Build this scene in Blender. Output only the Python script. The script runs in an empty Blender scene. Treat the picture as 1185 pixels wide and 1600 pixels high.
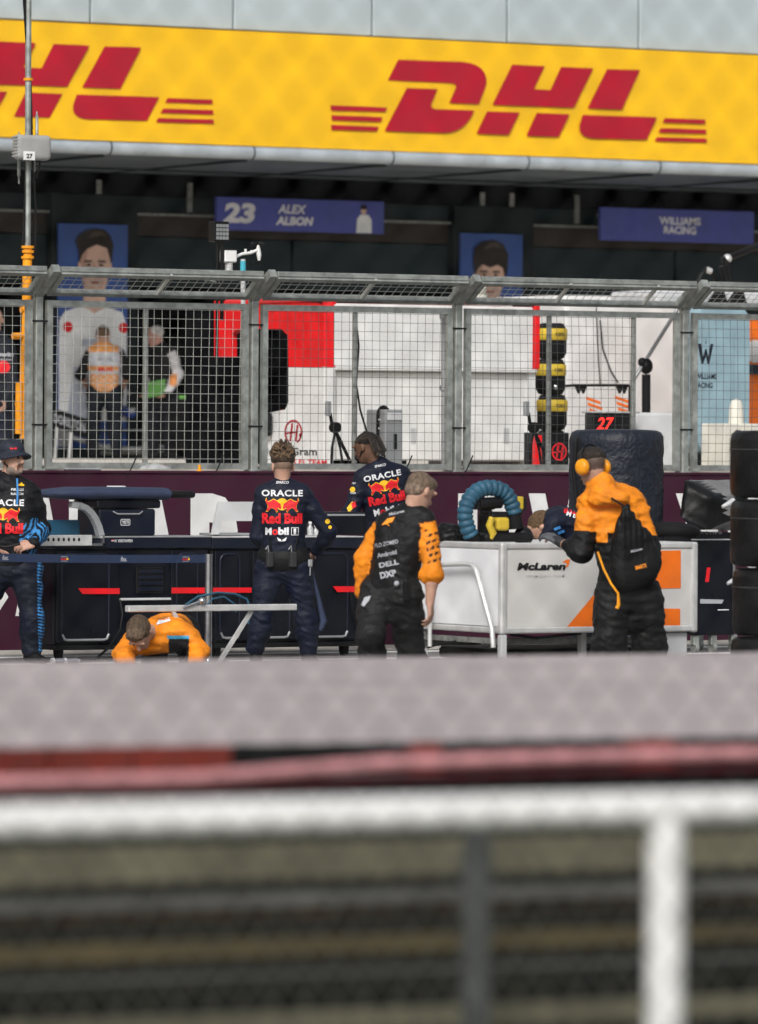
import bpy, bmesh, math, random
import numpy as np
from mathutils import Vector, Matrix, geometry
from mathutils.bvhtree import BVHTree
random.seed(7)
R = math.radians
S = bpy.context.scene
COL = S.collection
# ------------------------------------------------------------------ camera, sky, sun, exposure
TH = R(30); F = 8889.0; CX = 592.5; CY = 800.0; HZ = 695.0; ROLL = .006; CAMH = 1.8
FOCUS = 46.6; FSTOP = 2.8
FW = Vector((math.sin(TH), math.cos(TH), 0)); RT = Vector((math.cos(TH), -math.sin(TH), 0)); UP = Vector((0, 0, 1))
_p = math.atan((CY - HZ) / F)
FWD = FW * math.cos(_p) - UP * math.sin(_p); UPC = UP * math.cos(_p) + FW * math.sin(_p)
RC = (RT + ROLL * UPC).normalized(); UC = (UPC - ROLL * RT).normalized()
CAMP = Vector((0, 0, CAMH))
cd = bpy.data.cameras.new('camera'); cam = bpy.data.objects.new('camera', cd); COL.objects.link(cam)
m = Matrix((RC, UC, -FWD)).transposed().to_4x4(); m.translation = CAMP; cam.matrix_world = m
cd.sensor_fit = 'VERTICAL'; cd.sensor_height = 36; cd.sensor_width = 26.66; cd.lens = F / 1600 * 36
cd.clip_start = .5; cd.clip_end = 3000
cd.dof.use_dof = True; cd.dof.focus_distance = FOCUS; cd.dof.aperture_fstop = FSTOP
S.camera = cam
SUN_EL, SUN_ROT = R(38), R(222)
w = bpy.data.worlds.new('World'); S.world = w; w.use_nodes = True
nt = w.node_tree; bg = nt.nodes['Background']
sky = nt.nodes.new('ShaderNodeTexSky'); sky.sky_type = 'NISHITA'; sky.sun_disc = False
sky.sun_elevation = SUN_EL; sky.sun_rotation = SUN_ROT; sky.dust_density = 4; sky.ozone_density = 1; sky.air_density = 1
hs = nt.nodes.new('ShaderNodeHueSaturation'); hs.inputs['Saturation'].default_value = .34
nt.links.new(sky.outputs[0], hs.inputs['Color']); nt.links.new(hs.outputs[0], bg.inputs[0]); bg.inputs[1].default_value = .10
sd = bpy.data.lights.new('sun', 'SUN'); sd.energy = 1.5; sd.angle = R(16); sd.color = (1, .98, .95)
sun = bpy.data.objects.new('sun', sd); COL.objects.link(sun)
# sun direction from the sky's own angles: rotation 0 is +Y, measured clockwise
sdir = Vector((math.sin(SUN_ROT) * math.cos(SUN_EL), math.cos(SUN_ROT) * math.cos(SUN_EL), math.sin(SUN_EL)))
sun.rotation_euler = sdir.to_track_quat('Z', 'Y').to_euler()
S.view_settings.view_transform = 'Standard'; S.view_settings.look = 'None'
S.view_settings.exposure = .48; S.view_settings.gamma = 1
S.render.engine = 'CYCLES'
S.cycles.use_denoising = True; S.cycles.max_bounces = 6; S.cycles.diffuse_bounces = 3; S.cycles.glossy_bounces = 3
S.cycles.transmission_bounces = 3; S.cycles.transparent_max_bounces = 6
S.cycles.use_adaptive_sampling = True; S.cycles.adaptive_threshold = .015

# ------------------------------------------------------------------ pixel (of the 1185x1600 photograph) -> world
def ray(u, v): return FWD + RC * ((u - CX) / F) + UC * ((CY - v) / F)
def P(u, v, Y):
    d = ray(u, v); return CAMP + d * (Y / d.y)
def PD(u, v, d): return CAMP + ray(u, v) * d
def X_(u, Y, v=760): return P(u, v, Y).x
def Z_(u, v, Y): return P(u, v, Y).z
def sc(u, Y): return F / ((P(u, 760, Y) - CAMP).dot(FWD))     # pixels per metre at that place

# ------------------------------------------------------------------ materials
def srgb(r, g, b):
    f = lambda c: (c / 255 / 12.92) if c / 255 <= .04045 else ((c / 255 + .055) / 1.055) ** 2.4
    return (f(r), f(g), f(b))
MATS = {}
def mat(name, col, rough=.5, metal=0, var=.12, scale=6, bump=0, bscale=40, coat=0, attr=False, sheen=0, emit=0, spec=.32, stretch=None):
    if name in MATS: return MATS[name]
    m = bpy.data.materials.new(name); m.use_nodes = True; MATS[name] = m
    n = m.node_tree.nodes; l = m.node_tree.links; b = n['Principled BSDF']
    b.inputs['Roughness'].default_value = rough; b.inputs['Metallic'].default_value = metal
    b.inputs['Coat Weight'].default_value = coat; b.inputs['Sheen Weight'].default_value = sheen
    b.inputs['Specular IOR Level'].default_value = spec
    tc = n.new('ShaderNodeTexCoord'); src = tc.outputs['Object']
    if stretch:
        mp = n.new('ShaderNodeMapping'); mp.inputs['Scale'].default_value = stretch
        l.new(src, mp.inputs[0]); src = mp.outputs[0]
    nz = n.new('ShaderNodeTexNoise'); nz.inputs['Scale'].default_value = scale; nz.inputs['Detail'].default_value = 5
    l.new(src, nz.inputs['Vector'])
    mr = n.new('ShaderNodeMapRange'); mr.inputs[1].default_value = .3; mr.inputs[2].default_value = .7
    mr.inputs[3].default_value = 1 - var; mr.inputs[4].default_value = 1 + var
    l.new(nz.outputs[0], mr.inputs[0])
    mx = n.new('ShaderNodeMix'); mx.data_type = 'RGBA'; mx.blend_type = 'MULTIPLY'; mx.inputs[0].default_value = 1
    if attr:
        a = n.new('ShaderNodeAttribute'); a.attribute_name = 'Col'; l.new(a.outputs['Color'], mx.inputs[6])
    else: mx.inputs[6].default_value = (*col, 1)
    l.new(mr.outputs[0], mx.inputs[7]); l.new(mx.outputs[2], b.inputs['Base Color'])
    rr = n.new('ShaderNodeMapRange'); rr.inputs[1].default_value = .3; rr.inputs[2].default_value = .7
    rr.inputs[3].default_value = max(0, rough - .08); rr.inputs[4].default_value = min(1, rough + .08)
    l.new(nz.outputs[0], rr.inputs[0]); l.new(rr.outputs[0], b.inputs['Roughness'])
    if bump:
        n2 = n.new('ShaderNodeTexNoise'); n2.inputs['Scale'].default_value = bscale; n2.inputs['Detail'].default_value = 4
        l.new(src, n2.inputs['Vector'])
        bp = n.new('ShaderNodeBump'); bp.inputs['Strength'].default_value = bump; bp.inputs['Distance'].default_value = .02
        l.new(n2.outputs[0], bp.inputs['Height']); l.new(bp.outputs[0], b.inputs['Normal'])
    if emit:
        l.new(mx.outputs[2], b.inputs['Emission Color']); b.inputs['Emission Strength'].default_value = emit
    return m
# setting
M_asph = mat('asphalt', (.17, .165, .16), .9, var=.25, scale=3, bump=.4, bscale=200)
M_apron = mat('pale_concrete', (.42, .40, .36), .9, var=.2, scale=2, bump=.3, bscale=120)
M_pit = mat('pit_concrete', (.55, .51, .45), .85, var=.2, scale=1.2, bump=.2, bscale=80)
M_grass = mat('grass_ground', (.07, .085, .035), 1, var=.5, scale=14, bump=1, bscale=120)
M_terr = mat('pink_concrete', (.40, .35, .35), .9, var=.12, scale=1.5, bump=.2, bscale=80)
M_wht = mat('white_paint', (.78, .78, .77), .45, var=.05, scale=4)
M_line = mat('worn_white_line', (.7, .7, .68), .8, var=.2, scale=12)
M_maroon = mat('maroon_paint', (.046, .0115, .026), .55, spec=.12, var=.18, scale=1.4, stretch=(1, 1, .4))
M_letter = mat('white_vinyl', (.72, .72, .71), .5, var=.05)
M_yel = mat('yellow_vinyl', (.76, .43, .008), .45, var=.06, scale=1.2, stretch=(.6, 1, 2))
M_red = mat('red_vinyl', (.36, .005, .019), .45, var=.08, scale=2)
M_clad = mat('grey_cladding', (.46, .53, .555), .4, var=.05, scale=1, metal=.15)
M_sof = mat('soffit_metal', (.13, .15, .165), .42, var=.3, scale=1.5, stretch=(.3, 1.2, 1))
M_gut = mat('gutter_metal', (.44, .49, .53), .35, var=.1, metal=.3)
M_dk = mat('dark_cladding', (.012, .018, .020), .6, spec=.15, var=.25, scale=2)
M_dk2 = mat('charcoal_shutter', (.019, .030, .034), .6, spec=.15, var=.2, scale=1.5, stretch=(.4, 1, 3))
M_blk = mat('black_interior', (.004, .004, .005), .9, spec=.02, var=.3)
M_wood = mat('dark_bronze_band', (.03, .022, .018), .5, var=.3)
# metals and plastics
M_galv = mat('galvanised_steel', (.34, .36, .34), .5, metal=.55, var=.28, scale=14, bump=.05, bscale=80)
M_galvd = mat('dull_galvanised_steel', (.27, .28, .265), .55, metal=.5, var=.3, scale=18)
M_wire = mat('galvanised_wire', (.52, .53, .50), .5, metal=.4, var=.1)
M_wirek = mat('dark_coated_wire', (.08, .085, .085), .5, metal=.2, var=.1)
M_alu = mat('aluminium', (.66, .66, .65), .38, metal=.4, var=.12, scale=10)
M_chr = mat('polished_steel', (.62, .63, .65), .18, metal=.95, var=.08)
M_bk = mat('black_plastic', (.006, .006, .007), .45, spec=.2, var=.2)
M_bkm = mat('black_rubber', (.006, .006, .0065), .7, spec=.15, var=.3, bump=.2, bscale=60)
M_navy = mat('navy_paint', (.0055, .0085, .019), .35, var=.2, scale=3, spec=.35)
M_navyb = mat('black_navy_gloss', (.0030, .0040, .0085), .33, var=.2, scale=3, spec=.3)
M_navyf = mat('navy_padding', (.030, .042, .085), .75, var=.2, scale=14, bump=.3, bscale=70)
M_rs = mat('signal_red', (.75, .012, .018), .4, var=.06)
M_sred = mat('team_red', (.70, .010, .014), .35, var=.08, coat=.2)
M_sw = mat('white_gelcoat', (.68, .68, .67), .32, var=.06, scale=1.2, coat=.2)
M_sg = mat('pale_grey_panel', (.56, .57, .58), .45, var=.08, scale=1)
M_sil = mat('silver_panel', (.60, .59, .57), .42, var=.07, scale=1.6)
M_blue = mat('sky_blue_gelcoat', (.26, .38, .44), .35, var=.06, scale=1)
M_or = mat('orange_paint', (.85, .17, .012), .4, var=.08)
M_or2 = mat('papaya_paint', (.88, .33, .012), .45, var=.08)
M_ory = mat('amber_enamel', (.85, .33, .010), .4, var=.14, scale=9)
M_cream = mat('cream_plastic', (.70, .68, .60), .5, var=.06)
M_pois = mat('indigo_board', (.085, .10, .38), .5, var=.08)
M_pblue = mat('poster_blue', (.045, .10, .33), .5, var=.2, scale=1.5)
M_pskin = mat('poster_skin', (.68, .45, .36), .6, var=.1, scale=8)
M_phair = mat('poster_hair', (.022, .016, .014), .6, var=.4, scale=14)
M_psuit = mat('poster_suit', (.84, .86, .88), .6, var=.1, scale=5)
M_psh = mat('poster_suit_shade', (.48, .53, .62), .6, var=.1, scale=5)
M_boardtxt = mat('board_white', (.8, .8, .86), .5, var=.06)
M_tarp = mat('navy_wrap', (.009, .0125, .022), .42, var=.25, scale=5, bump=.5, bscale=40)
M_bcov = mat('black_cover', (.005, .005, .0055), .42, spec=.2, var=.25, scale=5, bump=.7, bscale=9)
M_gcov = mat('grey_cover', (.20, .20, .20), .5, var=.2, scale=5, bump=.7, bscale=9)
M_yb = mat('yellow_plastic', (.58, .41, .035), .45, var=.12)
M_led = mat('red_led', (1, .03, .02), .5, var=.02, emit=.9)
M_film = mat('clear_film_over_grey', (.42, .43, .43), .2, var=.3, scale=6, bump=.8, bscale=14, coat=.5)
M_hose = mat('teal_hose', (.022, .085, .14), .5, var=.25, scale=10)
M_grn = mat('green_card', (.16, .42, .10), .6, var=.1)
M_rust = mat('rusted_steel', (.08, .045, .025), .8, var=.5, scale=7, bump=.3)
M_arm1 = mat('weathered_rail', (.12, .112, .075), .8, var=.3, scale=5)
M_arm2 = mat('tan_rail', (.075, .058, .025), .8, var=.35, scale=5)
M_dpost = mat('dark_weathered_post', (.07, .075, .077), .6, var=.2)
M_drail = mat('dark_weathered_rail', (.10, .10, .095), .6, var=.3)
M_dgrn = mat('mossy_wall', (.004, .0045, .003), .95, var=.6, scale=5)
M_tube = mat('red_tube', (.50, .23, .24), .4, var=.25, scale=3)
M_redb = mat('red_board', (.15, .02, .012), .6, var=.3, scale=2)
M_pgrey = mat('grey_steel_case', (.36, .37, .38), .4, metal=.4, var=.1)
M_cloth = mat('woven_cloth', (1, 1, 1), .58, var=.2, scale=14, bump=.3, bscale=45, attr=True, sheen=.0, spec=.2)
M_skin = mat('skin', (1, 1, 1), .5, var=.10, scale=40, bump=.1, bscale=120, attr=True)
M_hair = mat('hair', (1, 1, 1), .55, var=.55, scale=60, bump=.8, bscale=120, attr=True, stretch=(1, 1, .35))
M_em_y = mat('print_yellow', (.85, .50, .02), .6, var=.05)
M_em_r = mat('print_red', (.70, .012, .02), .6, var=.05)
M_em_w = mat('print_white', (.70, .71, .73), .6, var=.05)
M_em_g = mat('print_grey', (.38, .39, .42), .6, var=.05)
M_em_b = mat('print_blue', (.05, .25, .62), .6, var=.05)
M_em_o = mat('print_orange', (.85, .28, .02), .6, var=.05)
M_em_k = mat('print_black', (.010, .010, .011), .5, var=.05)

# ------------------------------------------------------------------ mesh helpers
WL = {}
def cross_basis(d):
    d = d.normalized(); a = Vector((0, 0, 1)) if abs(d.z) < .9 else Vector((1, 0, 0))
    x = d.cross(a).normalized(); return x, d.cross(x).normalized()
class MB:
    def __init__(s, M=None): s.v = []; s.f = []; s.mi = []; s.sm = []; s.M = M; s.cur = 0
    def add(s, vs, fs, smooth=False):
        o = len(s.v)
        for p in vs:
            p = Vector(p); s.v.append(s.M @ p if s.M else p)
        for f in fs: s.f.append([i + o for i in f]); s.mi.append(s.cur); s.sm.append(smooth)
        return s
    def box(s, x0, x1, y0, y1, z0, z1, bev=0, seg=1, smooth=False):
        x0, x1 = min(x0, x1), max(x0, x1); y0, y1 = min(y0, y1), max(y0, y1); z0, z1 = min(z0, z1), max(z0, z1)
        if bev <= 0:
            return s.add([(x, y, z) for z in (z0, z1) for y in (y0, y1) for x in (x0, x1)],
                         [(0, 2, 3, 1), (4, 5, 7, 6), (0, 1, 5, 4), (2, 6, 7, 3), (0, 4, 6, 2), (1, 3, 7, 5)])
        b = bmesh.new(); bmesh.ops.create_cube(b, size=1)
        for q in b.verts: q.co = Vector((x0 + (q.co.x + .5) * (x1 - x0), y0 + (q.co.y + .5) * (y1 - y0), z0 + (q.co.z + .5) * (z1 - z0)))
        bev = min(bev, .48 * min(x1 - x0, y1 - y0, z1 - z0))
        bmesh.ops.bevel(b, geom=list(b.edges), offset=bev, segments=seg, affect='EDGES', profile=.5)
        s.addbm(b, smooth); return s
    def addbm(s, b, smooth=False):
        b.verts.index_update(); s.add([q.co.copy() for q in b.verts], [[q.index for q in f.verts] for f in b.faces], smooth); b.free()
    def bar(s, p0, p1, w_, h_, upv=None):
        p0, p1 = Vector(p0), Vector(p1); d = (p1 - p0).normalized()
        if upv is None: x, y = cross_basis(d)
        else:
            y = Vector(upv); x = d.cross(y).normalized(); y = x.cross(d).normalized()
        vs = [p + x * (a * w_ / 2) + y * (b * h_ / 2) for p in (p0, p1) for a, b in ((-1, -1), (1, -1), (1, 1), (-1, 1))]
        return s.add(vs, [(0, 1, 2, 3), (7, 6, 5, 4), (0, 4, 5, 1), (1, 5, 6, 2), (2, 6, 7, 3), (3, 7, 4, 0)])
    def tube(s, pts, r, n=8, closed=False, rr=None):
        pts = [Vector(p) for p in pts]; N = len(pts); vs = []; fs = []
        t0 = (pts[1] - pts[0]).normalized(); x, y = cross_basis(t0)
        for i, p in enumerate(pts):
            if closed: t = (pts[(i + 1) % N] - pts[i - 1]).normalized()
            else: t = (pts[min(i + 1, N - 1)] - pts[max(i - 1, 0)]).normalized()
            x = (x - t * x.dot(t)).normalized(); y = t.cross(x)
            q = rr[i] if rr else r
            vs += [p + (x * math.cos(a) + y * math.sin(a)) * q for a in [2 * math.pi * k / n for k in range(n)]]
        for i in range(N if closed else N - 1):
            j = (i + 1) % N
            fs += [(i * n + k, i * n + (k + 1) % n, j * n + (k + 1) % n, j * n + k) for k in range(n)]
        s.add(vs, fs, True)
        if not closed:
            s.add(vs[:n], [list(range(n))[::-1]]); s.add(vs[-n:], [list(range(n))])
        return s
    def cyl(s, p0, p1, r, n=12, r2=None): return s.tube([p0, p1], r, n, rr=[r, r if r2 is None else r2])
    def lathe(s, prof, c, axis=(0, 0, 1), n=24, wob=None):
        c = Vector(c); ax = Vector(axis).normalized(); x, y = cross_basis(ax); vs = []; fs = []
        for (r, z) in prof:
            for k in range(n):
                a = 2 * math.pi * k / n; q = r * (1 + (wob(a, z) if wob else 0))
                vs.append(c + ax * z + (x * math.cos(a) + y * math.sin(a)) * q)
        for i in range(len(prof) - 1):
            fs += [(i * n + k, (i + 1) * n + k, (i + 1) * n + (k + 1) % n, i * n + (k + 1) % n) for k in range(n)]
        s.add(vs, fs, True)
        s.add(vs[:n], [list(range(n))]); s.add(vs[-n:], [list(range(n))[::-1]])
        return s
    def sphere(s, c, r, n=14, sx=1, sy=1, sz=1):
        b = bmesh.new(); bmesh.ops.create_uvsphere(b, u_segments=n, v_segments=max(6, n // 2 + 1), radius=1)
        for q in b.verts: q.co = Vector((c[0] + q.co.x * r * sx, c[1] + q.co.y * r * sy, c[2] + q.co.z * r * sz))
        s.addbm(b, True); return s
    def prism(s, poly, o, xd, yd, dep=None):
        """2-D outline (x, y) placed at o along xd, yd; dep = thickness vector"""
        o = Vector(o); xd = Vector(xd); yd = Vector(yd)
        v3 = [o + xd * a + yd * b for a, b in poly]; n = len(poly)
        tri = geometry.tessellate_polygon([[Vector((a, b, 0)) for a, b in poly]])
        s.add(v3, tri)
        if dep is not None:
            dep = Vector(dep); s.add([p + dep for p in v3], [t[::-1] for t in tri])
            s.add(v3 + [p + dep for p in v3], [(i, (i + 1) % n, n + (i + 1) % n, n + i) for i in range(n)])
        return s
    def build(s, name, mats, parent=None, loc=None, recalc=True):
        me = bpy.data.meshes.new(name)
        o = bpy.data.objects.new(name, me); COL.objects.link(o)
        base = WL[parent.name] if parent is not None else (Vector(loc) if loc is not None else Vector((0, 0, 0)))
        me.from_pydata([tuple(p - base) for p in s.v], [], s.f)
        ms = mats if isinstance(mats, (list, tuple)) else [mats]
        for q in ms: me.materials.append(q)
        me.polygons.foreach_set('material_index', s.mi); me.polygons.foreach_set('use_smooth', s.sm)
        if recalc:
            b = bmesh.new(); b.from_mesh(me); bmesh.ops.recalc_face_normals(b, faces=b.faces); b.to_mesh(me); b.free()
        if parent is not None: o.parent = parent
        else: o.location = base
        WL[o.name] = base
        return o
def tag(o, label=None, cat=None, group=None, kind=None):
    for k, q in (('label', label), ('category', cat), ('group', group), ('kind', kind)):
        if q: o[k] = q
    return o
def thing(name, label, cat, loc, group=None):
    o = bpy.data.objects.new(name, None); COL.objects.link(o); o.location = loc; o.empty_display_size = .1
    WL[o.name] = Vector(loc); return tag(o, label, cat, group)
def struct(o): o['kind'] = 'structure'; return o
def copy_tree(o, dloc, label=None):
    c = o.copy(); COL.objects.link(c); c.location = o.location + Vector(dloc); WL[c.name] = WL[o.name] + Vector(dloc)
    if label: c['label'] = label
    for ch in list(o.children):
        k = ch.copy(); COL.objects.link(k); k.parent = c
        for g in list(ch.children):
            q = g.copy(); COL.objects.link(q); q.parent = k
    return c
def rrect(x0, y0, x1, y1, r, n=5):
    out = []
    for cx, cy, a0 in ((x1 - r, y0 + r, -90), (x1 - r, y1 - r, 0), (x0 + r, y1 - r, 90), (x0 + r, y0 + r, 180)):
        out += [(cx + r * math.cos(R(a0 + 90 * k / n)), cy + r * math.sin(R(a0 + 90 * k / n))) for k in range(n + 1)]
    return out
def circ(cx, cy, r, n=20, ry=None): return [(cx + r * math.cos(2 * math.pi * k / n), cy + (ry or r) * math.sin(2 * math.pi * k / n)) for k in range(n)]
_tc = {}
def text2d(t, bold=0, shear=0, space=1.0):
    k = (t, bold, shear, space)
    if k in _tc: return _tc[k]
    cu = bpy.data.curves.new('lettering', 'FONT'); cu.body = t; cu.offset = bold; cu.shear = shear; cu.space_character = space; cu.resolution_u = 3
    cu.align_x = 'CENTER'; cu.space_line = .85
    o = bpy.data.objects.new('lettering', cu); COL.objects.link(o)
    me = o.to_mesh(); vs = [(q.co.x, q.co.y) for q in me.vertices]; fs = [tuple(p.vertices) for p in me.polygons]
    o.to_mesh_clear(); bpy.data.objects.remove(o); bpy.data.curves.remove(cu)
    x0 = min(a for a, b in vs); x1 = max(a for a, b in vs); y0 = min(b for a, b in vs); y1 = max(b for a, b in vs)
    vs = [((a - x0) / (x1 - x0) - .5, (b - y0) / (y1 - y0) - .5) for a, b in vs]
    _tc[k] = (vs, fs); return _tc[k]
def txt(mb, t, c, xd, yd, w_, h_, bold=.01, shear=0, space=1.0):
    vs, fs = text2d(t, bold, shear, space); c = Vector(c); xd = Vector(xd).normalized(); yd = Vector(yd).normalized()
    mb.add([c + xd * (a * w_) + yd * (b * h_) for a, b in vs], fs); return mb
XD = Vector((1, 0, 0)); YD = Vector((0, 1, 0)); ZD = Vector((0, 0, 1))
BULL = [(-.50, .10), (-.47, .18), (-.44, .08), (-.36, .10), (-.26, .15), (-.17, .11), (-.10, .05), (-.05, .02), (-.02, -.10), (-.06, -.14), (-.11, -.09),
        (-.16, -.10), (-.13, -.17), (-.17, -.21), (-.22, -.13), (-.31, -.09), (-.36, -.12), (-.42, -.19), (-.48, -.18), (-.43, -.10), (-.43, -.02), (-.46, .03)]

_wr = np.random.RandomState(3)
class Wrinkle:
    """sum of ridged, domain-warped waves in random directions: creased cloth or film"""
    def __init__(s, seed, lam, n=7, aniso=(1, 1, 1)):
        r = np.random.RandomState(seed); d = r.normal(size=(n, 3)) * np.array(aniso); d /= np.linalg.norm(d, axis=1)[:, None]
        s.k = d * (2 * math.pi / (lam * r.uniform(.7, 1.7, n)))[:, None]; s.ph = r.uniform(0, 6.28, n)
        w = r.normal(size=(3, 3)); s.w = w / np.linalg.norm(w, axis=1)[:, None] * (2 * math.pi / (lam * 2.6)); s.lam = lam; s.n = n
    def __call__(s, p):
        p = p + .28 * s.lam * np.stack([np.sin(p @ s.w[i] + i * 1.7) for i in range(3)], -1)
        o = 0
        for k, ph in zip(s.k, s.ph): o = o + (1 - 1.6 * np.abs(np.sin(.5 * (p @ k) + ph)))
        return o / s.n
# ------------------------------------------------------------------ the setting: ground, track, pit lane
YW = 44.0; YF = 44.27; ZP = 1.6; YG = 65.2
mb = MB(); mb.add([(-900, -300, 0), (1200, -300, 0), (1200, 1500, 0), (-900, 1500, 0)], [(0, 1, 2, 3)])
struct(mb.build('ground', M_grass))
mb = MB(); mb.box(-80, 150, 22.5, 43.1, -.2, .004); struct(mb.build('track', M_asph))
mb = MB(); mb.box(-80, 150, 43.1, 44.0, -.2, .012); struct(mb.build('concrete_strip', M_apron))
for y0, y1 in ((42.6, 42.75), (41.25, 41.4), (39.9, 40.05)):
    mb = MB(); mb.box(-20, 80, y0, y1, .0, .009); struct(mb.build('road_marking', M_line))
mb = MB(); mb.box(-80, 150, 44.5, 84, -.2, ZP); struct(mb.build('pit_lane', M_pit))
mb = MB(); mb.box(-80, 150, 58.2, 58.35, ZP, ZP + .005); struct(mb.build('pit_lane_marking', M_line))
# pit wall with the maroon advertising and its white capitals
t = thing('pit_wall', 'long maroon concrete pit wall with huge white capital letters behind the work benches', 'wall', (25, 44.2, 0))
mb = MB(); mb.box(-80, 150, YW, 44.5, 0, 1.535); mb.build('wall_body', M_maroon, t)
mb = MB(); mb.box(-80, 150, YW - .015, 44.52, 1.5355, 1.56, .006); mb.build('coping', M_maroon, t)
mb = MB()
def wl(ch, u0, u1, v0=771, v1=962):
    x0, x1 = X_(u0, YW), X_(u1, YW); z1 = Z_((u0 + u1) / 2, v0, YW); z0 = Z_((u0 + u1) / 2, v1, YW)
    txt(mb, ch, ((x0 + x1) / 2, YW - .004, (z0 + z1) / 2), XD, ZD, x1 - x0, z1 - z0, bold=.05)
for ch, a, b in (('Q', -95, 15), ('A', 25, 112), ('T', 108, 200), ('A', 197, 290), ('R', 298, 398), ('A', 598, 694), ('I', 716, 746), ('R', 757, 826), ('W', 826, 975),
                 ('A', 965, 1062), ('Y', 1056, 1142), ('S', 1137, 1215), ('Q', 1290, 1400), ('A', 1400, 1500)): wl(ch, a, b)
mb.build('lettering', M_letter, t)

# ------------------------------------------------------------------ the pit building
YB = 61.4                                                       # plane of the banner
bt = thing('pit_building', 'long pit garage building with grey panels above a dark recessed garage front', 'building', (35, YG, ZP))
zb0 = Z_(592, 236, YB); zb1 = Z_(592, 57, YB)                   # banner bottom and top
XA, XB = -20, 130
def prof(z):                                                    # the banner's profile: it folds outwards low down
    k = (z - zb0) / (zb1 - zb0)
    return YB - .10 * (1 - k / .40) if k < .40 else YB + .16 * (k - .40) / .6
# grey cladding above the banner, in panels with open joints
x0 = X_(576, YB + .35, 30); pw = X_(787, YB + .35, 30) - x0
for k in range(-14, 22):
    a = x0 + k * pw
    for j in range(2):
        mb = MB(); mb.box(a + .012, a + pw - .012, YB + .25, YB + .40, zb1 + .02 + j * 2.2, zb1 + 2.2 + j * 2.2, .01); mb.build('cladding_panel', M_clad, bt)
mb = MB(); mb.box(XA - 5, XB, YB + .42, YG + 14, zb1 - .3, zb1 + 4.3); mb.build('upper_storey', M_dk, bt)
# gutter: rounded metal nose under the banner, jointed
zg = zb0 - .075
mb = MB(); mb.tube([(XA, YB - .03, zg), (XB, YB - .03, zg)], .088, 14); mb.build('gutter', M_gut, bt)
mb = MB()
for k in range(-14, 22):
    a = x0 + k * pw + .1; mb.tube([(a, YB - .03, zg), (a + .02, YB - .03, zg)], .0905, 14)
mb.build('gutter_joint', M_dk2, bt)
# soffit and its seams
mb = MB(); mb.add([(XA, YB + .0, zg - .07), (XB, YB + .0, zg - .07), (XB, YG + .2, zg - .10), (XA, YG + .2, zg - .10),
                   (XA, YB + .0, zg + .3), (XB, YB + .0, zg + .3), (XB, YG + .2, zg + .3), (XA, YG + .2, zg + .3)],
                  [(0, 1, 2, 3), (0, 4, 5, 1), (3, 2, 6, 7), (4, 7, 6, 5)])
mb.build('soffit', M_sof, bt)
mb = MB()
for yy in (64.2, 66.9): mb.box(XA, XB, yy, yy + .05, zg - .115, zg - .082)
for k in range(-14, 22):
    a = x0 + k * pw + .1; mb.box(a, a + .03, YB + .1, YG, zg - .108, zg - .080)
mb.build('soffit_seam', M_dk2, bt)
# the recessed garage front: header beam, lintel panels, piers, dark bays
zl = Z_(600, 425, YG); zs = zg - .1
pier_u = (144, 767); px0 = X_(144, YG); pp = X_(767, YG) - px0
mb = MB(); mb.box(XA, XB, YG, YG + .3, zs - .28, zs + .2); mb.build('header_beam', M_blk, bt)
zband0, zband1 = Z_(600, 378, YG), Z_(600, 346, YG)
for k in range(-6, 16):
    for j in range(2):
        a = px0 + k * pp + j * pp / 2
        mb = MB(); mb.box(a + .02, a + pp / 2 - .02, YG + .12, YG + .2, zl - .25, zband0 - .01, .008); mb.box(a + .02, a + pp / 2 - .02, YG + .12, YG + .2, zband1 + .01, zs - .285, .008)
        mb.build('lintel_panel', M_dk2, bt)
mb = MB(); mb.box(XA, XB, YG + .1, YG + .24, zband0, zband1); mb.build('lintel_band', M_wood, bt)
mb = MB()
mb.box(XA, XB, YG + .02, YG + .05, zband1 - .01, zband1 + .02)
for u in (148, 290, 747, 793, 895): mb.box(X_(u, YG), X_(u, YG) + .07, YG - .02, YG + .02, zband1 + .05, zs - .1)
mb.build('conduit', M_galvd, bt)
for k in range(-6, 16):
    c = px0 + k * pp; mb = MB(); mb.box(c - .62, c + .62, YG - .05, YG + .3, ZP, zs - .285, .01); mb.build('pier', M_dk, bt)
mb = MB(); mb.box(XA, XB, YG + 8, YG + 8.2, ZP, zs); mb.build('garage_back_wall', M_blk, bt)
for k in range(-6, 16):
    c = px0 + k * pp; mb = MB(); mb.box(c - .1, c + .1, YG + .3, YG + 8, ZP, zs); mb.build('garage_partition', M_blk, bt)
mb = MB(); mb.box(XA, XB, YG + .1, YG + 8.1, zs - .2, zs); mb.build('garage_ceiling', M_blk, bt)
# roller shutters closing the right-hand bays
for k in (1, 2, 3, 4, 5):
    c = px0 + k * pp; mb = MB(); z = ZP
    while z < zl - .2: mb.box(c + .6, c + pp - .6, YG + .18, YG + .22, z + .004, z + .118, .008); z += .12
    mb.build('roller_shutter', M_dk2, bt)

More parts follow.
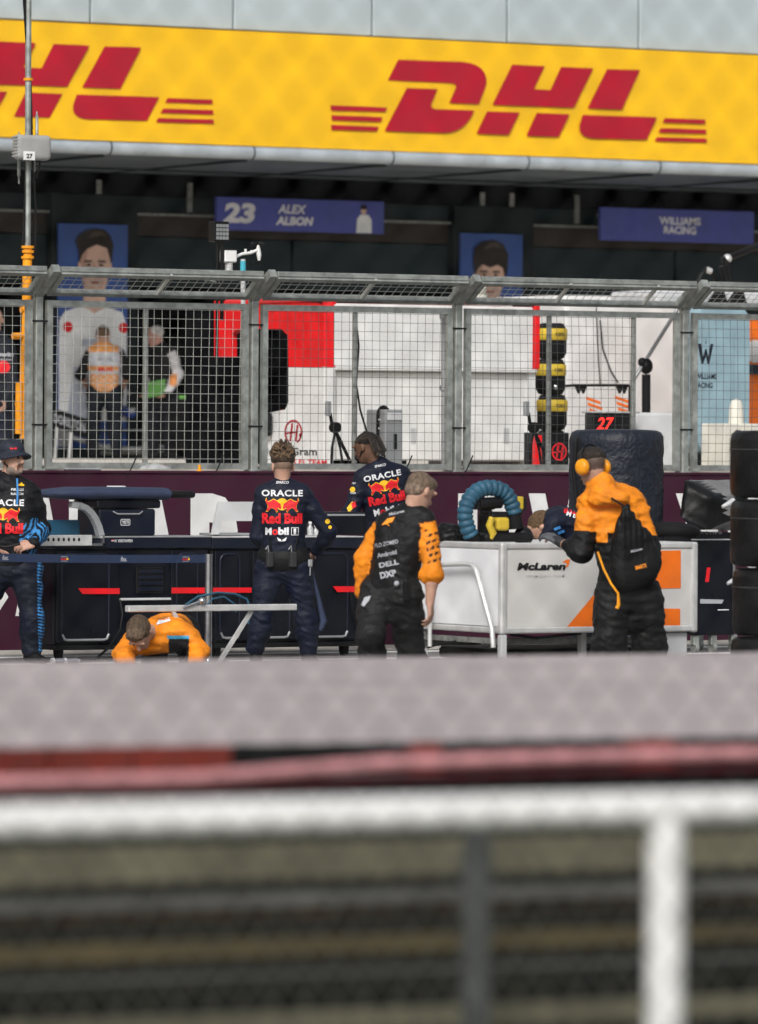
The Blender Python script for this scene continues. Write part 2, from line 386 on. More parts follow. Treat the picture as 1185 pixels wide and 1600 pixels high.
# ------------------------------------------------------------------ the yellow banner
ban = thing('advertising_banner', 'long yellow canopy banner with red slanted delivery company logos', 'banner', (35, YB, zb0))
mb = MB(); N = 10
ks = [0, .06, .2, .38, .42, .6, .8, .97, 1]
pts = [(prof(zb0 + k * (zb1 - zb0)), zb0 + k * (zb1 - zb0)) for k in ks]
xs = [XA + i * 2.5 for i in range(61)]
vs = [(x, y + .008 * math.sin(x * 2.1 + z * 3), z) for x in xs for (y, z) in pts]; n = len(pts)
mb.add(vs, [(i * n + j, (i + 1) * n + j, (i + 1) * n + j + 1, i * n + j + 1) for i in range(60) for j in range(n - 1)], True)
vb = [(x, YB + .23, z) for x in xs[:1] + xs[-1:] for z in (zb0, zb1)]
mb.add(vb, [(0, 2, 3, 1)])
mb.add([(XA, prof(zb1), zb1), (XB, prof(zb1), zb1), (XB, YB + .24, zb1 + .01), (XA, YB + .24, zb1 + .01)], [(0, 1, 2, 3)])
mb.build('banner_sheet', M_yel, ban, recalc=False)
def z2(x, y): return (585 + x / 1.975, y / 1.975)
def arc(p0, c, p1, n=6): return [((1 - t) ** 2 * p0[0] + 2 * t * (1 - t) * c[0] + t * t * p1[0], (1 - t) ** 2 * p0[1] + 2 * t * (1 - t) * c[1] + t * t * p1[1]) for t in [k / n for k in range(n + 1)]]
DHL = [
 [(85, 183), (285, 190)] + arc((285, 190), (362, 196), (352, 258)) + [(322, 321), (230, 318), (256, 270)] + arc((256, 270), (260, 258), (245, 256), 3) + [(47, 247)],
 [(103, 271), (198, 275)] + arc((174, 322), (170, 336), (188, 337), 3) + [(306, 341)] + arc((306, 341), (270, 411), (205, 411)) + [(22, 405)],
 [(437, 198), (538, 203), (497, 275), (548, 277), (588, 205), (688, 210), (615, 332), (363, 324)],
 [(345, 344), (446, 347), (405, 417), (306, 413)], [(498, 349), (600, 353), (559, 423), (460, 420)],
 [(730, 212), (832, 215), (763, 338), (657, 334)],
 [(640, 355), (870, 362), (830, 432)] + arc((670, 428), (618, 426), (628, 385)),
 [(893, 365), (1018, 369), (1018, 382), (885, 378)], [(878, 396), (1018, 400), (1018, 413), (870, 409)], [(863, 424), (1017, 428), (1017, 440), (855, 436)],
 [(-138, 325), (37, 332), (30, 345), (-138, 341)], [(-138, 356), (20, 362), (13, 376), (-138, 371)], [(-142, 386), (5, 392), (-2, 405), (-142, 401)]]
def logo(dx):
    b = bmesh.new()
    for poly in DHL:
        pp_ = [P(*z2(x, y), YB) for x, y in poly]
        tri = geometry.tessellate_polygon([[Vector((q.x, q.z, 0)) for q in pp_]])
        vv = [b.verts.new((q.x, YB, q.z)) for q in pp_]
        for tr in tri:
            try: b.faces.new([vv[i] for i in tr])
            except ValueError: pass
    for kz in ks:
        bmesh.ops.bisect_plane(b, geom=b.verts[:] + b.edges[:] + b.faces[:], plane_co=(0, 0, zb0 + kz * (zb1 - zb0)), plane_no=(0, 0, 1))
    b.verts.index_update()
    mb = MB(); mb.add([(q.co.x + dx, prof(q.co.z) - .022, q.co.z) for q in b.verts], [[q.index for q in f.verts] for f in b.faces]); b.free()
    mb.build('logo', M_red, ban)
LS = X_(330, YB, 190) - X_(1100, YB, 212)
for k in range(-2, 4): logo(-LS * k if k else 0)

# ------------------------------------------------------------------ name boards and driver posters on the garage front
def board(u0, u1, v0, v1, label):
    Yb = YG - .45; x0, x1 = X_(u0, Yb), X_(u1, Yb); um = (u0 + u1) / 2; z1 = Z_(um, v0, Yb); z0 = Z_(um, v1, Yb)
    t = thing('name_board', label, 'sign', ((x0 + x1) / 2, Yb, z0), 'indigo boards over the garages')
    mb = MB(); mb.box(x0, x1, Yb, Yb + .08, z0, z1, .008); mb.build('board', M_pois, t)
    mb = MB()
    for x in (x0 + .3, x1 - .3): mb.box(x - .03, x + .03, Yb + .08, YG + .1, z1 - .12, z1 - .06)
    mb.build('bracket', M_galvd, t)
    return t, x0, x1, z0, z1, Yb
t, x0, x1, z0, z1, Yb = board(337, 598, 311, 362, 'indigo name board with a race number 23 and a small standing figure')
mb = MB(); h = z1 - z0; L = x1 - x0
txt(mb, '23', (x0 + .13 * L, Yb - .004, z0 + h * .52), XD, ZD, .19 * L, h * .62, .05, .12); mb.build('number', M_boardtxt, t); mb = MB()
txt(mb, 'ALEX', (x0 + .445 * L, Yb - .004, z0 + h * .68), XD, ZD, .17 * L, h * .27, .03, .2)
txt(mb, 'ALBON', (x0 + .46 * L, Yb - .004, z0 + h * .32), XD, ZD, .225 * L, h * .27, .05, .2)
mb.build('lettering', M_boardtxt, t)
mb = MB(); mb.prism([(-.11, 0), (.12, 0), (.12, .18), (.07, .24), (-.05, .24), (-.10, .18)], (x0 + .875 * L, Yb - .004, z0 + .005), XD, ZD); mb.build('figure_suit', M_psuit, t)
mb = MB(); mb.prism(circ(0, .3, .045, 12, .06), (x0 + .875 * L, Yb - .004, z0 + .005), XD, ZD); mb.build('figure_face', M_pskin, t)
mb = MB(); mb.prism([(-.048, .31), (.048, .31), (.045, .36), (0, .375), (-.045, .355)], (x0 + .875 * L, Yb - .007, z0 + .005), XD, ZD); mb.build('figure_hair', M_phair, t)
t, x0, x1, z0, z1, Yb = board(937, 1176, 327, 378, 'indigo name board with two lines of centred white team lettering')
mb = MB(); h = z1 - z0; L = x1 - x0
txt(mb, 'WILLIAMS', (x0 + .51 * L, Yb - .004, z0 + h * .64), XD, ZD, .27 * L, h * .24, .03)
txt(mb, 'RACING', (x0 + .51 * L, Yb - .004, z0 + h * .36), XD, ZD, .21 * L, h * .24, .03)
mb.build('lettering', M_boardtxt, t)
M_pskin2 = mat('poster_skin_shade', (.47, .29, .23), .6, var=.12, scale=8); M_pskin3 = mat('poster_skin_tone', (.56, .36, .29), .6, var=.15, scale=12); M_pbrow = mat('poster_hair_sheen', (.075, .055, .042), .6, var=.4, scale=18)
def poster(u0, u1, v0, v1, label, hair, cu, cv):
    Yb = YG - .12; x0, x1 = X_(u0, Yb), X_(u1, Yb); um = (u0 + u1) / 2; s_ = sc(um, Yb); zt = Z_(um, v0, Yb); z0 = Z_(um, v1, Yb)
    t = thing('driver_poster', label, 'poster', ((x0 + x1) / 2, Yb, z0), 'portrait posters on the garage piers')
    mb = MB(); mb.box(x0, x1, Yb, Yb + .05, z0, zt, .004); mb.build('poster_sheet', M_pblue, t)
    o = (X_(cu, Yb), Yb, Z_(um, cv, Yb))                      # centre of the printed face
    def lay(poly, k, name, m_):
        mb = MB(); a = o[0]
        poly = [(min(max(p, x0 - a + .01), x1 - a - .01), q) for p, q in poly]
        mb.prism(poly, (o[0], Yb - .003 * k, o[2]), XD, ZD); mb.build(name, m_, t)
    suit = [(-.62, -2.0), (-.55, -1.2), (-.56, -.72), (-.42, -.60), (-.16, -.52), (.14, -.52), (.40, -.60), (.62, -.76), (.62, -1.3), (.55, -2.0)]
    suit = [(p, max(q, z0 - o[2] + .02)) for p, q in suit]
    lay(suit, 1, 'printed_suit', M_psuit)
    lay([(-.18, -.95), (.22, -.95), (.24, -1.05), (-.2, -1.05)], 2, 'printed_chest_band', M_psh)
    lay([(-.30, -1.3), (-.05, -1.32), (.02, -1.75), (-.05, -2.0), (-.38, -1.95)], 2, 'printed_fold', M_psh)
    for q in (-.38, .42): lay(circ(q, -.8, .07, 12), 3, 'printed_badge', M_em_r)
    lay([(-.15, -.10), (.15, -.10), (.16, -.45), (.13, -.56), (0, -.62), (-.15, -.54), (-.16, -.45)], 3, 'printed_neck', M_pskin)
    face = [(-.19, .29), (.19, .29), (.21, .20), (.22, .02), (.205, -.10), (.17, -.24), (.08, -.36), (0, -.385), (-.08, -.36), (-.165, -.24), (-.205, -.10), (-.22, .02)]
    lay(face, 4, 'printed_face', M_pskin)
    lay([(-.20, .20), (-.10, .20), (-.13, .02), (-.12, -.12), (-.06, -.26), (-.02, -.38), (-.08, -.36), (-.165, -.24), (-.205, -.10), (-.22, .02)], 4.5, 'printed_cheek_tone', M_pskin2)
    lay([(-.14, -.19), (-.09, -.17), (.0, -.18), (.09, -.17), (.14, -.19), (.10, -.30), (.03, -.365), (-.04, -.36), (-.11, -.29)], 4.7, 'printed_stubble', M_pskin3)
    for q in (-1, 1):
        lay([(q * .03, .035), (q * .05, .06), (q * .15, .06), (q * .16, .03)], 5, 'printed_brow', M_phair)
        lay(circ(q * .09, .0, .035, 10, .018), 5, 'printed_eye', M_phair)
        lay([(q * .205, .02), (q * .245, .04), (q * .24, -.06), (q * .205, -.09)], 5, 'printed_ear', M_pskin)
    lay([(-.035, -.125), (.035, -.125), (.028, -.145), (-.028, -.145)], 5, 'printed_nose_shade', M_wood)
    lay([(-.075, -.215), (.075, -.215), (.04, -.24), (-.04, -.24)], 5, 'printed_mouth', M_redb)
    lay(hair, 6, 'printed_hair', M_phair)
    lay([(-.12, .33), (-.02, .43), (.10, .44), (.18, .36), (.08, .38), (-.02, .36)], 7, 'printed_hair_sheen', M_pbrow)
    lay([(-.03, .03), (.0, .04), (.02, -.09), (.045, -.12), (.0, -.135), (-.04, -.12)], 5, 'printed_nose_tone', M_pskin3)
poster(90, 198, 350, 700, 'portrait poster of a short quiffed driver in white suit behind the orange vested man',
       [(-.225, .0), (-.24, .18), (-.285, .30), (-.24, .38), (-.12, .45), (.02, .47), (.14, .45), (.22, .38), (.265, .26), (.24, .02), (.2, .12), (.17, .22), (.02, .26), (-.12, .20), (-.19, .12)], 146, 414)
poster(718, 815, 365, 700, 'portrait poster of a fringed dark haired driver above the red edged white stand',
       [(-.23, -.02), (-.27, .2), (-.25, .36), (-.12, .45), (.05, .47), (.2, .42), (.28, .28), (.27, .05), (.235, -.05), (.2, .1), (.12, .14), (.0, .1), (-.12, .14), (-.19, .08)], 763, 430)
# ------------------------------------------------------------------ the mesh fence on the pit wall
fen = thing('pit_fence', 'tall galvanised mesh fence with an angled overhang standing on the maroon wall', 'fence', (25, YF, 1.56))
pu = [-272, 58, 395, 713, 1068, 1400, 1750]                     # posts
fz0 = 1.575; fz1 = Z_(225, 472, YF); bz = Z_(225, 462, YF); tz = Z_(225, 428, YF - .2); LEAN = .29
def frame(mb, o, xd, yd, w_, h_, b, dep):                       # square-section frame in a plane
    nrm = Vector(xd).cross(Vector(yd)).normalized()
    pt = lambda a, c: Vector(o) + Vector(xd) * a + Vector(yd) * c
    mb.bar(pt(b / 2, 0), pt(b / 2, h_), b, dep, nrm); mb.bar(pt(w_ - b / 2, 0), pt(w_ - b / 2, h_), b, dep, nrm)
    mb.bar(pt(b, b / 2), pt(w_ - b, b / 2), b * .96, dep * .96, nrm); mb.bar(pt(b, h_ - b / 2), pt(w_ - b, h_ - b / 2), b * .96, dep * .96, nrm)
def mesh_grid(mb, o, xd, yd, w_, h_, dx, dy, r, sag=0):
    nrm = Vector(xd).cross(Vector(yd)).normalized(); o = Vector(o); xd = Vector(xd); yd = Vector(yd)
    a = dx * .6
    ph = random.random() * 6
    bow = lambda x, y: nrm * (sag * math.sin(math.pi * min(1, max(0, y / h_))) * math.sin(math.pi * x / w_ + ph * .1)) + xd * (.5 * sag * math.sin(3 * y / h_ + ph))
    while a < w_:
        mb.tube([o + xd * a + yd * y + bow(a, y) for y in [h_ * k / 5 for k in range(6)]], r, 5); a += dx
    b = dy * .5
    while b < h_:
        mb.tube([o + xd * x + yd * b + nrm * (2 * r) + bow(x, b) for x in [w_ * k / 5 for k in range(6)]], r, 5); b += dy
tdir = Vector((0, -LEAN, tz - bz)).normalized(); tl = Vector((0, -LEAN, tz - bz)).length
for i, u in enumerate(pu):
    x = X_(u, YF)
    mb = MB(); mb.box(x - .035, x + .035, YF - .04, YF + .04, 1.45, bz + .0, .006)
    mb.bar((x, YF, bz - .01), Vector((x, YF, bz - .01)) + tdir * (tl + .07), .075, .07, (1, 0, 0))
    mb.box(x - .055, x + .055, YF - .06, YF + .06, 1.54, 1.575, .004)
    mb.build('post', M_galv, fen)
    mb = MB()
    for z in (1.95, 2.85): mb.box(x - .075, x + .075, YF - .046, YF + .046, z, z + .014)
    mb.build('strap', M_bk, fen)
    if i == len(pu) - 1: break
    x2 = X_(pu[i + 1], YF); xa = x + .07; wd = x2 - x - .14
    mb = MB(); frame(mb, (xa, YF - .02, fz0), XD, ZD, wd, fz1 - fz0, .055, .05); fr = mb.build('panel_frame', M_galv, fen)
    full = wd - .11 if i != 3 else (X_(988, YF) - xa - .055)
    mb = MB(); mesh_grid(mb, (xa + .055, YF - .03, fz0 + .05), XD, ZD, full, fz1 - fz0 - .1, .079, .082, .0022 if i < 2 else .0021, .014)
    mb.build('wire_mesh', M_wire if i < 2 else M_wirek, fr)
    mb = MB()
    for uu in {1: (225,), 2: (552,), 3: (855, 987)}.get(i, ()):
        a = X_(uu, YF); mb = MB(); mb.box(a - .02, a + .02, YF - .035, YF, fz0 + .055, fz1 - .055, .003); mb.build('mullion', M_galvd, fr)
    # the overhang, leaning out over the track
    mb = MB(); o = Vector((xa, YF - .02, bz)); frame(mb, o, XD, tdir, wd, tl, .05, .05)
    mb.box(xa, xa + wd, YF - LEAN - .03, YF - LEAN + .02, tz, tz + .045, .004)
    of = mb.build('overhang_frame', M_galv, fen)
    mb = MB(); mesh_grid(mb, o + XD * .05 + tdir * .04, XD, tdir, wd - .1, tl - .08, .085, .075, .0026); mb.build('wire_mesh', M_wire, of)
    mb = MB()
    for uu in {1: (240,), 2: (558,), 3: (862, 998)}.get(i, ()):
        a = X_(uu, YF); mb.bar(Vector((a, YF - .03, bz)), Vector((a, YF - .03, bz)) + tdir * tl, .035, .02, (1, 0, 0)); mb.build('brace', M_wire, of); mb = MB()

# things fixed to the fence top
def pole_box():
    Y = YF + .12; x = X_(341, Y); z0 = Z_(341, 735, Y); z1 = Z_(341, 378, Y); zt = Z_(341, 346, Y)
    t = thing('speed_sensor', 'square black grille sensor on a thin pole above the fence', 'sensor', (x, Y, z0))
    mb = MB(); mb.cyl((x - .02, Y, 1.575), (x - .02, Y, z1), .014, 8); mb.cyl((x + .028, Y, bz - .2), (x + .028, Y, z1), .018, 8); mb.build('pole', M_bk, t)
    mb = MB(); mb.box(x - .082, x + .072, Y - .05, Y + .06, z1, zt, .008); mb.build('housing', M_bk, t)
    mb = MB()
    for a in range(4):
        for b in range(4): mb.box(x - .06 + a * .032, x - .034 + a * .032, Y - .056, Y - .05, z1 + .02 + b * .036, z1 + .048 + b * .036)
    mb.build('grille_cells', M_pgrey, t)
    mb = MB(); mb.sphere((x - .13, Y, tz - .03), .018); mb.cyl((x - .13, Y, tz - .03), (x, Y, tz - .05), .008); mb.build('clamp', M_galvd, t)
pole_box()
def weather():
    Y = YF + .15; q = lambda u, v: P(u, v, Y); b = q(380, 735)
    t = thing('weather_station', 'white weather station with spinning cups and a turquoise pole clamp', 'weather station', b)
    mb = MB(); mb.cyl(q(381, 735), q(380, 405), .022, 10); mb.build('pole', M_sg, t)
    mb = MB(); mb.cyl(q(380, 424), q(380, 408), .026, 10); mb.cyl(q(380, 409), q(380, 405), .019, 10); mb.build('clamp', mat('turquoise_plastic', (.06, .42, .55), .5), t)
    mb = MB(); a = q(348, 410); c = q(367, 391); mb.box(a.x, c.x, Y - .05, Y + .06, a.z, c.z, .01); mb.build('rain_gauge', M_wht, t)
    mb = MB(); mb.box(a.x - .003, c.x + .003, Y - .053, Y + .063, c.z, c.z + .014, .003); mb.build('gauge_rim', M_bk, t)
    mb = MB()
    for k in range(5): p = q(358, 413 + k * 2.4); mb.cyl(p, p + ZD * .008, .035, 12)
    mb.cyl(q(358, 424), q(358, 411), .02, 10); mb.build('radiation_shield', M_wht, t)
    mb = MB(); mb.tube([q(367, 402), q(378, 397), q(392, 395), q(402, 391)], .014, 8); mb.cyl(q(384, 396), q(384, 389), .012, 8); mb.cyl(q(393, 395), q(393, 391), .009, 8); mb.build('arm', M_wht, t)
    mb = MB(); mb.tube([q(405, 407), q(405, 398), q(404, 390), q(404, 383)], .02, 10, rr=[.012, .022, .021, .01]); mb.build('anemometer_body', M_wht, t)
    mb = MB(); top = q(404, 381)
    for k in range(3):
        an = k * 2.094 + .35; e = top + Vector((math.cos(an), math.sin(an), 0)) * .052
        mb.cyl(top, e, .003, 6); mb.sphere(e, .019, 10)
    mb.build('cups', M_bk, t)
    mb = MB(); mb.prism([(-.055, -.02), (-.02, -.005), (.09, -.006), (.09, .003), (-.02, .012), (-.06, .028)], q(404, 412), XD, ZD, (0, .006, 0)); mb.build('wind_vane', M_bk, t)
weather()
def mast():
    Y = YF + .45; q = lambda u, v: P(u, v, Y)
    t = thing('telescopic_mast', 'tall silver and amber telescopic mast rising behind the fence with cables', 'mast', P(36, 735, Y))
    mb = MB(); mb.cyl(q(43.5, 395), q(45, -60), .027, 14); mb.build('upper_tube', M_galv, t)
    mb = MB(); mb.cyl(q(38, 690), q(43.5, 388), .042, 14); mb.build('lower_tube', M_ory, t)
    mb = MB()
    for v in (388, 395, 404): mb.cyl(q(43.5, v), q(43.5, v - 4), .058, 14)
    for v in (126, 249): mb.cyl(q(44.5, v), q(44.5, v - 4), .043, 12)
    mb.build('clamp', M_ory, t)
    mb = MB(); mb.cyl(q(30, 678), q(31, 598), .036, 12); mb.build('strut', M_ory, t)
    mb = MB(); mb.cyl(q(33, 600), q(34, 540), .012, 8); mb.cyl(q(20, 525), q(36, 525), .03, 8); mb.cyl(q(25, 631), q(42, 631), .022, 8); mb.cyl(q(33, 484), q(40, 484), .03, 8); mb.build('pin', M_ory, t)
    mb = MB()
    mb.tube([q(41, -60), q(40, 30), q(48, 120), q(50, 200), q(40, 300), q(35, 400)], .010, 6)
    mb.tube([q(36, -20), q(41, 60), q(49, 180), q(52, 260), q(56, 320), q(55, 420)], .009, 6)
    mb.tube([q(43, 0), q(44, 150), q(41, 250), q(38, 380)], .010, 6)
    mb.build('cable', M_bk, t)
    mb = MB(); mb.cyl(q(40, 730), q(39, 685), .055, 12); mb.build('foot', M_bk, t)
    s = thing('antenna_box', 'pale ribbed antenna box numbered 27 clamped to the silver mast', 'antenna', q(42, 232))
    a = q(15, 250); b = q(69, 213)
    mb = MB(); mb.box(a.x, b.x, Y - .16, Y - .05, a.z, b.z, .035, 3)
    for k in range(7): z = a.z + .025 + k * .028; mb.box(a.x - .008, a.x + .03, Y - .15, Y - .06, z, z + .012)
    mb.build('housing', mat('warm_grey_casting', (.34, .34, .33), .5, var=.12), s)
    mb = MB(); c = q(33, 245); mb.box(c.x - .055, c.x + .055, Y - .166, Y - .16, c.z - .035, c.z + .04); mb.build('sticker', M_wht, s)
    mb = MB(); txt(mb, '27', (c.x, Y - .169, c.z), XD, ZD, .06, .04, .03); mb.build('number', M_em_k, s)
    for u, v0, v1, v2, r in ((58, 213, 180, 174, .014), (30, 250, 275, 287, .016), (54, 250, 268, 270, .014), (30, 213, 208, 206, .01)): mb = MB(); mb.tube([q(u, v0), q(u, v1), q(u, v1), q(u, v2)], r, 8, rr=[r, r, r * .5, r * .5]); mb.build('connector', M_galv, s)
    mb = MB(); mb.tube([q(54, 268), q(58, 278), q(62, 262), q(64, 230), q(60, 215)], .008, 6); mb.build('lead', M_bk, s)
mast()
def small(name, label, cat, mb, m_, loc, group=None): return tag(mb.build(name, m_, None, loc), label, cat, group)
Y = YF + .1
mb = MB(); mb.tube([P(555, 486, Y), P(561, 540, Y), P(557, 600, Y), P(563, 640, Y), P(578, 690, Y), P(592, 728, Y)], .009, 6)
small('hanging_cable', 'thin black cable hanging down the fence in front of the white stand', 'cable', mb, M_bk, P(592, 728, Y))
mb = MB(); mb.cyl(P(694, 728, Y + .05), P(694, 488, Y + .05), .026, 10)
for v in (498, 610): mb.cyl(P(694, v, Y + .05), P(694, v - 8, Y + .05), .042, 10)
small('scaffold_pole', 'dark scaffold pole upright behind the fence beside the third post', 'pole', mb, M_pgrey, P(694, 728, Y + .05))
Y = YF + .5; c = P(745, 452, Y)
t = thing('camera_dome', 'cream domed camera on a pole by the fence overhang', 'camera', P(745, 728, Y))
mb = MB(); mb.sphere(c, .095, 16, 1, 1, .9); mb.cyl(c - ZD * .12, c - ZD * .05, .10, 16); mb.build('dome', M_cream, t)
mb = MB(); mb.cyl(P(712, 452, Y), P(745, 462, Y), .018, 8); mb.cyl(P(712, 735, Y), P(712, 448, Y), .03, 8); mb.build('pole', M_galvd, t)
mb = MB(); mb.box(c.x - .20, c.x - .05, Y - .05, Y + .05, c.z - .05, c.z + .03, .02, 2); mb.build('housing', M_cream, t)
# litter along the foot of the fence
Y = YF - .13
mb = MB()
p = P(242, 733, Y)
mb.lathe([(.13, 0), (.10, .025), (.04, .045), (.005, .052)], p, n=18, wob=lambda a, z: .25 * math.sin(3 * a) + .1 * math.sin(7 * a)); small('crumpled_bag', 'crumpled white plastic bag at the foot of the fence', 'bag', mb, M_film, p)
p = P(130, 735, Y); mb = MB(); mb.box(p.x - .17, p.x + .17, Y - .03, Y + .05, 1.56, 1.585, .01); small('folded_sheet', 'flat pale blue folded sheet lying along the fence foot', 'sheet', mb, M_pgrey, p)
p = P(312, 735, Y); mb = MB(); mb.cyl((p.x, Y, 1.56), (p.x, Y, 1.615), .014, 10); mb.cyl((p.x, Y, 1.56), (p.x, Y, 1.567), .03, 10); small('marker_peg', 'short orange peg standing at the fence foot', 'peg', mb, M_ory, p)
for u, lab in ((210, 'thin black cable tail hanging over the wall edge by the crumpled bag'), (345, 'thin black cable tail hanging over the wall edge left of the curly haired man'), (640, 'thin black cable loop hanging over the wall beside the dark braided man'), (735, 'thin black cable tail hanging over the wall above the blue hose')):
    mb = MB(); mb.tube([P(u - 12, 741, YW - .03), P(u - 6, 735, YW + .1), P(u, 722, YW + .15), P(u + 4, 712, YW + .18)], .007, 6)
    small('cable_tail', lab, 'cable', mb, M_bk, P(u, 735, YW), 'cable tails along the wall top')

# ------------------------------------------------------------------ pit stands and gear on the pit lane side
def red_stand():
    Y0 = 47.2; xr = X_(838, Y0); xl = X_(512, Y0); q = lambda v, u=600: Z_(u, v, Y0); z0 = ZP; zt = q(472); zm = q(574); Y1 = Y0 + 2.0
    t = thing('pit_stand', 'white pit stand with a red roof end and a dark console opening', 'pit stand', ((xl + xr) / 2, Y0, ZP))
    mb = MB()                                                   # long back: upper skin, ledge, recessed lower skin
    mb.box(xl + .02, xr - .05, Y0 - .02, Y0 + .05, zm, zt - .02, .015); mb.build('upper_panel', M_sw, t)
    mb = MB(); mb.box(xl + .06, xr - .02, Y0 - .05, Y0 + .04, zm - .035, zm, .01); mb.build('ledge', M_sw, t)
    mb = MB(); mb.box(xl + .1, xr - .03, Y0 + .03, Y0 + .10, z0 + .05, zm - .036, .015); mb.build('lower_panel', M_sw, t)
    for u in (552, 645, 790):
        mb = MB(); x = X_(u, Y0 + .03)
        for k in range(7): z = Z_(u, 668, Y0) - k * .022; mb.box(x - .03, x + .03, Y0 + .02, Y0 + .031, z - .014, z)
        mb.build('louvre', M_sg, t)
    mb = MB(); mb.box(xl - .05, xr, Y0 - .03, Y1, zt, zt + .05, .02, 2); mb.box(xr - .05, xr + .01, Y0 - .045, Y0 + .4, zm, zt, .01); mb.build('red_trim', M_sred, t)
    mb = MB(); mb.box(xr - .10, xr - .02, Y0 + .0, Y0 + 1.9, z0, zm); mb.build('end_wall', M_sw, t)
    # the near end: its outline traced as a panel of real thickness in the plane x = xl
    e = xl - .02
    def yz(u, v):                                               # pixel -> (y, z) on the end wall
        d = ray(u, v); k = e / d.x; p = CAMP + d * k; return (p.y, p.z)
    O = Vector((e, 0, 0))
    red = [yz(512, 574), yz(512, 492)] + [yz(a, b) for a, b in ((511, 484), (505, 477), (495, 473))] + [yz(335, 470), yz(335, 558), yz(362, 558), yz(362, 522), yz(372, 514), yz(440, 514), yz(450, 524), yz(451, 574)]
    mb = MB(); mb.prism(red, O, YD, ZD, (.06, 0, 0)); mb.build('red_end_panel', M_sred, t)
    wh = [yz(512, 574), yz(451, 574), yz(451, 628), yz(446, 640), yz(420, 645), yz(416, 655), yz(416, 735), yz(512, 735)]
    mb = MB(); mb.prism(wh, O, YD, ZD, (.06, 0, 0)); mb.build('white_end_panel', M_sw, t)
    mb = MB()                                                   # rounded corner between end and back
    mb.tube([(xl + .04, Y0 + .05, z0 + .05), (xl + .04, Y0 + .05, zm)], .068, 16); mb.build('corner_post', M_sw, t)
    mb = MB(); mb.tube([(xl + .04, Y0 + .05, zm), (xl + .04, Y0 + .05, zt)], .072, 16); mb.build('red_corner', M_sred, t)
    mb = MB(); mb.box(e + .9, e + .95, Y0 + .1, Y1 + .6, z0, zt - .02); mb.box(e + .06, e + .9, Y1 + .9, Y1 + .95, z0, zt); mb.build('interior', M_blk, t)
    mb = MB()
    for k, v in enumerate((540, 585)):
        a = yz(380, v); b = yz(440, v + 36); mb.box(e + .5, e + .54, b[0], a[0], b[1], a[1], .01)
    mb.build('monitor', mat('dark_screen', (.012, .03, .035), .2), t)
    mb = MB(); a = yz(400, 640); mb.box(e + .3, e + .55, a[0] - .25, a[0] + .2, a[1] - .5, a[1], .06, 2); mb.build('red_seat', M_sred, t)
    mb = MB(); a = yz(424, 678); b = yz(418, 645); mb.box(e - .09, e - .01, a[0] - .06, a[0] + .12, a[1] - .02, b[1], .03, 3); mb.build('headset_box', M_bk, t)
    # emblem and lettering on the end wall
    c = yz(459, 675); s_ = abs(yz(445, 675)[0] - yz(473, 675)[0]) / 2
    def ell(r, n=28): return [(c[0] + s_ * r * math.cos(2 * math.pi * k / n), c[1] + .118 * r * math.sin(2 * math.pi * k / n)) for k in range(n)]
    mb = MB(); a = ell(1); b = ell(.84); n = len(a)
    pr = lambda p: (e - .004, p[0], p[1])
    mb.add([pr(p) for p in a + b], [(i, (i + 1) % n, n + (i + 1) % n, n + i) for i in range(n) if not 19 <= i <= 23])
    k = s_
    for poly in ([(-.42, -.75), (-.22, -.75), (-.02, .72), (-.22, .72)], [(.18, -.75), (.38, -.75), (.58, .55), (.38, .60)], [(-.9, -.18), (.5, -.05), (.5, .08), (-.9, -.05)]):
        mb.prism([(c[0] - a_ * k, c[1] + b_ * .118) for a_, b_ in poly], (e - .004, 0, 0), YD, ZD)
    mb.prism([(c[0] - k * (.8 + .16 * math.cos(q_)), c[1] - .03 + .02 * math.sin(q_)) for q_ in [i * .52 for i in range(12)]], (e - .004, 0, 0), YD, ZD)
    mb.build('emblem', M_red, t)
    mb = MB(); a = yz(436, 707); b = yz(496, 707); txt(mb, 'MoneyGram', (e - .004, (yz(408, 707)[0] + b[0]) / 2, a[1]), (0, -1, 0), ZD, abs(yz(408, 707)[0] - b[0]), .095, .01)
    mb.build('lettering', M_em_k, t)
    mb = MB(); txt(mb, 'HAAS F1 TEAM', (e - .004, (yz(450, 724)[0] + b[0]) / 2, yz(470, 722)[1]), (0, -1, 0), ZD, abs(yz(420, 724)[0] - b[0]), .05, .02); mb.build('small_lettering', M_em_r, t)
red_stand()
def hook_rig(u, lab, Y=YF + .25):
    q = lambda a, b: P(u + a, b, Y); b = q(20, 730)
    t = thing('cable_rig', lab, 'cable stand', b, 'black cable rigs clipped behind the fence')
    mb = MB(); mb.tube([q(0, 645), q(3, 665), q(12, 680), q(30, 718)], .016, 8); mb.tube([q(8, 675), q(3, 700), q(2, 728)], .012, 8); mb.tube([q(10, 678), q(16, 700), q(20, 728)], .012, 8); mb.build('arm', M_bk, t)
    mb = MB(); mb.box(q(0, 0).x - .02, q(0, 0).x + .03, Y - .02, Y + .02, q(0, 650).z, q(0, 627).z, .006); mb.build('clip', M_pgrey, t)
    mb = MB(); mb.cyl(q(8, 668) - YD * .03, q(8, 668) + YD * .03, .05, 12); mb.build('pulley', M_bkm, t)
hook_rig(516, 'black cable rig with a clip behind the fence by the round red emblem'); hook_rig(826, 'black cable rig with a clip behind the fence by the yellow banded stack')
Y = YF + .35; a = P(602, 740, Y); b = P(630, 640, Y)
t = thing('equipment_case', 'tall grey metal case with a black slot behind the fence', 'case', ((a.x + b.x) / 2, Y, 1.55))
mb = MB(); mb.box(a.x, b.x, Y, Y + .35, 1.55, b.z, .012, 2); mb.build('case_body', M_pgrey, t)
mb = MB(); mb.box(a.x + .01, b.x - .01, Y - .012, Y, b.z - .10, b.z - .03, .006); mb.build('flap', M_sg, t)
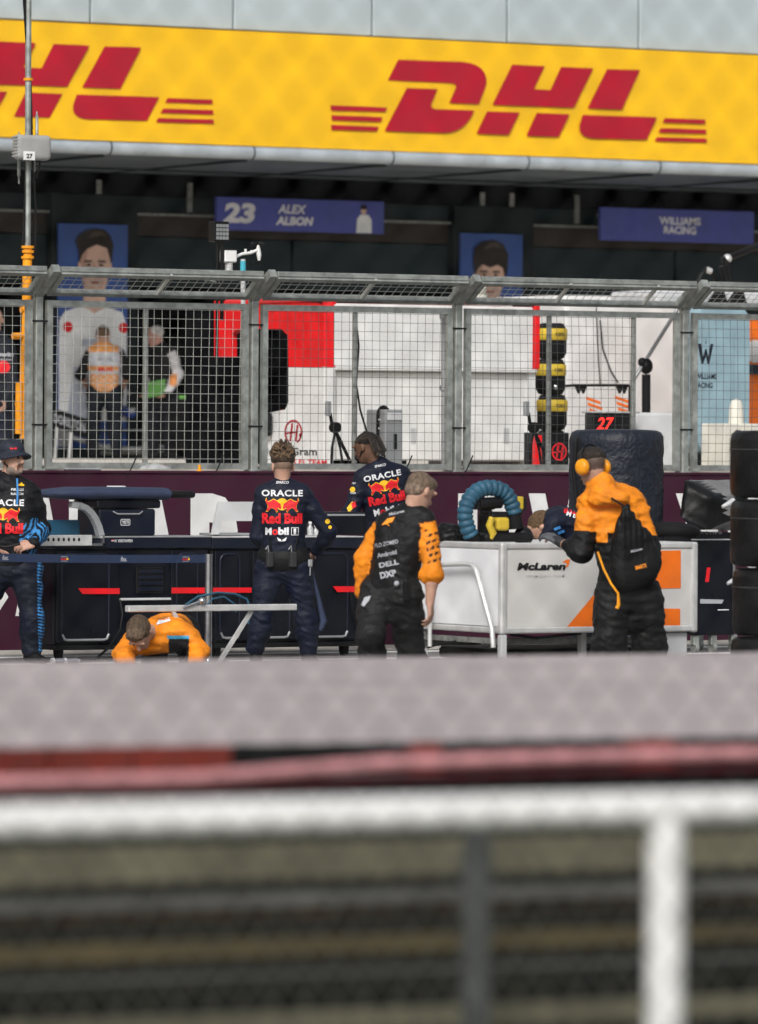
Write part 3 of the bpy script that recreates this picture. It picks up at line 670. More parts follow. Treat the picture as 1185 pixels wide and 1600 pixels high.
mb = MB(); p = P(622, 0, Y).x; z = Z_(622, 690, Y); mb.box(p - .018, p + .018, Y - .006, Y + .01, z - .07, z + .07, .004); mb.build('slot', M_bk, t)
mb = MB(); p = P(600, 690, Y + .1)
mb.prism([(-.07, 1.5 - p.z), (.07, 1.5 - p.z)] + [(.07 * math.cos(k), .24 + .09 * math.sin(k)) for k in [i * math.pi / 8 for i in range(9)]], p, XD, ZD, (0, .02, 0))
mb.build('drilled_plate', M_bk, t)
mb = MB()
for k in range(6):
    for s_ in (-.05, .0): mb.prism(circ(p.x + s_, p.z - .2 + k * .08, .011, 8), (0, Y + .097, 0), XD, ZD)
mb.build('hole', M_sg, t)
# yellow banded stack
def band_stack():
    Y = 48.6; c = P(861, 725, Y); s_ = sc(861, Y); zt = Z_(861, 505, Y); t = thing('banded_tyre_stack', 'stack of black covered tyres with yellow sidewall bands beside the white stand', 'tyre stack', (c.x, Y, ZP))
    n = 4; h = (zt - ZP) / n
    for k in range(n):
        z = ZP + k * h; dx = .012 * math.sin(k * 2.1)
        mb = MB(); mb.lathe([(.10, .0), (.125, .01), (.15, .06), (.15, h - .07), (.125, h - .01), (.10, h)], (c.x + dx, Y, z), n=24); ty = mb.build('tyre', M_bkm, t)
        mb = MB(); mb.lathe([(.148, h * .52), (.158, h * .55), (.158, h * .82), (.148, h * .85)], (c.x + dx, Y, z), n=24); mb.build('yellow_band', M_yb, ty)
        mb = MB(); txt(mb, 'P ZERO', (c.x + dx, Y - .160, z + h * .68), XD, ZD, .10, .035, .02); mb.build('lettering', M_em_k, ty)
    mb = MB(); mb.lathe([(.0, 0), (.02, .02), (.025, .05), (.0, .06)], (c.x - .05, Y - .16, Z_(855, 610, Y)), n=10); mb.build('valve_cap', M_chr, t)
band_stack()
def logo_case():
    Y = 46.4; a = P(852, 735, Y); b = P(890, 676, Y)
    t = thing('wheel_case', 'black equipment case with a round red emblem under the banded stack', 'case', ((a.x + b.x) / 2, Y, ZP))
    mb = MB(); mb.box(a.x, b.x, Y, Y + .4, ZP, b.z, .01); mb.build('case_body', M_bk, t)
    c = Vector(((a.x + b.x) / 2 + .02, Y - .004, (ZP + b.z) / 2 - .02)); A = circ(0, 0, .085, 24); B = circ(0, 0, .07, 24)
    mb = MB(); mb.add([c + XD * p + ZD * q_ for p, q_ in A + B], [(i, (i + 1) % 24, 24 + (i + 1) % 24, 24 + i) for i in range(24)])
    for poly in ([(-.04, -.06), (-.02, -.06), (.0, .06), (-.02, .06)], [(.015, -.06), (.035, -.06), (.05, .045), (.03, .05)], [(-.07, -.015), (.05, 0), (.05, .015), (-.07, 0)]): mb.prism(poly, c, XD, ZD)
    mb.build('emblem', M_em_r, t)
    mb = MB(); x = P(840, 700, Y).x; mb.box(x - .03, x + .06, Y, Y + .05, ZP, Z_(840, 680, Y), .01); mb.build('red_side', M_sred, t)
logo_case()
def white_stand():
    Y = 50.5; xl, xr = X_(882, Y), X_(1078, Y); zt = Z_(960, 462, Y)
    t = thing('awning_stand', 'large plain white pit stand with thin cables and orange flashes', 'pit stand', ((xl + xr) / 2, Y, ZP))
    mb = MB(); mb.box(xl, xr, Y, Y + 2, ZP, zt, .05, 3); mb.build('stand_body', M_sw, t)
    for c_, v0, v1 in ((X_(930, Y), 620, 665), (X_(975, Y), 618, 650)):
        for k in range(4):
            mb = MB(); z = Z_(950, v0 + k * 9, Y); mb.prism([(-.12 + .02 * k, 0), (.06 + .02 * k, -.05), (.06 + .02 * k, -.08), (-.12 + .02 * k, -.03)], (c_, Y - .004, z), XD, ZD); mb.build('orange_flash', M_or, t)
    mb = MB(); q = lambda u, v: P(u, v, Y - .05)
    mb.tube([q(938, 500), q(942, 545), q(955, 580), q(966, 598)], .008, 6); mb.tube([q(932, 480), q(935, 560), q(938, 600)], .006, 6); mb.build('cable', M_bk, t)
    Z = 49.6; q = lambda u, v: P(u, v, Z); t = thing('gantry_arm', 'thin black gantry bar with hanging clips in front of the white stand', 'gantry', q(935, 600))
    mb = MB(); mb.tube([q(868, 604), q(905, 602), q(985, 602)], .014, 8); mb.build('bar', M_bk, t)
    for u in (908, 972):
        mb = MB(); mb.prism([(-.09, 0), (.09, 0), (.04, -.10), (.015, -.03), (-.015, -.10), (-.05, -.03)], q(u, 600), XD, ZD, (0, .04, 0)); mb.build('clip', M_bk, t)
    mb = MB(); mb.cyl(q(985, 602), (q(985, 602).x, Z, ZP), .02, 8); mb.cyl(q(868, 604), (q(868, 604).x, Z, ZP), .02, 8); mb.build('leg', M_bk, t)
    Z = 49.0; q = lambda u, v: P(u, v, Z); t = thing('boom_stand', 'black stand with a slanted grey boom in the open fence gap', 'boom', q(1010, 720))
    mb = MB(); mb.cyl((q(1010, 700).x, Z, ZP), q(1010, 585), .045, 12); mb.build('column', M_bk, t)
    mb = MB(); mb.sphere(q(1010, 572), .07, 12, 1, 1, 1.2); mb.sphere(q(1004, 566), .05, 10); mb.build('joint', M_bk, t)
    mb = MB(); mb.cyl(q(985, 602), q(1062, 478), .02, 10); mb.build('boom', M_pgrey, t)
white_stand()
def wrapped():
    Y = 46.2; a = P(993, 735, Y); b = P(1056, 645, Y)
    t = thing('wrapped_equipment', 'pale grey equipment box wrapped in clear plastic film', 'box', ((a.x + b.x) / 2, Y, ZP))
    mb = MB(); mb.box(a.x, b.x, Y, Y + .5, ZP, b.z, .03, 3); mb.build('grey_box', M_sg, t)
    f = MB(); f.lathe([(.02, .0), (.20, .02), (.235, .10), (.22, .2), (.23, .3), (.19, .34)], ((a.x + b.x) / 2, Y + .22, ZP), n=26, wob=lambda q, z: .10 * math.sin(5 * q + 9 * z) + .06 * math.sin(11 * q - 15 * z)); f.build('film', M_film, t)
    Y = 46.0; a = P(926, 735, Y); b = P(992, 646, Y)
    t = thing('led_board', 'black digital board with a glowing red number 27', 'display', ((a.x + b.x) / 2, Y, ZP))
    mb = MB(); mb.box(a.x, b.x, Y, Y + .15, Z_(960, 675, Y), b.z, .012, 2); mb.build('housing', M_bk, t)
    mb = MB(); mb.box(a.x + .05, a.x + .1, Y + .03, Y + .1, ZP, Z_(960, 675, Y)); mb.box(b.x - .1, b.x - .05, Y + .03, Y + .1, ZP, Z_(960, 675, Y)); mb.build('leg', M_pgrey, t)
    mb = MB(); p = P(946, 662, Y - .004); txt(mb, '27', p, XD, ZD, .20, .12, .02, .25); mb.build('digits', M_led, t)
    mb = MB(); p = P(962, 643, Y + .05); mb.box(a.x - .01, b.x + .05, Y - .02, Y + .2, b.z, b.z + .02, .01, 2); mb.build('film_cover', M_film, t)
wrapped()
def blue_stand():
    Y = 47.6; xl, xr = X_(1090, Y), X_(1170, Y); zt = Z_(1120, 478, Y); t = thing('pit_stand', 'sky blue pit stand with a navy W emblem and rounded corner', 'pit stand', ((xl + xr) / 2, Y, ZP))
    z0 = ZP + .12
    mb = MB(); o = rrect(xl, z0, xr, zt, .16, 6); mb.prism(o, (0, Y, 0), XD, ZD, (0, .3, 0)); mb.build('stand_body', M_blue, t)
    mb = MB(); o = rrect(xl - .01, z0 + .02, xl + (xr - xl) * .66, zt - .10, .14, 6); mb.prism(o, (0, Y - .02, 0), XD, ZD, (0, .018, 0)); mb.build('raised_panel', M_blue, t)
    mb = MB(); mb.box(xl + .05, xr - .1, Y + .1, Y + .28, ZP, z0); mb.build('base', M_bk, t)
    mb = MB(); c = P(1103, 553, Y - .024)
    mb.prism([(-.095, .10), (-.055, .10), (-.03, -.03), (-.005, .05), (.01, .05), (.03, -.03), (.055, .10), (.09, .10), (.045, -.10), (.025, -.10), (.002, -.02), (-.03, -.10), (-.05, -.10)], c, XD, ZD)
    mb.prism([(-.006, .10), (.006, .10), (.003, .16)], c, XD, ZD); mb.build('emblem', M_navy, t)
    mb = MB(); txt(mb, 'WILLIAMS', P(1104, 588, Y - .024), XD, ZD, .25, .055, .02); txt(mb, 'RACING', P(1100, 602, Y - .024), XD, ZD, .21, .055, .02); mb.build('lettering', M_navy, t)
    mb = MB(); mb.box(xl - .3, xr + .8, Y + .31, Y + 1.2, zt + .015, zt + .16, .05, 3); mb.build('roof', M_sg, t)
    mb = MB()
    for u in (1122, 1152): p = P(u, 470, Y + .29); mb.prism([(-.12, -.02), (.12, -.02), (.08, .09), (-.03, .09)], p, XD, ZD, (0, .02, 0))
    mb.build('roof_window', M_bk, t)
    Y = 49.2; xl, xr = X_(1150, Y), X_(1290, Y); t = thing('pit_stand', 'bright orange pit stand with a dark side wing at the frame edge', 'pit stand', ((xl + xr) / 2, Y, ZP))
    mb = MB(); mb.prism(rrect(xl, ZP + .25, xr, Z_(1180, 492, Y), .1, 5), (0, Y, 0), XD, ZD, (0, .3, 0)); mb.build('stand_body', M_or, t)
    mb = MB(); mb.box(xl + .2, xr - .2, Y + .05, Y + .28, ZP, ZP + .25); mb.build('base', M_bk, t)
    mb = MB(); mb.prism(circ(0, 0, .12, 20), P(1180, 549, Y - .004), XD, ZD); mb.build('round_badge', M_sw, t)
    mb = MB(); mb.prism([(-.18, 0), (.05, .05), (.4, .05), (.4, -.06), (.0, -.05)], P(1172, 577, Y - .1), XD, ZD, (0, .09, 0)); mb.build('side_wing', M_navy, t)
blue_stand()
Y = 45.6; q = lambda u, v: P(u, v, Y); a = q(1131, 735); b = q(1190, 662)
t = thing('radome_unit', 'cream cabinet carrying a cream radome behind the right end fence panel', 'antenna', ((a.x + b.x) / 2, Y, ZP))
mb = MB(); mb.box(a.x, b.x, Y, Y + .4, ZP, b.z, .015, 2); mb.build('cabinet', M_cream, t)
c = q(1164, 662); mb = MB(); mb.lathe([(.075, 0), (.072, .10), (.062, .19), (.05, .215), (.03, .232), (.004, .24)], (c.x, Y + .15, c.z), n=20); mb.build('radome', M_cream, t)
mb = MB()
for v in (677, 706): p = q(1153, v); mb.box(p.x - .03, p.x + .03, Y - .012, Y, p.z - .03, p.z + .03, .005)
mb.build('latch', M_bk, t)
# black jib arms over the blue stand
Y = 52; q = lambda u, v: P(u, v, Y)
t = thing('jib_crane', 'black jib arms and lamp hoops above the sky blue stand', 'crane', (q(1135, 700).x, Y, ZP))
mb = MB(); mb.cyl((q(1135, 700).x, Y, ZP), q(1135, 405), .04, 10); mb.build('column', M_bk, t)
mb = MB(); mb.cyl(q(1128, 407), q(1215, 372), .035, 10); mb.cyl(q(1130, 415), q(1136, 440), .05, 10); mb.build('jib', M_bk, t)
mb = MB(); mb.tube([q(1088, 448), q(1096, 430), q(1104, 420), q(1112, 424), q(1122, 440), q(1130, 452)], .028, 8); mb.build('hoop', M_bk, t)
mb = MB(); mb.cyl(q(1103, 421), q(1111, 424), .034, 10); mb.sphere(q(1137, 404), .05); mb.build('joint', M_alu, t)

# ------------------------------------------------------------------ in and before the dark garage bay: a racing car nose
def car():
    Y = 64.9; x = X_(204, Y)
    t = thing('racing_car', 'blue nosed racing car on stands facing out of the dark garage', 'racing car', (x, Y, ZP))
    mb = MB(); z = ZP
    sec = [(0, .58, .08, .05), (.25, .62, .12, .09), (.9, .82, .15, .13), (1.8, 1.12, .22, .2), (2.6, 1.25, .3, .25)]
    vs = []; fs = []; n = 12
    for (dy, h, w_, hh) in sec: vs += [(x + w_ * math.cos(2 * math.pi * k / n), Y + dy, z + h + hh * math.sin(2 * math.pi * k / n)) for k in range(n)]
    for i in range(len(sec) - 1): fs += [(i * n + k, i * n + (k + 1) % n, (i + 1) * n + (k + 1) % n, (i + 1) * n + k) for k in range(n)]
    mb.add(vs, fs, True); mb.add(vs[:n], [list(range(n))]); no = mb.build('nose', mat('racing_blue', (.02, .06, .28), .25, coat=.4), t)
    mb = MB(); txt(mb, 'W', (x, Y - .03, z + .62), XD, ZD, .1, .08, .03); txt(mb, 'DURACELL', (x, Y + .2, z + .86), XD, Vector((0, .25, 1)), .2, .06, .03); mb.build('lettering', M_em_w, no)
    mb = MB(); mb.tube([(x - .9, Y + .1, z + .30), (x - .45, Y - .05, z + .16), (x, Y - .08, z + .12), (x + .45, Y - .05, z + .16), (x + .9, Y + .1, z + .34)], .035, 8)
    mb.box(x - .95, x + .95, Y + .05, Y + .45, z + .36, z + .38, .01); mb.box(x - .95, x - .93, Y - .1, Y + .5, z + .15, z + .45); mb.box(x + .93, x + .95, Y - .1, Y + .5, z + .15, z + .45); mb.build('front_wing', M_pgrey, t)
    for sx in (-.78, .78):
        mb = MB(); mb.cyl((x + sx - .17, Y + 1.2, z + .45), (x + sx + .17, Y + 1.2, z + .45), .34, 24); mb.build('wheel', M_bkm, t)
    mb = MB(); mb.box(x - .75, x + .75, Y + 2.2, Y + 4.5, z + .2, z + .9, .15, 3); mb.box(x - .3, x + .3, Y + 2.5, Y + 4.5, z + .9, z + 1.3, .1, 3); mb.build('tub', M_navyb, t)
    mb = MB(); mb.bar((x - .4, Y + .05, z + .08), (x + .55, Y + .05, z + .08), .05, .05)
    for sx in (-.3, .3): mb.cyl((x + sx, Y + .6, z), (x + sx, Y + .6, z + .6), .03, 8)
    mb.build('stand', M_galv, t)
car()
Y = 64.4; a = P(84, 700, Y); z = Z_(100, 655, Y)
t = thing('wing_element', 'dark carbon wing element with white lettering leaning in the garage', 'wing', P(105, 700, Y))
mb = MB(); mb.bar(P(78, 650, Y), P(138, 670, Y), .04, .22, (0, 0, 1)); mb.build('blade', M_bk, t)
p0, p1 = P(82, 652, Y - .03), P(136, 669, Y - .03); mb = MB(); txt(mb, 'DORILTON', (p0 + p1) / 2, p1 - p0, ZD, (p1 - p0).length * .9, .12, .02); mb.build('lettering', M_em_g, t)
mb = MB(); mb.cyl(P(112, 665, Y), (P(112, 0, Y).x, Y, ZP), .02, 8); mb.cyl(P(90, 655, Y), (P(90, 0, Y).x, Y, ZP), .02, 8); mb.build('trestle', M_alu, t)
Y = 65.2; a = P(203, 715, Y); b = P(223, 560, Y); mb = MB(); mb.box(a.x, b.x, Y + .5, Y + 1, ZP, b.z, .03); small('tool_cabinet', 'tall mid blue cabinet in the dark garage between two bystanders', 'cabinet', mb, mat('mid_blue', (.02, .10, .26), .4), (a.x, Y + .5, ZP))
Y = 63; a = P(298, 715, Y); b = P(360, 617, Y)
t = thing('tool_trolley', 'dark trolley with a green tray in front of the garage', 'trolley', ((a.x + b.x) / 2, Y, ZP))
mb = MB(); mb.box(a.x, b.x, Y, Y + .6, ZP + .12, b.z - .06, .02); mb.build('trolley_body', M_bk, t)
mb = MB(); c = P(318, 614, Y); mb.box(c.x - .14, c.x + .14, Y + .05, Y + .4, b.z - .06, b.z - .01, .01); mb.build('green_tray', M_grn, t)
for sx in (a.x + .06, b.x - .06):
    mb = MB(); mb.cyl((sx - .02, Y + .1, ZP + .06), (sx + .02, Y + .1, ZP + .06), .06, 12); mb.build('castor', M_bkm, t)
# ------------------------------------------------------------------ trackside: the dark work benches
def bench(u0, u1, first):
    Y = 41.9; x0, x1 = X_(u0, Y), X_(u1, Y); um = (u0 + u1) / 2; q = lambda u, v: P(u, v, Y)
    zt = Z_(um, 838, Y); zf = Z_(um, 857, Y); zb = .10
    t = thing('work_bench', 'dark navy work bench with a cool box and long pad on its top' if first else 'dark navy work bench behind the curly haired man with red stripe end', 'work bench', ((x0 + x1) / 2, Y, 0), 'dark navy work benches along the wall')
    mb = MB(); mb.box(x0, x1, Y + .02, Y + .58, zb + .03, zf - .005, .012); mb.build('carcass', M_navyb, t)
    mb = MB(); mb.box(x0 - .01, x1 + .01, Y - .012, Y + .59, zf, zt - .012, .006); mb.build('fascia', M_navy, t)
    mb = MB(); mb.box(x0 - .012, x1 + .012, Y - .015, Y + .60, zt - .012, zt, .004); mb.build('worktop', M_alu if not first else M_pgrey, t)
    mb = MB(); mb.box(x0 + .02, x1 - .02, Y + .0, Y + .56, zb - .01, zb + .03); mb.build('plinth', M_bk, t)
    for sx in (x0 + .1, x1 - .1):
        mb = MB(); mb.cyl((sx - .02, Y + .12, .055), (sx + .02, Y + .12, .055), .05, 12); mb.box(sx - .03, sx + .03, Y + .08, Y + .16, .06, zb, .005); mb.build('castor', M_bkm, t)
    doors = [(88, 188), (268, 326)] if first else [(336, 392), (395, 470), (474, 560)]
    for a, b in doors:
        xa, xb = X_(a, Y), X_(b, Y); z1 = zf - .015; z0 = zb + .05
        mb = MB(); mb.box(xa + .008, xb - .008, Y, Y + .02, z0, z1, .006); d = mb.build('door', M_navyb, t)
        if b - a > 40:
            r = .035; o = rrect(xa + .055, z0 + .02, xb - .10, z1 - .03, .06, 5)
            mb = MB(); mb.tube([(p, Y - .002, r_) for p, r_ in o], .012, 8, closed=True); mb.build('door_rim', M_navy, d)
            mb = MB(); mb.tube([(xa + .06, Y - .006, z0 + .07), (xa + .08, Y - .006, z0 + .03), (xa + .11, Y - .006, z0 + .022), (xb - .15, Y - .006, z0 + .022), (xb - .12, Y - .006, z0 + .03), (xb - .10, Y - .006, z0 + .07)], .012, 8); mb.build('kick_trim', M_pgrey, d)
    if first:
        xa, xb = X_(190, Y), X_(268, Y); zs_ = Z_(228, 938, Y)
        mb = MB(); mb.box(xa, xb, Y - .012, Y + .03, zs_, zs_ + .02, .004); mb.build('shelf_edge', M_sg, t)
        mb = MB(); mb.box(X_(214, Y), X_(258, Y), Y - .006, Y + .02, Z_(236, 927, Y), Z_(236, 886, Y), .008); dr = mb.build('drawer_unit', M_bk, t)
        for k in range(4):
            z = Z_(236, 893 + k * 9, Y); mb = MB(); mb.box(X_(217, Y), X_(255, Y), Y - .014, Y - .006, z - .016, z + .014, .003); dd = mb.build('drawer', M_navy, dr)
    mb = MB()
    strips = [((121, 919), (186, 919), (186, 928), (128, 928)), ((267, 918), (326, 918), (326, 927), (267, 927))] if first else [((332, 918), (392, 918), (392, 926), (332, 926)), ((519, 916), (560, 916), (560, 925), (526, 925))]
    for s_ in strips: mb = MB(); mb.prism([(P(u, v, Y).x, P(u, v, Y).z) for u, v in s_], (0, Y - .0155, 0), XD, ZD); mb.build('red_stripe', M_rs, t)
    if first:
        mb = MB(); p = q(192, 845); txt(mb, 'M. VERSTAPPEN', p - YD * .016, XD, ZD, X_(206, Y) - X_(178, Y), .024, .02); mb.build('name_lettering', M_em_w, t)
        mb = MB(); p = q(175, 845); mb.prism([(-.012, .004), (.012, .004), (.012, .01), (-.012, .01)], p - YD * .0155, XD, ZD); mb.build('flag_stripe', M_rs, t)
        mb = MB(); mb.prism([(-.012, -.003), (.012, -.003), (.012, .0035), (-.012, .0035)], p - YD * .0155, XD, ZD); mb.build('flag_band', M_em_w, t)
    mb = MB()
    for dx in (.05, .12): mb.tube([(x1 - dx, Y - .005, zb + .5), (x1 - dx + .02, Y - .03, zb + .3), (x1 - dx + .1, Y - .02, zb + .05)], .007, 6)
    mb.build('lead', M_bk, t)
    return zt
ZB = bench(86, 329, True); bench(333, 566, False)
Y = 42.1; q = lambda u, v, y=Y: P(u, v, y)
# cool box
a = q(157, 0); b = q(250, 0); zt = Z_(200, 795, Y)
t = thing('cool_box', 'navy cool box with a white framed maker badge on the bench', 'cool box', ((a.x + b.x) / 2, Y, ZB))
mb = MB(); mb.box(a.x + .01, b.x - .01, Y, Y + .40, ZB, zt, .02, 2); mb.build('body', M_navy, t)
mb = MB(); mb.box(a.x - .02, b.x + .03, Y - .02, Y + .42, zt + .004, zt + .075, .02, 2); mb.build('lid', M_navyb, t)
mb = MB(); c = q(196, 816); o = rrect(-.045, -.027, .045, .027, .012, 3); i_ = rrect(-.040, -.022, .040, .022, .009, 3); n = len(o)
mb.add([c - YD * .003 + XD * p + ZD * r for p, r in o + i_], [(i, (i + 1) % n, n + (i + 1) % n, n + i) for i in range(n)]); txt(mb, 'YETI', c - YD * .003, XD, ZD, .066, .028, .03); mb.build('badge', M_em_w, t)
mb = MB(); mb.tube([q(176, 799) - YD * .01, q(182, 803) - YD * .025, q(216, 803) - YD * .025, q(222, 799) - YD * .01], .007, 8); mb.build('handle', M_pgrey, t)
# long padded cover
zl_ = zt + .078
t = thing('padded_cover', 'long navy padded cover resting on the cool box lid', 'cover', (q(186, 0).x, Y, zl_))
mb = MB(); xa, xb = X_(72, Y), X_(262, Y); n = 14; vs = []; fs = []
for i in range(25):
    k = i / 24; x = xa + (xb - xa) * k; w_ = .26 * min(1, (k / .12) ** .5 if k > 0 else .05) + .02; h = .022 + .032 * min(1, k / .3 + .05); zc = zl_ + .045 + .006 * math.sin(k * 3)
    for j in range(n): an = 2 * math.pi * j / n; ca, sa = math.cos(an), math.sin(an); vs.append((x, Y + .2 + w_ * math.copysign(abs(ca) ** .6, ca), zc + h * math.copysign(abs(sa) ** .7, sa)))
for i in range(24): fs += [(i * n + j, i * n + (j + 1) % n, (i + 1) * n + (j + 1) % n, (i + 1) * n + j) for j in range(n)]
mb.add(vs, fs, True); mb.add(vs[:n], [list(range(n))]); mb.add(vs[-n:], [list(range(n))]); mb.build('pad', M_navyf, t)
mb = MB(); mb.box(xb, X_(303, Y), Y - .05, Y + .45, zl_ + .012, zl_ + .072, .026, 3); mb.build('black_end', M_bk, t)
mb = MB(); p = q(194, 768); mb.box(p.x - .06, p.x + .07, Y + .1, Y + .2, zl_ + .095, zl_ + .112, .004); mb.build('label_strip', M_em_w, t)
# curved grey arm and perforated bracket
t = thing('curved_arm', 'curved grey metal arm beside the cool box', 'arm', (q(140, 0).x, Y, ZB))
mb = MB(); pth = [(112, 788), (124, 789), (134, 793), (143, 801), (150, 812), (155, 824), (158, 837)]
for (a0, a1) in zip(pth[:-1], pth[1:]): mb.bar(q(*a0) + YD * .02, q(a1[0] + 1, a1[1] + 1) + YD * .02, .05, .07, YD)
mb.build('arm_band', M_pgrey, t)
mb = MB(); mb.box(X_(96, Y), X_(147, Y), Y + .25, Y + .3, ZB, Z_(120, 813, Y), .006); small('blue_tool_panel', 'teal blue tool panel standing behind the perforated bracket', 'panel', mb, mat('teal_panel', (.02, .09, .16), .4), (X_(120, Y), Y + .25, ZB))
Yb = 41.84
t = thing('perforated_bracket', 'silver perforated bracket on the bench edge near the shouting man', 'bracket', (X_(110, Yb), Yb, Z_(110, 853, Yb)))
mb = MB(); xa, xb = X_(66, Yb), X_(145, Yb); mb.box(xa, xb, Yb, Yb + .04, Z_(110, 853, Yb), Z_(110, 836, Yb), .004); mb.build('plate', M_alu, t)
mb = MB()
for k in range(7): mb.prism(circ(xa + .06 + k * .047, Z_(110, 843, Yb), .011, 12, .016), (0, Yb - .003, 0), XD, ZD)
mb.build('hole', M_em_k, t)
mb = MB(); xe = X_(164, Yb); mb.box(xb, xe, Yb, Yb + .03, Z_(150, 853, Yb), Z_(150, 849, Yb)); mb.box(xe - .015, xe, Yb, Yb + .04, Z_(150, 853, Yb), Z_(150, 836, Yb)); mb.box(xb, xe, Yb + .03, Yb + .04, Z_(150, 841, Yb), Z_(150, 837, Yb)); mb.build('end_clip', M_chr, t)
# pale angled screen holder
t = thing('screen_holder', 'pale grey angled holder frame on the bench left of the curly haired man', 'holder', (X_(364, Y), Y, ZB))
mb = MB(); o = [(332, 835), (343, 784), (398, 784), (398, 835)]; pz = lambda l: [(P(u, v, Y).x, P(u, v, Y).z) for u, v in l]
mb.prism(pz([(332, 835), (342, 784), (400, 784), (400, 814), (346, 814), (343, 835)]), (0, Y, 0), XD, ZD, (0, .03, 0)); mb.build('frame', M_sg, t)
mb = MB(); mb.box(X_(338, Y), X_(400, Y), Y + .03, Y + .3, ZB, ZB + .02, .004); mb.build('foot', M_pgrey, t)
for u, h, lab in ((494, .10, 'small clear bottle on the bench beside the curly haired man'), (503, .07, 'small squat clear pot next to the bottle on the bench')):
    p = P(u, 835, Y); mb = MB(); mb.lathe([(.025, 0), (.027, h * .6), (.012, h * .8), (.013, h)], (p.x, Y + .1, ZB), n=12); tt = thing('bottle', lab, 'bottle', (p.x, Y + .1, ZB)); mb.build('bottle_body', M_film, tt)
    mb = MB(); mb.cyl((p.x, Y + .1, ZB + h), (p.x, Y + .1, ZB + h + .015), .015, 12); mb.build('cap', M_wht, tt)
Y2 = 42.3; t = thing('monitor_case', 'black monitor case on the bench under the braided man elbow', 'case', (X_(540, Y2), Y2, ZB))
mb = MB(); mb.box(X_(510, Y2), X_(572, Y2), Y2, Y2 + .4, ZB, Z_(540, 800, Y2), .015, 2); mb.build('case_body', M_navyb, t)
mb = MB(); mb.box(X_(512, Y2), X_(570, Y2), Y2 - .01, Y2, Z_(540, 806, Y2), Z_(540, 803, Y2)); mb.build('lid_edge', M_pgrey, t)

# ------------------------------------------------------------------ retractable belt barrier
Y = 41.0; p = P(326.5, 868, Y)
t = thing('belt_barrier', 'polished post with a navy printed belt across the dark bench', 'barrier', (p.x, Y, 0))
mb = MB(); mb.cyl((p.x, Y, .02), (p.x, Y, p.z), .031, 16); mb.cyl((p.x, Y, p.z), (p.x, Y, p.z + .012), .034, 16); mb.build('post', M_chr, t)
mb = MB(); mb.lathe([(.18, 0), (.175, .012), (.06, .03), (.034, .035)], (p.x, Y, .01), n=24); mb.build('base', M_chr, t)
mb = MB(); b0 = P(-120, 868, Y); b1 = P(322, 873, Y); nb = 12
vs = []
for i in range(nb + 1):
    k = i / nb; c = b0.lerp(b1, k); c.z -= .012 * math.sin(math.pi * k); vs += [(c.x, Y, c.z - .033), (c.x, Y, c.z + .033), (c.x, Y + .003, c.z - .033), (c.x, Y + .003, c.z + .033)]
mb.add(vs, sum([[(i * 4, i * 4 + 4, i * 4 + 5, i * 4 + 1), (i * 4 + 2, i * 4 + 3, i * 4 + 7, i * 4 + 6), (i * 4 + 1, i * 4 + 5, i * 4 + 7, i * 4 + 3), (i * 4, i * 4 + 2, i * 4 + 6, i * 4 + 4)] for i in range(nb)], []), False)
belt = mb.build('belt', mat('belt_navy', (.018, .032, .075), .6, var=.15, scale=20), t)
mw, mr_, my = MB(), MB(), MB()
def beltp(u): k = (X_(u, Y) - b0.x) / (b1.x - b0.x); c = b0.lerp(b1, k); return Vector((c.x, Y - .004, c.z - .012 * math.sin(math.pi * k)))
for u in (9, 194): txt(mw, 'flex.', beltp(u), XD, ZD, .055, .04, .02, .2)
for u in (101, 291):
    c = beltp(u); txt(mw, 'ORACLE', c + ZD * .015, XD, ZD, .06, .010, .02); txt(mr_, 'Red Bull', c - ZD * .004 - XD * .008, XD, ZD, .045, .016, .03); txt(mw, 'RACING', c - ZD * .02, XD, ZD, .055, .008, .02); my.prism(circ(0, 0, .009, 10), c + XD * .028 - ZD * .003, XD, ZD)
mw.build('white_print', M_em_g, belt); mr_.build('red_print', M_em_r, belt); my.build('yellow_print', M_em_y, belt)
# cables on the ground and from the post
mb = MB(); q = lambda u, v, y: P(u, v, y)
mb.tube([q(188, 938, 41.85), q(192, 960, 41.8), q(188, 985, 41.75), q(170, 1012, 41.7), q(150, 1030, 41.6), q(120, 1034, 41.3)], .011, 8)
small('black_cable', 'black cable drooping from the bench shelf to the ground', 'cable', mb, M_bk, q(150, 1034, 41.6))
Yc = 40.0; t = thing('cable_loop', 'grey green cable loop over the silver trestle top', 'cable', q(360, 945, Yc))
mb = MB(); mb.tube([q(290, 945, Yc), q(310, 932, Yc), q(340, 926, Yc), q(368, 928, Yc), q(386, 936, Yc), q(391, 950, Yc), q(388, 975, Yc)], .009, 8); mb.tube([q(320, 950, Yc), q(332, 936, Yc), q(350, 932, Yc), q(366, 943, Yc), q(369, 956, Yc)], .008, 8); mb.build('loop', M_hose, t)
# air fittings on the ground
def fitting(u, v, lab):
    Yk = 41.2; p = P(u, v, Yk); p.z = .03; t = thing('air_coupling', lab, 'coupling', (p.x, Yk, 0), 'metal couplings lying by the bench')
    mb = MB(); mb.cyl((p.x - .05, Yk, .03), (p.x + .05, Yk, .035), .024, 12); mb.build('body', M_chr, t)
    mb = MB(); mb.cyl((p.x + .05, Yk, .035), (p.x + .075, Yk + .01, .03), .015, 10); mb.cyl((p.x - .07, Yk, .03), (p.x - .05, Yk, .03), .03, 12); mb.build('collar', M_alu, t)
fitting(112, 1030, 'metal hose coupling on the ground, the one nearest the drooping cable'); fitting(93, 1030, 'metal hose coupling on the ground, the one nearest the shouting man')
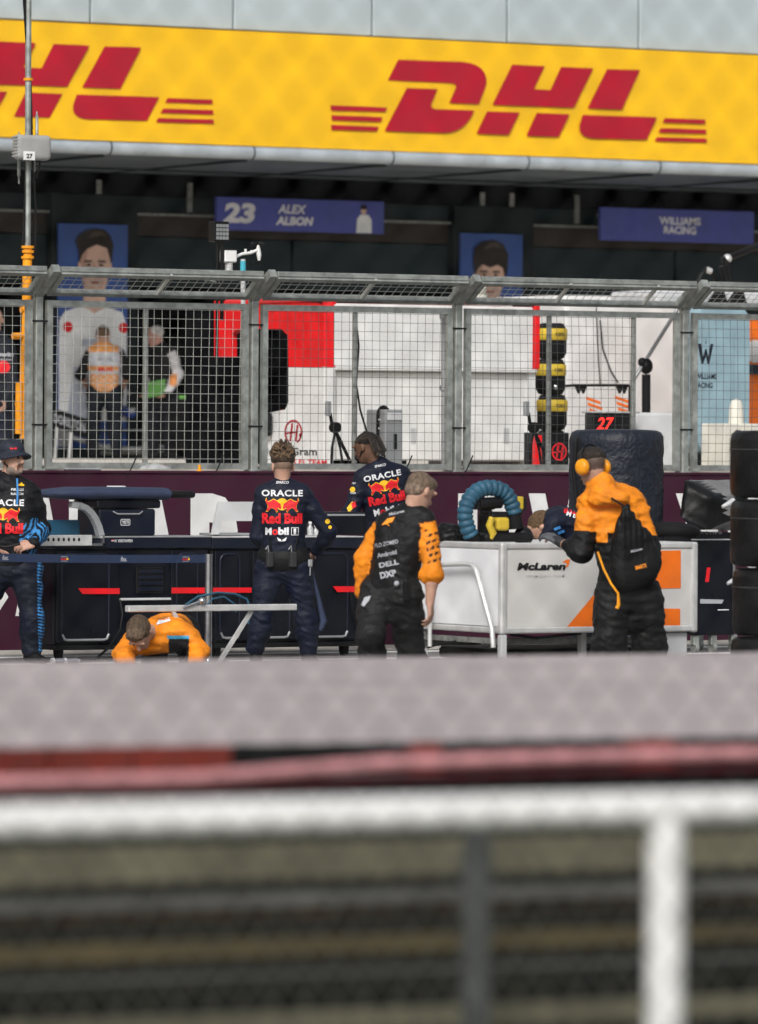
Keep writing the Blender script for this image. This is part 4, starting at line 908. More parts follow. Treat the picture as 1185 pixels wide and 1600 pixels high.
# silver trestle
Y = 39.2; q = lambda u, v, y=Y: P(u, v, y)
t = thing('trestle_table', 'low silver folding trestle over the crouching orange man', 'trestle', (X_(330, Y), Y, 0))
mb = MB(); mb.box(X_(201, Y), X_(464, Y), Y - .02, Y + .05, Z_(330, 955, Y), Z_(330, 945, Y), .006); mb.build('top', M_alu, t)
if True:
    for (u0, u1, y) in ((270, 318, Y + .0), (396, 340, Y + .03)):
        a = P(u0, 955, Y); b = P(u1, 1044, Y); k = a.z / (a.z - b.z); e = a + (b - a) * k
        mb = MB(); mb.bar((a.x, y, a.z), (e.x, y, .0), .030, .028, YD); mb.build('leg', M_alu, t)
mb = MB(); mb.cyl(P(286, 950, Y - .03), P(318, 938, Y - .03), .012, 10); mb.sphere(P(316, 939, Y - .03), .03, 12); mb.build('clamp_handle', M_chr, t)

# ------------------------------------------------------------------ the white pit cart
Y = 35.8; xl = X_(785, Y); xr = X_(1092, Y); zt = Z_(785, 849, Y); zb = Z_(785, 988, Y); yb = Y + 1.27; q = lambda u, v: P(u, v, Y)
t = thing('pit_cart', 'white and silver pit cart with orange graphics and tubular handles', 'cart', ((xl + xr) / 2, Y + .6, 0))
mb = MB(); mb.box(xl + .012, xr - .012, Y + .012, yb - .012, zb + .03, zt - .03, .012, 2); mb.build('cart_body', M_sil, t)
mb = MB(); mb.box(xl + .004, xl + .011, Y + .05, yb - .05, zb + .04, zt - .05, .002); mb.build('side_panel', mat('white_panel', (.74, .74, .76), .4, var=.05), t)
mb = MB()
for z in (zb + .012, zt - .02):
    h = .024
    mb.box(xl + .03, xr - .03, Y, Y + .04, z - h, z + h, .012, 2); mb.box(xl, xl + .04, Y + .03, yb, z - h, z + h, .012, 2); mb.box(xr - .04, xr, Y + .03, yb, z - h, z + h, .012, 2); mb.box(xl + .03, xr - .03, yb - .04, yb, z - h, z + h, .012, 2)
for x, y in ((xl, Y), (xr - .05, Y), (xl, yb - .05), (xr - .05, yb - .05)): mb.box(x - .004, x + .052, y - .004, y + .052, zb - .02, zt + .005, .018, 3)
mb.build('edge_frame', M_alu, t)
for x, y, w_ in ((xl + .005, Y + .005, .05), (xl + .03, yb - .08, .05), (xr - .32, Y + .05, .26), (xr - .1, yb - .08, .05), (xl + .85, Y + .25, .05)):
    mb = MB(); mb.box(x, x + w_, y, y + .06, .03, zb - .02, .006); mb.build('leg', M_sg, t)
mb = MB(); mb.box(xl + .03, xr - .05, Y + .3, Y + .34, zb - .10, zb - .06); mb.box(xl + .03, xr - .05, yb - .1, yb - .06, zb - .14, zb - .09); mb.box(xl + .02, xl + .06, Y + .06, yb, zb - .09, zb - .05); mb.build('under_frame', M_galvd, t)
mb = MB(); mb.box(xl + .15, xr - .3, Y + .3, yb - .1, .2, zb - .14, .02); mb.build('lower_tray', M_bk, t)
def endp(u, v, off=0):                                          # pixel -> point on the cart's end face
    d = ray(u, v); k = (xl - off) / d.x; return CAMP + d * k
mb = MB(); mb.tube([endp(672, 883, .06), endp(730, 881, .06), endp(738, 883, .06), endp(744, 891, .06), endp(752, 920, .06), endp(769, 982, .06), endp(771, 1012, .06)], .019, 10); mb.tube([endp(672, 883, .06), endp(672, 960, .06), endp(672, 1010, .06)], .017, 10); mb.build('tube_handle', M_alu, t)
fy = Y + .012 - .004
gp = lambda l: [(P(u, v, Y).x, P(u, v, Y).z) for u, v in l]
mb = MB()
txt(mb, 'McLaren', P(847, 885, Y) * 1 + YD * .006, XD, ZD, X_(885, Y) - X_(809, Y), .055, .045, .18)
mb.build('lettering', M_em_k, t)
mb = MB(); txt(mb, 'FORMULA 1 TEAM', P(853, 900, Y) + YD * .006, XD, ZD, X_(883, Y) - X_(823, Y), .018, .01, 0, 1.4); mb.build('small_lettering', M_em_g, t)
mb = MB(); mb.prism(gp([(880, 878), (887, 874), (892, 874), (890, 883), (885, 888), (887, 880)]), (0, fy, 0), XD, ZD); mb.build('swoosh', M_or, t)
mb = MB(); mb.prism(gp([(886, 981), (940, 916), (962, 916), (962, 981)]), (0, fy, 0), XD, ZD); mb.build('orange_wedge', M_or, t)
for l in ([(1000, 861), (1065, 860), (1065, 919), (1000, 920)], [(1000, 951), (1064, 951), (1064, 979), (1000, 979)]):
    mb = MB(); mb.prism(gp(l), (0, fy, 0), XD, ZD); mb.build('orange_panel', M_or, t)
mb = MB(); p = endp(712, 1002); mb.tube([p, p - ZD * .02 + YD * .2, p - ZD * .06 + YD * .4], .008, 6); mb.tube([P(820, 993, Y) + YD * .2, P(860, 998, Y) + YD * .2, P(930, 991, Y) + YD * .2], .012, 6); mb.build('lead', M_bk, t)
# blower with its corrugated hose on top of the cart
Yh = 36.4; q = lambda u, v, y=Yh: P(u, v, y)
t = thing('air_blower', 'teal corrugated hose arched over a black and yellow blower on the cart', 'blower', (X_(770, Yh), Yh, zt))
mb = MB(); pth = []; cxu, cyv = 766, 802
base_pts = [(737, 838), (730, 822), (727, 803), (731, 785), (742, 770), (757, 763), (774, 763), (789, 770), (799, 785), (804, 803)]
pts = [q(u, v) for u, v in base_pts]; cr = []
for i in range(len(pts) - 1):
    a = pts[max(i - 1, 0)]; b = pts[i]; c = pts[i + 1]; d = pts[min(i + 2, len(pts) - 1)]
    for k in range(20):
        u = k / 20; cr.append(.5 * ((2 * b) + (c - a) * u + (2 * a - 5 * b + 4 * c - d) * u * u + (-a + 3 * b - 3 * c + d) * u ** 3))
rr = [.052 + .011 * abs(math.sin(math.pi * i / 10)) for i in range(len(cr))]
mb.tube(cr, .05, 16, rr=rr); mb.build('hose', M_hose, t)
mb = MB(); mb.cyl(q(737, 836), q(741, 848), .062, 16); mb.build('hose_cuff', M_bkm, t); mb = MB(); mb.cyl(q(804, 803), q(806, 826), .05, 16, .06); mb.build('hose_cuff', M_bkm, t)
mb = MB(); a = q(748, 848); b = q(826, 832); mb.box(a.x, b.x, Yh - .1, Yh + .2, zt + .0, b.z - .0, .04, 3); mb.box(q(770, 0).x, q(800, 0).x, Yh - .03, Yh + .18, zt, q(0, 800).z, .03, 3); mb.sphere(q(818, 838), .075, 14); mb.build('motor_body', M_bk, t)
mb = MB(); mb.cyl(q(748, 787), q(782, 785), .045, 14); mb.cyl(q(752, 800), q(768, 800), .018, 8); mb.cyl(q(765, 800), q(768, 835), .025, 8); mb.box(q(749, 0).x, q(778, 0).x, Yh - .02, Yh + .1, q(0, 797).z, q(0, 783).z, .015, 2); mb.build('motor_head', M_bk, t)
mb = MB(); mb.tube([q(758, 808) - YD * .1, q(754, 820) - YD * .1, q(760, 833) - YD * .1, q(757, 842) - YD * .1], .025, 10, rr=[.022, .028, .03, .012]); mb.box(q(770, 0).x, q(790, 0).x, Yh - .12, Yh - .02, q(0, 831).z, q(0, 809).z, .025, 3); mb.box(q(808, 0).x, q(820, 0).x, Yh - .04, Yh + .06, q(0, 797).z, q(0, 775).z, .012, 2); mb.build('yellow_shell', M_yb, t)
mb = MB(); mb.box(q(803, 0).x, q(808, 0).x, Yh - .05, Yh + .08, q(0, 800).z, q(0, 773).z, .008); mb.box(q(820, 0).x, q(823, 0).x, Yh - .05, Yh + .08, q(0, 798).z, q(0, 776).z, .006); mb.cyl(q(813, 804), q(813, 797), .02, 10); mb.build('tool_grip', M_bk, t)
def lump(name, lab, cat, c, r, sx, sy, sz, m_, seed):
    mb = MB(); rd = random.Random(seed); ph = [rd.random() * 6 for _ in range(6)]
    b = bmesh.new(); bmesh.ops.create_icosphere(b, subdivisions=4, radius=1)
    for q_ in b.verts:
        p = q_.co.copy(); k = 1 + .10 * math.sin(5 * p.x + ph[0] + 3 * p.z) + .08 * math.sin(7 * p.y + 4 * p.x + ph[1]) + .06 * math.sin(11 * p.z + 6 * p.y + ph[2])
        q_.co = Vector((c[0] + p.x * r * sx * k, c[1] + p.y * r * sy * k, max(c[2] + p.z * r * sz * k, c[2] - r * sz * .6)))
    mb.addbm(b, True); return small(name, lab, cat, mb, m_, (c[0], c[1], c[2] - r * sz * .6))
p = P(702, 832, 36.7); lump('black_bag', 'slumped black bag on the cart beside the walking man shoulder', 'bag', (p.x, 36.7, zt + .05), .11, 1, .9, .8, M_bcov, 3)
mb = MB(); mb.box(X_(686, 36.8), X_(735, 36.8), 36.6, 36.9, zt, zt + .055, .01); small('black_tray', 'flat black tray under the black bag on the cart', 'tray', mb, M_bk, (X_(710, 36.8), 36.75, zt))
mb = MB(); Yq = 36.5
pts = [Vector((X_(1048, Yq) + .17 * math.cos(a), Yq + .22 * math.sin(a), zt + .06 + .012 * math.sin(2 * a) + .02 * a / 6)) for a in [i * .13 for i in range(72)]]
mb.tube(pts, .045, 12, rr=[.045 + .004 * (i % 2) for i in range(72)]); small('hose_coil', 'coiled black ribbed hose on the right end of the cart', 'hose', mb, M_bkm, (X_(1048, Yq), Yq, zt))

# ------------------------------------------------------------------ wrapped tyre stack
Y = 41.6; xc = X_(963, Y); s_ = sc(963, Y); rad = 147 / s_ / 2; zt2 = Z_(963, 671, Y)
t = thing('tyre_stack', 'tall tyre stack wrapped in creased navy sheeting behind the ear defender man', 'tyre stack', (xc, Y, 0))
mb = MB(); prof_ = [(rad * .93, .1), (rad, .2)]; nz = 150
for i in range(nz + 1): prof_.append((rad, .2 + (zt2 - .30) * i / nz))
prof_ += [(rad * .985, zt2 - .06), (rad * .94, zt2 - .025), (rad * .84, zt2 - .006), (rad * .5, zt2), (.02, zt2 + .004)]
_w1 = Wrinkle(11, .12, 9, (1, 1, .7)); _w2 = Wrinkle(12, .05, 9, (1, 1, .8))
def crease(a, z):
    p = np.array([[rad * math.cos(a), rad * math.sin(a), z]]); return float(.013 * _w1(p)[0] + .010 * _w2(p)[0]) / rad
mb.lathe(prof_, (xc, Y, 0), n=240, wob=lambda a, z: crease(a, z)); mb.build('wrap', M_tarp, t)
mb = MB()
for k in range(4):
    mb.lathe([(rad * .6, .12 + k * .43), (rad * .9, .14 + k * .43), (rad * .9, .5 + k * .43), (rad * .6, .53 + k * .43)], (xc, Y, 0), n=24)
mb.build('tyres', M_bkm, t)
mb = MB(); mb.box(xc - rad * .8, xc + rad * .8, Y - rad * .8, Y + rad * .8, .0, .1, .01); mb.build('pallet', M_galvd, t)
mb = MB(); mb.tube([P(900, 690, Y - rad * .8), P(897, 740, Y - rad * .8), P(902, 800, Y - rad * .8)], .018, 8); mb.tube([P(903, 684, Y - rad * .8), P(908, 730, Y - rad * .8), P(905, 790, Y - rad * .8)], .014, 8); mb.build('strap', M_bk, t)

# ------------------------------------------------------------------ black trolley with a numbered door
Y = 41.5; q = lambda u, v, y=Y: P(u, v, y); xa, xb = X_(1086, Y), X_(1150, Y); zt3 = Z_(1118, 832, Y); zb3 = Z_(1118, 992, Y)
t = thing('equipment_trolley', 'black trolley with a red number 1 and polished tube rail', 'trolley', ((xa + xb) / 2, Y, 0))
mb = MB(); mb.box(xa, xb, Y, Y + .7, zb3, zt3, .012); mb.build('trolley_body', M_navyb, t)
mb = MB(); p = q(1106, 898) - YD * .004; txt(mb, '1', p, XD, ZD, .055, .125, .04, .1); mb.build('number', M_em_r, t)
mb = MB(); txt(mb, 'RACING', q(1107, 832) - YD * .006, XD, ZD, .27, .03, .01, 0, 1.6); mb.build('lettering', M_em_g, t)
mb = MB()
for v, a0, b0_, h in ((843, 1081, 1144, .010), (953, 1123, 1140, .008)): mb.box(X_(a0, Y), X_(b0_, Y), Y - .004, Y, Z_(1110, v, Y) - h / 2, Z_(1110, v, Y) + h / 2)
mb.build('white_stripe', M_em_w, t)
mb = MB(); mb.prism([(P(u, v, Y).x, P(u, v, Y).z) for u, v in ((1094, 936), (1131, 937), (1128, 943), (1094, 943))], (0, Y - .003, 0), XD, ZD); mb.build('grey_stripe', M_em_g, t)
mb = MB(); xe = X_(1146, Y)
for y in (Y - .02, Y + .6):
    mb.tube([P(1162, 808, Y).xyz * 1 + YD * (y - Y), P(1152, 815, Y) + YD * (y - Y), P(1146, 828, Y) + YD * (y - Y), P(1145, 850, Y) + YD * (y - Y), P(1145, 940, Y) + YD * (y - Y), P(1145, 968, Y) + YD * (y - Y), P(1150, 982, Y) + YD * (y - Y), P(1163, 987, Y) + YD * (y - Y)], .015, 10)
mb.build('tube_rail', M_chr, t)
mb = MB(); mb.tube([P(1147, 862, Y), P(1154, 861, Y), P(1156, 855, Y), P(1155, 852, Y)], .008, 8); mb.build('hook', M_bk, t)
for x in (xa + .05, (xa + xb) / 2 + .02, xb + .02):
    for y in (Y + .06, Y + .6):
        mb = MB(); mb.box(x - .03, x + .03, y - .03, y + .03, .07, zb3, .005); mb.cyl((x - .018, y, .05), (x + .018, y, .05), .05, 14); mb.build('castor', M_galv, t)
# black faceted cover on it
def cover():
    z0 = zt3; xa_, xb_ = X_(1062, Y), X_(1172, Y); zt_ = Z_(1110, 752, Y)
    t = thing('protective_cover', 'faceted black and grey cover over the numbered trolley', 'cover', ((xa_ + xb_) / 2, Y, z0))
    f = [P(1063, 805, Y - .1), P(1070, 752, Y - .05), P(1108, 775, Y - .25), P(1110, 828, Y - .22), P(1082, 826, Y - .2)]
    bk = [P(1070, 800, Y + .8), P(1080, 751, Y + .8), P(1165, 750, Y + .8), P(1172, 800, Y + .8), P(1165, 830, Y + .7)]
    r = [P(1168, 772, Y - .1), P(1168, 800, Y - .1)]
    b = bmesh.new()
    mbv = f + bk + r
    vv = [b.verts.new(p) for p in mbv]
    for fc in ((0, 1, 2), (0, 2, 3), (0, 3, 4), (1, 6, 7), (1, 7, 2), (2, 7, 10), (2, 10, 11), (2, 11, 3), (10, 7, 8), (10, 8, 11), (11, 8, 9), (3, 11, 9), (0, 5, 6), (0, 6, 1), (6, 5, 8), (6, 8, 7), (5, 9, 8)): b.faces.new([vv[i] for i in fc])
    bmesh.ops.subdivide_edges(b, edges=b.edges[:], cuts=5, use_grid_fill=True, smooth=0)
    bmesh.ops.triangulate(b, faces=b.faces[:])
    for v in b.verts:
        p = v.co; k = .010 * math.sin(p.x * 13 + p.z * 17 + 2 * math.sin(p.z * 9)) + .005 * math.sin(p.y * 20 + p.z * 12); v.co += Vector((k * .5, k, k * .6))
    b.normal_update()
    mi = [1 if (fc.normal.z > .45 or (fc.calc_center_median().x > P(1112, 790, Y).x + .03 and fc.calc_center_median().z > P(1140, 805, Y).z)) else 0 for fc in b.faces]
    mb = MB(); mb.addbm(b, True); mb.mi = mi; mb.build('cover_skin', [M_bcov, M_gcov], t)
cover()
# black covered tyres at the frame edge
M_pgdark = mat('dark_webbing', (.03, .03, .03), .6, var=.2)
Y = 33.0; r = .365; c = P(1157, 740, Y); xc = c.x + r; n = 4; h = 1.92 / n
t = thing('covered_tyres', 'stack of black covered tyres with small amber marks at the frame edge', 'tyre stack', (xc, Y, 0))
for k in range(n):
    z = k * h; dx = (.0, .012, -.008, .006)[k] - (.02 if k == 3 else 0)
    mb = MB(); mb.lathe([(.2, .004), (r * .9, .008), (r * .975, .03), (r, .08), (r * 1.005, h * .5), (r, h - .08), (r * .975, h - .03), (r * .9, h - .008), (.2, h - .004)], (xc + dx, Y, z), n=48, wob=lambda a, zz: .006 * math.sin(9 * a + 11 * zz) + .004 * math.sin(17 * a)); ty = mb.build('tyre', M_bcov, t)
    mb = MB(); mb.lathe([(r * 1.004, h * .70), (r * 1.016, h * .705), (r * 1.016, h * .72), (r * 1.004, h * .725)], (xc + dx, Y, z), n=48); mb.build('strap', M_pgdark, ty)
    mb = MB(); an = math.atan2(-(Y), -(xc)); 
    for ang in (math.pi + .48,):
        p = Vector((xc + dx, Y, z + h * .53)); dirn = Vector((-math.cos(.78), -math.sin(.78), 0)); txt(mb, '4014' if k < 3 else '41', p + dirn * (r * 1.018), Vector((.62, -.78, 0)), ZD, .055, .045, .03)
    mb.build('amber_mark', M_em_y, ty)
def hose_end(u, v, lab):
    Yk = 34.2; q = lambda a, b: P(u + a, v + b, Yk); t = thing('hose_nozzle', lab, 'nozzle', q(20, 0), 'grey nozzles poking out beside the covered tyres')
    mb = MB(); mb.cyl(q(-2, 3), q(16, -6), .012, 10, .026); mb.build('tip', M_sg, t)
    mb = MB(); mb.cyl(q(15, -6), q(48, -20), .022, 10); mb.build('handle', M_bk, t)
hose_end(1131, 789, 'grey nozzle poking out near the faceted black cover'); hose_end(1139, 909, 'grey nozzle poking out below the red number 1')

# ------------------------------------------------------------------ near side: verge, guard rails, handrail, chain-link fence
def near(a): return RT * math.cos(R(a)) + FW * math.sin(R(a))
q1 = near(27); q2 = near(22.5); e1 = PD(592, 1027, 23.3); e2 = PD(592, 1158, 16.4); zT = .93
for e in (e1, e2): e.z = zT
mb = MB(); A = [e1 - q1 * 40, e1 + q1 * 60, e2 + q2 * 50, e2 - q2 * 40]
mb.add(A + [Vector((p.x, p.y, -.1)) for p in A], [(0, 1, 2, 3), (0, 4, 5, 1), (1, 5, 6, 2), (2, 6, 7, 3), (3, 7, 4, 0)]); struct(mb.build('raised_verge', M_terr))
def rail(name, lab, cat, u, v, d, ang, h, th, m_, post=None, L=16, zc=None, loc=None):
    c = PD(u, v, d); qv = near(ang); nrm = qv.cross(ZD).normalized()
    t = thing(name, lab, cat, (c.x, c.y, 0)); mb = MB(); mb.bar(c - qv * L, c + qv * L, th, h, ZD); mb.build('beam', m_, t); return t, c, qv, nrm
# red boards hung along the verge face
c = PD(592, 1176, 15.9); c.z = .925; qv = near(22.5)
t = thing('trackside_boards', 'low row of blurred red and black boards under the pale verge', 'boards', (c.x, c.y, 0))
rd = random.Random(5)
u0 = -6.5
while u0 < 8:
    L_ = rd.uniform(.10, .30); m_ = M_redb if (rd.random() < (.72 if u0 < -.3 else .4)) else M_bkm
    mb = MB(); mb.bar(c + qv * u0, c + qv * (u0 + L_ - .01), .05, .085, ZD); u0 += L_; mb.build('board', m_, t)
mb = MB(); mb.bar(c - qv * 13 - ZD * .30 + FW * .05, c + qv * 17 - ZD * .30 + FW * .05, .05, .5, ZD); mb.build('dark_backing', M_bk, t)
c = PD(592, 1199, 14.6); qv = near(21); nrm = qv.cross(ZD).normalized()
t = thing('red_tube_rail', 'blurred pink red tube rail running in front of the dark boards', 'rail', (c.x, c.y, 0))
mb = MB(); pts = [c + qv * s_ + ZD * (.012 * math.sin(s_ * 1.7) - (.012 if s_ < 0 else -.010)) for s_ in [i * .5 for i in range(-30, 36)]]; mb.tube(pts, .018, 12); mb.build('tube', M_tube, t)
mb = MB(); mb.tube([p - ZD * .042 + FW * .05 for p in pts], .012, 10); mb.build('lower_tube', mat('dark_red_tube', (.16, .02, .03), .5), t)
for s_ in range(-14, 18, 3):
    mb = MB(); mb.cyl(c + qv * s_ + FW * .06 - ZD * .03, Vector((c.x, c.y, 0)) + qv * s_ + FW * .06, .02, 8); mb.build('stanchion', M_bk, t)
# stacked guard rails
c0 = PD(592, 1400, 14.0); qv = near(24)
t = thing('guard_rail', 'weathered steel guard rail with stacked beams and grey posts', 'guard rail', (c0.x, c0.y, 0))
for v, h, m_, off in ((1345, .085, M_arm1, .10), (1400, .026, M_drail, .0), (1424, .022, M_rust, .05), (1474, .040, M_arm2, .0), (1518, .008, M_drail, .04), (1592, .05, M_arm1, .0)):
    c = PD(592, v, 14.0) + FW * off; mb = MB(); mb.bar(c - qv * 14, c + qv * 18, .06, h, ZD); mb.build('beam', m_, t)
for u in (745, 745 - 1500, 745 + 1500, 745 - 3000):
    c = PD(u, 1320, 13.7); mb = MB(); mb.box(c.x - .028, c.x + .028, c.y - .028, c.y + .028, 0, c.z + .05, .006); mb.build('post', M_dpost, t)
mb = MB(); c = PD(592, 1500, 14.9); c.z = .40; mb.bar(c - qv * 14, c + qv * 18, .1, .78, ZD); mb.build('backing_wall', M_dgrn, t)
# white handrail
c = PD(592, 1272, 11.8); qv = near(22.3)
t = thing('handrail', 'thick white painted tube handrail with one upright, strongly out of focus', 'handrail', (c.x, c.y, 0))
mb = MB(); mb.tube([c - qv * 10, c + qv * 12], .036, 16); mb.build('top_rail', M_wht, t)
dr_ = ray(1040, 1400); nn = qv.cross(ZD); k0 = ((CAMP + dr_ * ((c - CAMP).dot(nn) / dr_.dot(nn))) - c).dot(qv)
for s_ in (k0 - 4.8, k0 - 2.4, k0, k0 + 2.4, k0 + 4.8):
    mb = MB(); p = c + qv * s_; mb.cyl((p.x, p.y, 0), (p.x, p.y, p.z), .040, 14); mb.build('upright', M_wht, t)
# mesh infill below the handrail
c = PD(592, 1450, 12.7); qv = near(22.3)
t = thing('mesh_infill', 'pale diamond wire infill below the white handrail, out of focus', 'fence', (c.x, c.y, 0))
mb = MB(); st = .074; Hh_ = 1.02; a = -6.0
while a < 7.0:
    for sg in (1, -1):
        p0 = Vector((c.x, c.y, .02)) + qv * (a + (.0 if sg > 0 else Hh_ * .75)); p1 = Vector((c.x, c.y, Hh_)) + qv * (a + (Hh_ * .75 if sg > 0 else 0)); mb.tube([p0 + FW * .003 * sg, p1 + FW * .003 * sg], .0026, 4)
    a += st
mb.build('wire_mesh', mat('pale_wire', (.075, .075, .055), .6, var=.2), t)
mb = MB(); mb.tube([Vector((c.x, c.y, .03)) + qv * -6, Vector((c.x, c.y, .03)) + qv * 7.8], .01, 8); mb.build('edge_wire', M_galv, t)
# chain-link fence close to the camera
c = PD(592, 800, 11.0); qv = Vector((1, 0, 0)); Yc = c.y
t = thing('chain_link_fence', 'fine diamond chain link fence close by, blurred to a faint lattice', 'fence', (c.x, Yc, 0))
mb = MB(); W0, W1, H0, H1 = c.x - 3.2, c.x + 3.2, .05, 3.1; st = .089 / .866; r = .0019; KX = 73 / 91 / .866
a = W0 - (H1 - H0) * KX
while a < W1:
    for sg in (1, -1):
        lo, hi = (a, a + (H1 - H0) * KX) if sg > 0 else (a + (H1 - H0) * KX, a)
        p0, p1 = Vector((lo, Yc + .004 * sg, H0)), Vector((hi, Yc + .004 * sg, H1))
        def clip(p0, p1):
            d = p1 - p0; t0, t1 = 0, 1
            for lim, s_ in ((W0, 1), (W1, -1)):
                f0 = (p0.x - lim) * s_; f1 = (p1.x - lim) * s_
                if f0 < 0 and f1 < 0: return None
                if f0 < 0: t0 = max(t0, f0 / (f0 - f1))
                elif f1 < 0: t1 = min(t1, f0 / (f0 - f1))
            return (p0 + d * t0, p0 + d * t1) if t1 > t0 else None
        e = clip(p0, p1)
        if e: mb.tube(e, r, 4)
    a += st
mb.build('wire_mesh', mat('weathered_wire', (.03, .032, .032), .7, metal=0), t)
for x in (W0, W1):
    mb = MB(); mb.cyl((x, Yc + .03, 0), (x, Yc + .03, H1 + .05), .03, 12); mb.build('post', M_galv, t)
mb = MB(); mb.cyl((W0, Yc + .02, H1 + .02), (W1, Yc + .02, H1 + .02), .02, 10); mb.build('top_wire', M_galv, t)
# ------------------------------------------------------------------ people: one continuous body surface each, clothing and hair as children
class Field:
    def __init__(s, vox=.008): s.pr = []; s.vox = vox
    def cone(s, a, b, ra, rb=None, k=.02, col=0, neg=False): s.pr.append(('c', Vector(a), Vector(b), ra, ra if rb is None else rb, k, col, neg)); return s
    def chain(s, pts, rs, k=.02, col=0):
        for i in range(len(pts) - 1): s.cone(pts[i], pts[i + 1], rs[i], rs[i + 1], k, col)
        return s
    def ell(s, c, r, ax, k=.02, col=0, neg=False): s.pr.append(('e', Vector(c), ax, r, None, k, col, neg)); return s
    def grid(s, wr=None, amp=0):
        lo = np.full(3, 1e9); hi = -lo
        for p in s.pr:
            if p[7]: continue
            q = [p[1], p[2]] if p[0] == 'c' else [p[1]]; m_ = (max(p[3], p[4]) if p[0] == 'c' else max(p[3])) + amp + .03
            for v in q: lo = np.minimum(lo, np.array(v) - m_); hi = np.maximum(hi, np.array(v) + m_)
        h = s.vox; n = np.ceil((hi - lo) / h).astype(int) + 1
        D = np.full(n, .5, np.float32); B = np.full(n, 1e3, np.float32); I = np.zeros(n, np.int16)
        ax = [lo[i] + h * np.arange(n[i]) for i in range(3)]
        for p in s.pr:
            if p[0] == 'c': q = np.array([p[1], p[2]]); m_ = max(p[3], p[4])
            else: q = np.array([p[1]]); m_ = max(p[3])
            m_ += p[5] + amp + .025
            i0 = np.maximum(0, np.floor((q.min(0) - m_ - lo) / h).astype(int)); i1 = np.minimum(n, np.ceil((q.max(0) + m_ - lo) / h).astype(int) + 1)
            if (i1 <= i0).any(): continue
            sl = tuple(slice(a, b) for a, b in zip(i0, i1))
            X, Y_, Z = np.meshgrid(*[ax[i][sl[i]].astype(np.float32) for i in range(3)], indexing='ij')
            if p[0] == 'c':
                a = np.array(p[1]); ba = np.array(p[2]) - a; L = ba @ ba + 1e-9
                x, y, z = X - a[0], Y_ - a[1], Z - a[2]
                t = np.clip((x * ba[0] + y * ba[1] + z * ba[2]) / L, 0, 1)
                d = np.sqrt((x - t * ba[0]) ** 2 + (y - t * ba[1]) ** 2 + (z - t * ba[2]) ** 2) - (p[3] + (p[4] - p[3]) * t)
            else:
                c = np.array(p[1]); x, y, z = X - c[0], Y_ - c[1], Z - c[2]; r = p[3]; A = [np.array(v) for v in p[2]]
                u = [(x * A[i][0] + y * A[i][1] + z * A[i][2]) / r[i] for i in range(3)]
                k0 = np.sqrt(u[0] ** 2 + u[1] ** 2 + u[2] ** 2); k1 = np.sqrt(sum((u[i] / r[i]) ** 2 for i in range(3))) + 1e-6
                d = k0 * (k0 - 1) / k1; d = np.where(k0 < .05, -min(r), d)
            o = D[sl]
            if p[7]:
                rep = (-d > o - .004) & (d < .004); D[sl] = np.maximum(o, -d); I[sl] = np.where(rep & (-d > o), p[6], I[sl]); continue
            k = p[5]; hh = np.clip(.5 + .5 * (o - d) / k, 0, 1); D[sl] = o + (d - o) * hh - k * hh * (1 - hh)
            bb = B[sl]; nearer = d < bb; I[sl] = np.where(nearer, p[6], I[sl]); B[sl] = np.where(nearer, d, bb)
        if wr is not None:
            idx = np.argwhere(np.abs(D) < amp * 2 + 2.5 * h)
            pos = lo + idx * h; f = 0
            for w_, a_ in wr: f = f + a_ * w_(pos)
            D[tuple(idx.T)] -= f.astype(np.float32)
        return D, I, lo
    def mesh(s, pal, wr=None, amp=0, colfn=None):
        D, I, lo = s.grid(wr, amp); h = s.vox; n = D.shape; neg = D < 0
        c = [(i, j, k) for i in (0, 1) for j in (0, 1) for k in (0, 1)]
        sub = lambda A, o: A[o[0]:n[0] - 1 + o[0], o[1]:n[1] - 1 + o[1], o[2]:n[2] - 1 + o[2]]
        cnt = sum(sub(neg, o).astype(np.int8) for o in c); cell = (cnt > 0) & (cnt < 8)
        ids = np.full(cell.shape, -1, np.int64); ci = np.argwhere(cell); ids[cell] = np.arange(len(ci))
        vals = {o: D[ci[:, 0] + o[0], ci[:, 1] + o[1], ci[:, 2] + o[2]].astype(np.float64) for o in c}
        acc = np.zeros((len(ci), 3)); num = np.zeros(len(ci))
        for a in c:
            for ax_ in range(3):
                if a[ax_]: continue
                b = list(a); b[ax_] = 1; b = tuple(b); va, vb = vals[a], vals[b]; m_ = (va < 0) != (vb < 0)
                t = np.where(m_, va / np.where(va == vb, 1, va - vb), 0); p = np.array(a, float)[None, :].repeat(len(ci), 0); p[:, ax_] += t
                acc += p * m_[:, None]; num += m_
        V = lo + (ci + acc / num[:, None]) * h
        quads = []
        for ax_ in range(3):
            o1, o2 = [(1, 2), (2, 0), (0, 1)][ax_]
            a = np.moveaxis(neg, ax_, 0); d = a[:-1] != a[1:]; e = np.argwhere(d)
            full = np.zeros((len(e), 3), int); rest = [i for i in range(3) if i != ax_]
            full[:, ax_] = e[:, 0]; full[:, rest[0]] = e[:, 1]; full[:, rest[1]] = e[:, 2]
            ok = (full[:, o1] > 0) & (full[:, o2] > 0) & (full[:, o1] < n[o1] - 1) & (full[:, o2] < n[o2] - 1); full = full[ok]
            f0 = neg[tuple(full.T)]
            u1 = np.zeros(3, int); u1[o1] = 1; u2 = np.zeros(3, int); u2[o2] = 1
            q = np.stack([ids[tuple((full - u1 - u2).T)], ids[tuple((full - u2).T)], ids[tuple(full.T)], ids[tuple((full - u1).T)]], 1)
            q[~f0] = q[~f0][:, ::-1]; quads.append(q)
        Q = np.concatenate(quads); Q = Q[(Q >= 0).all(1)]
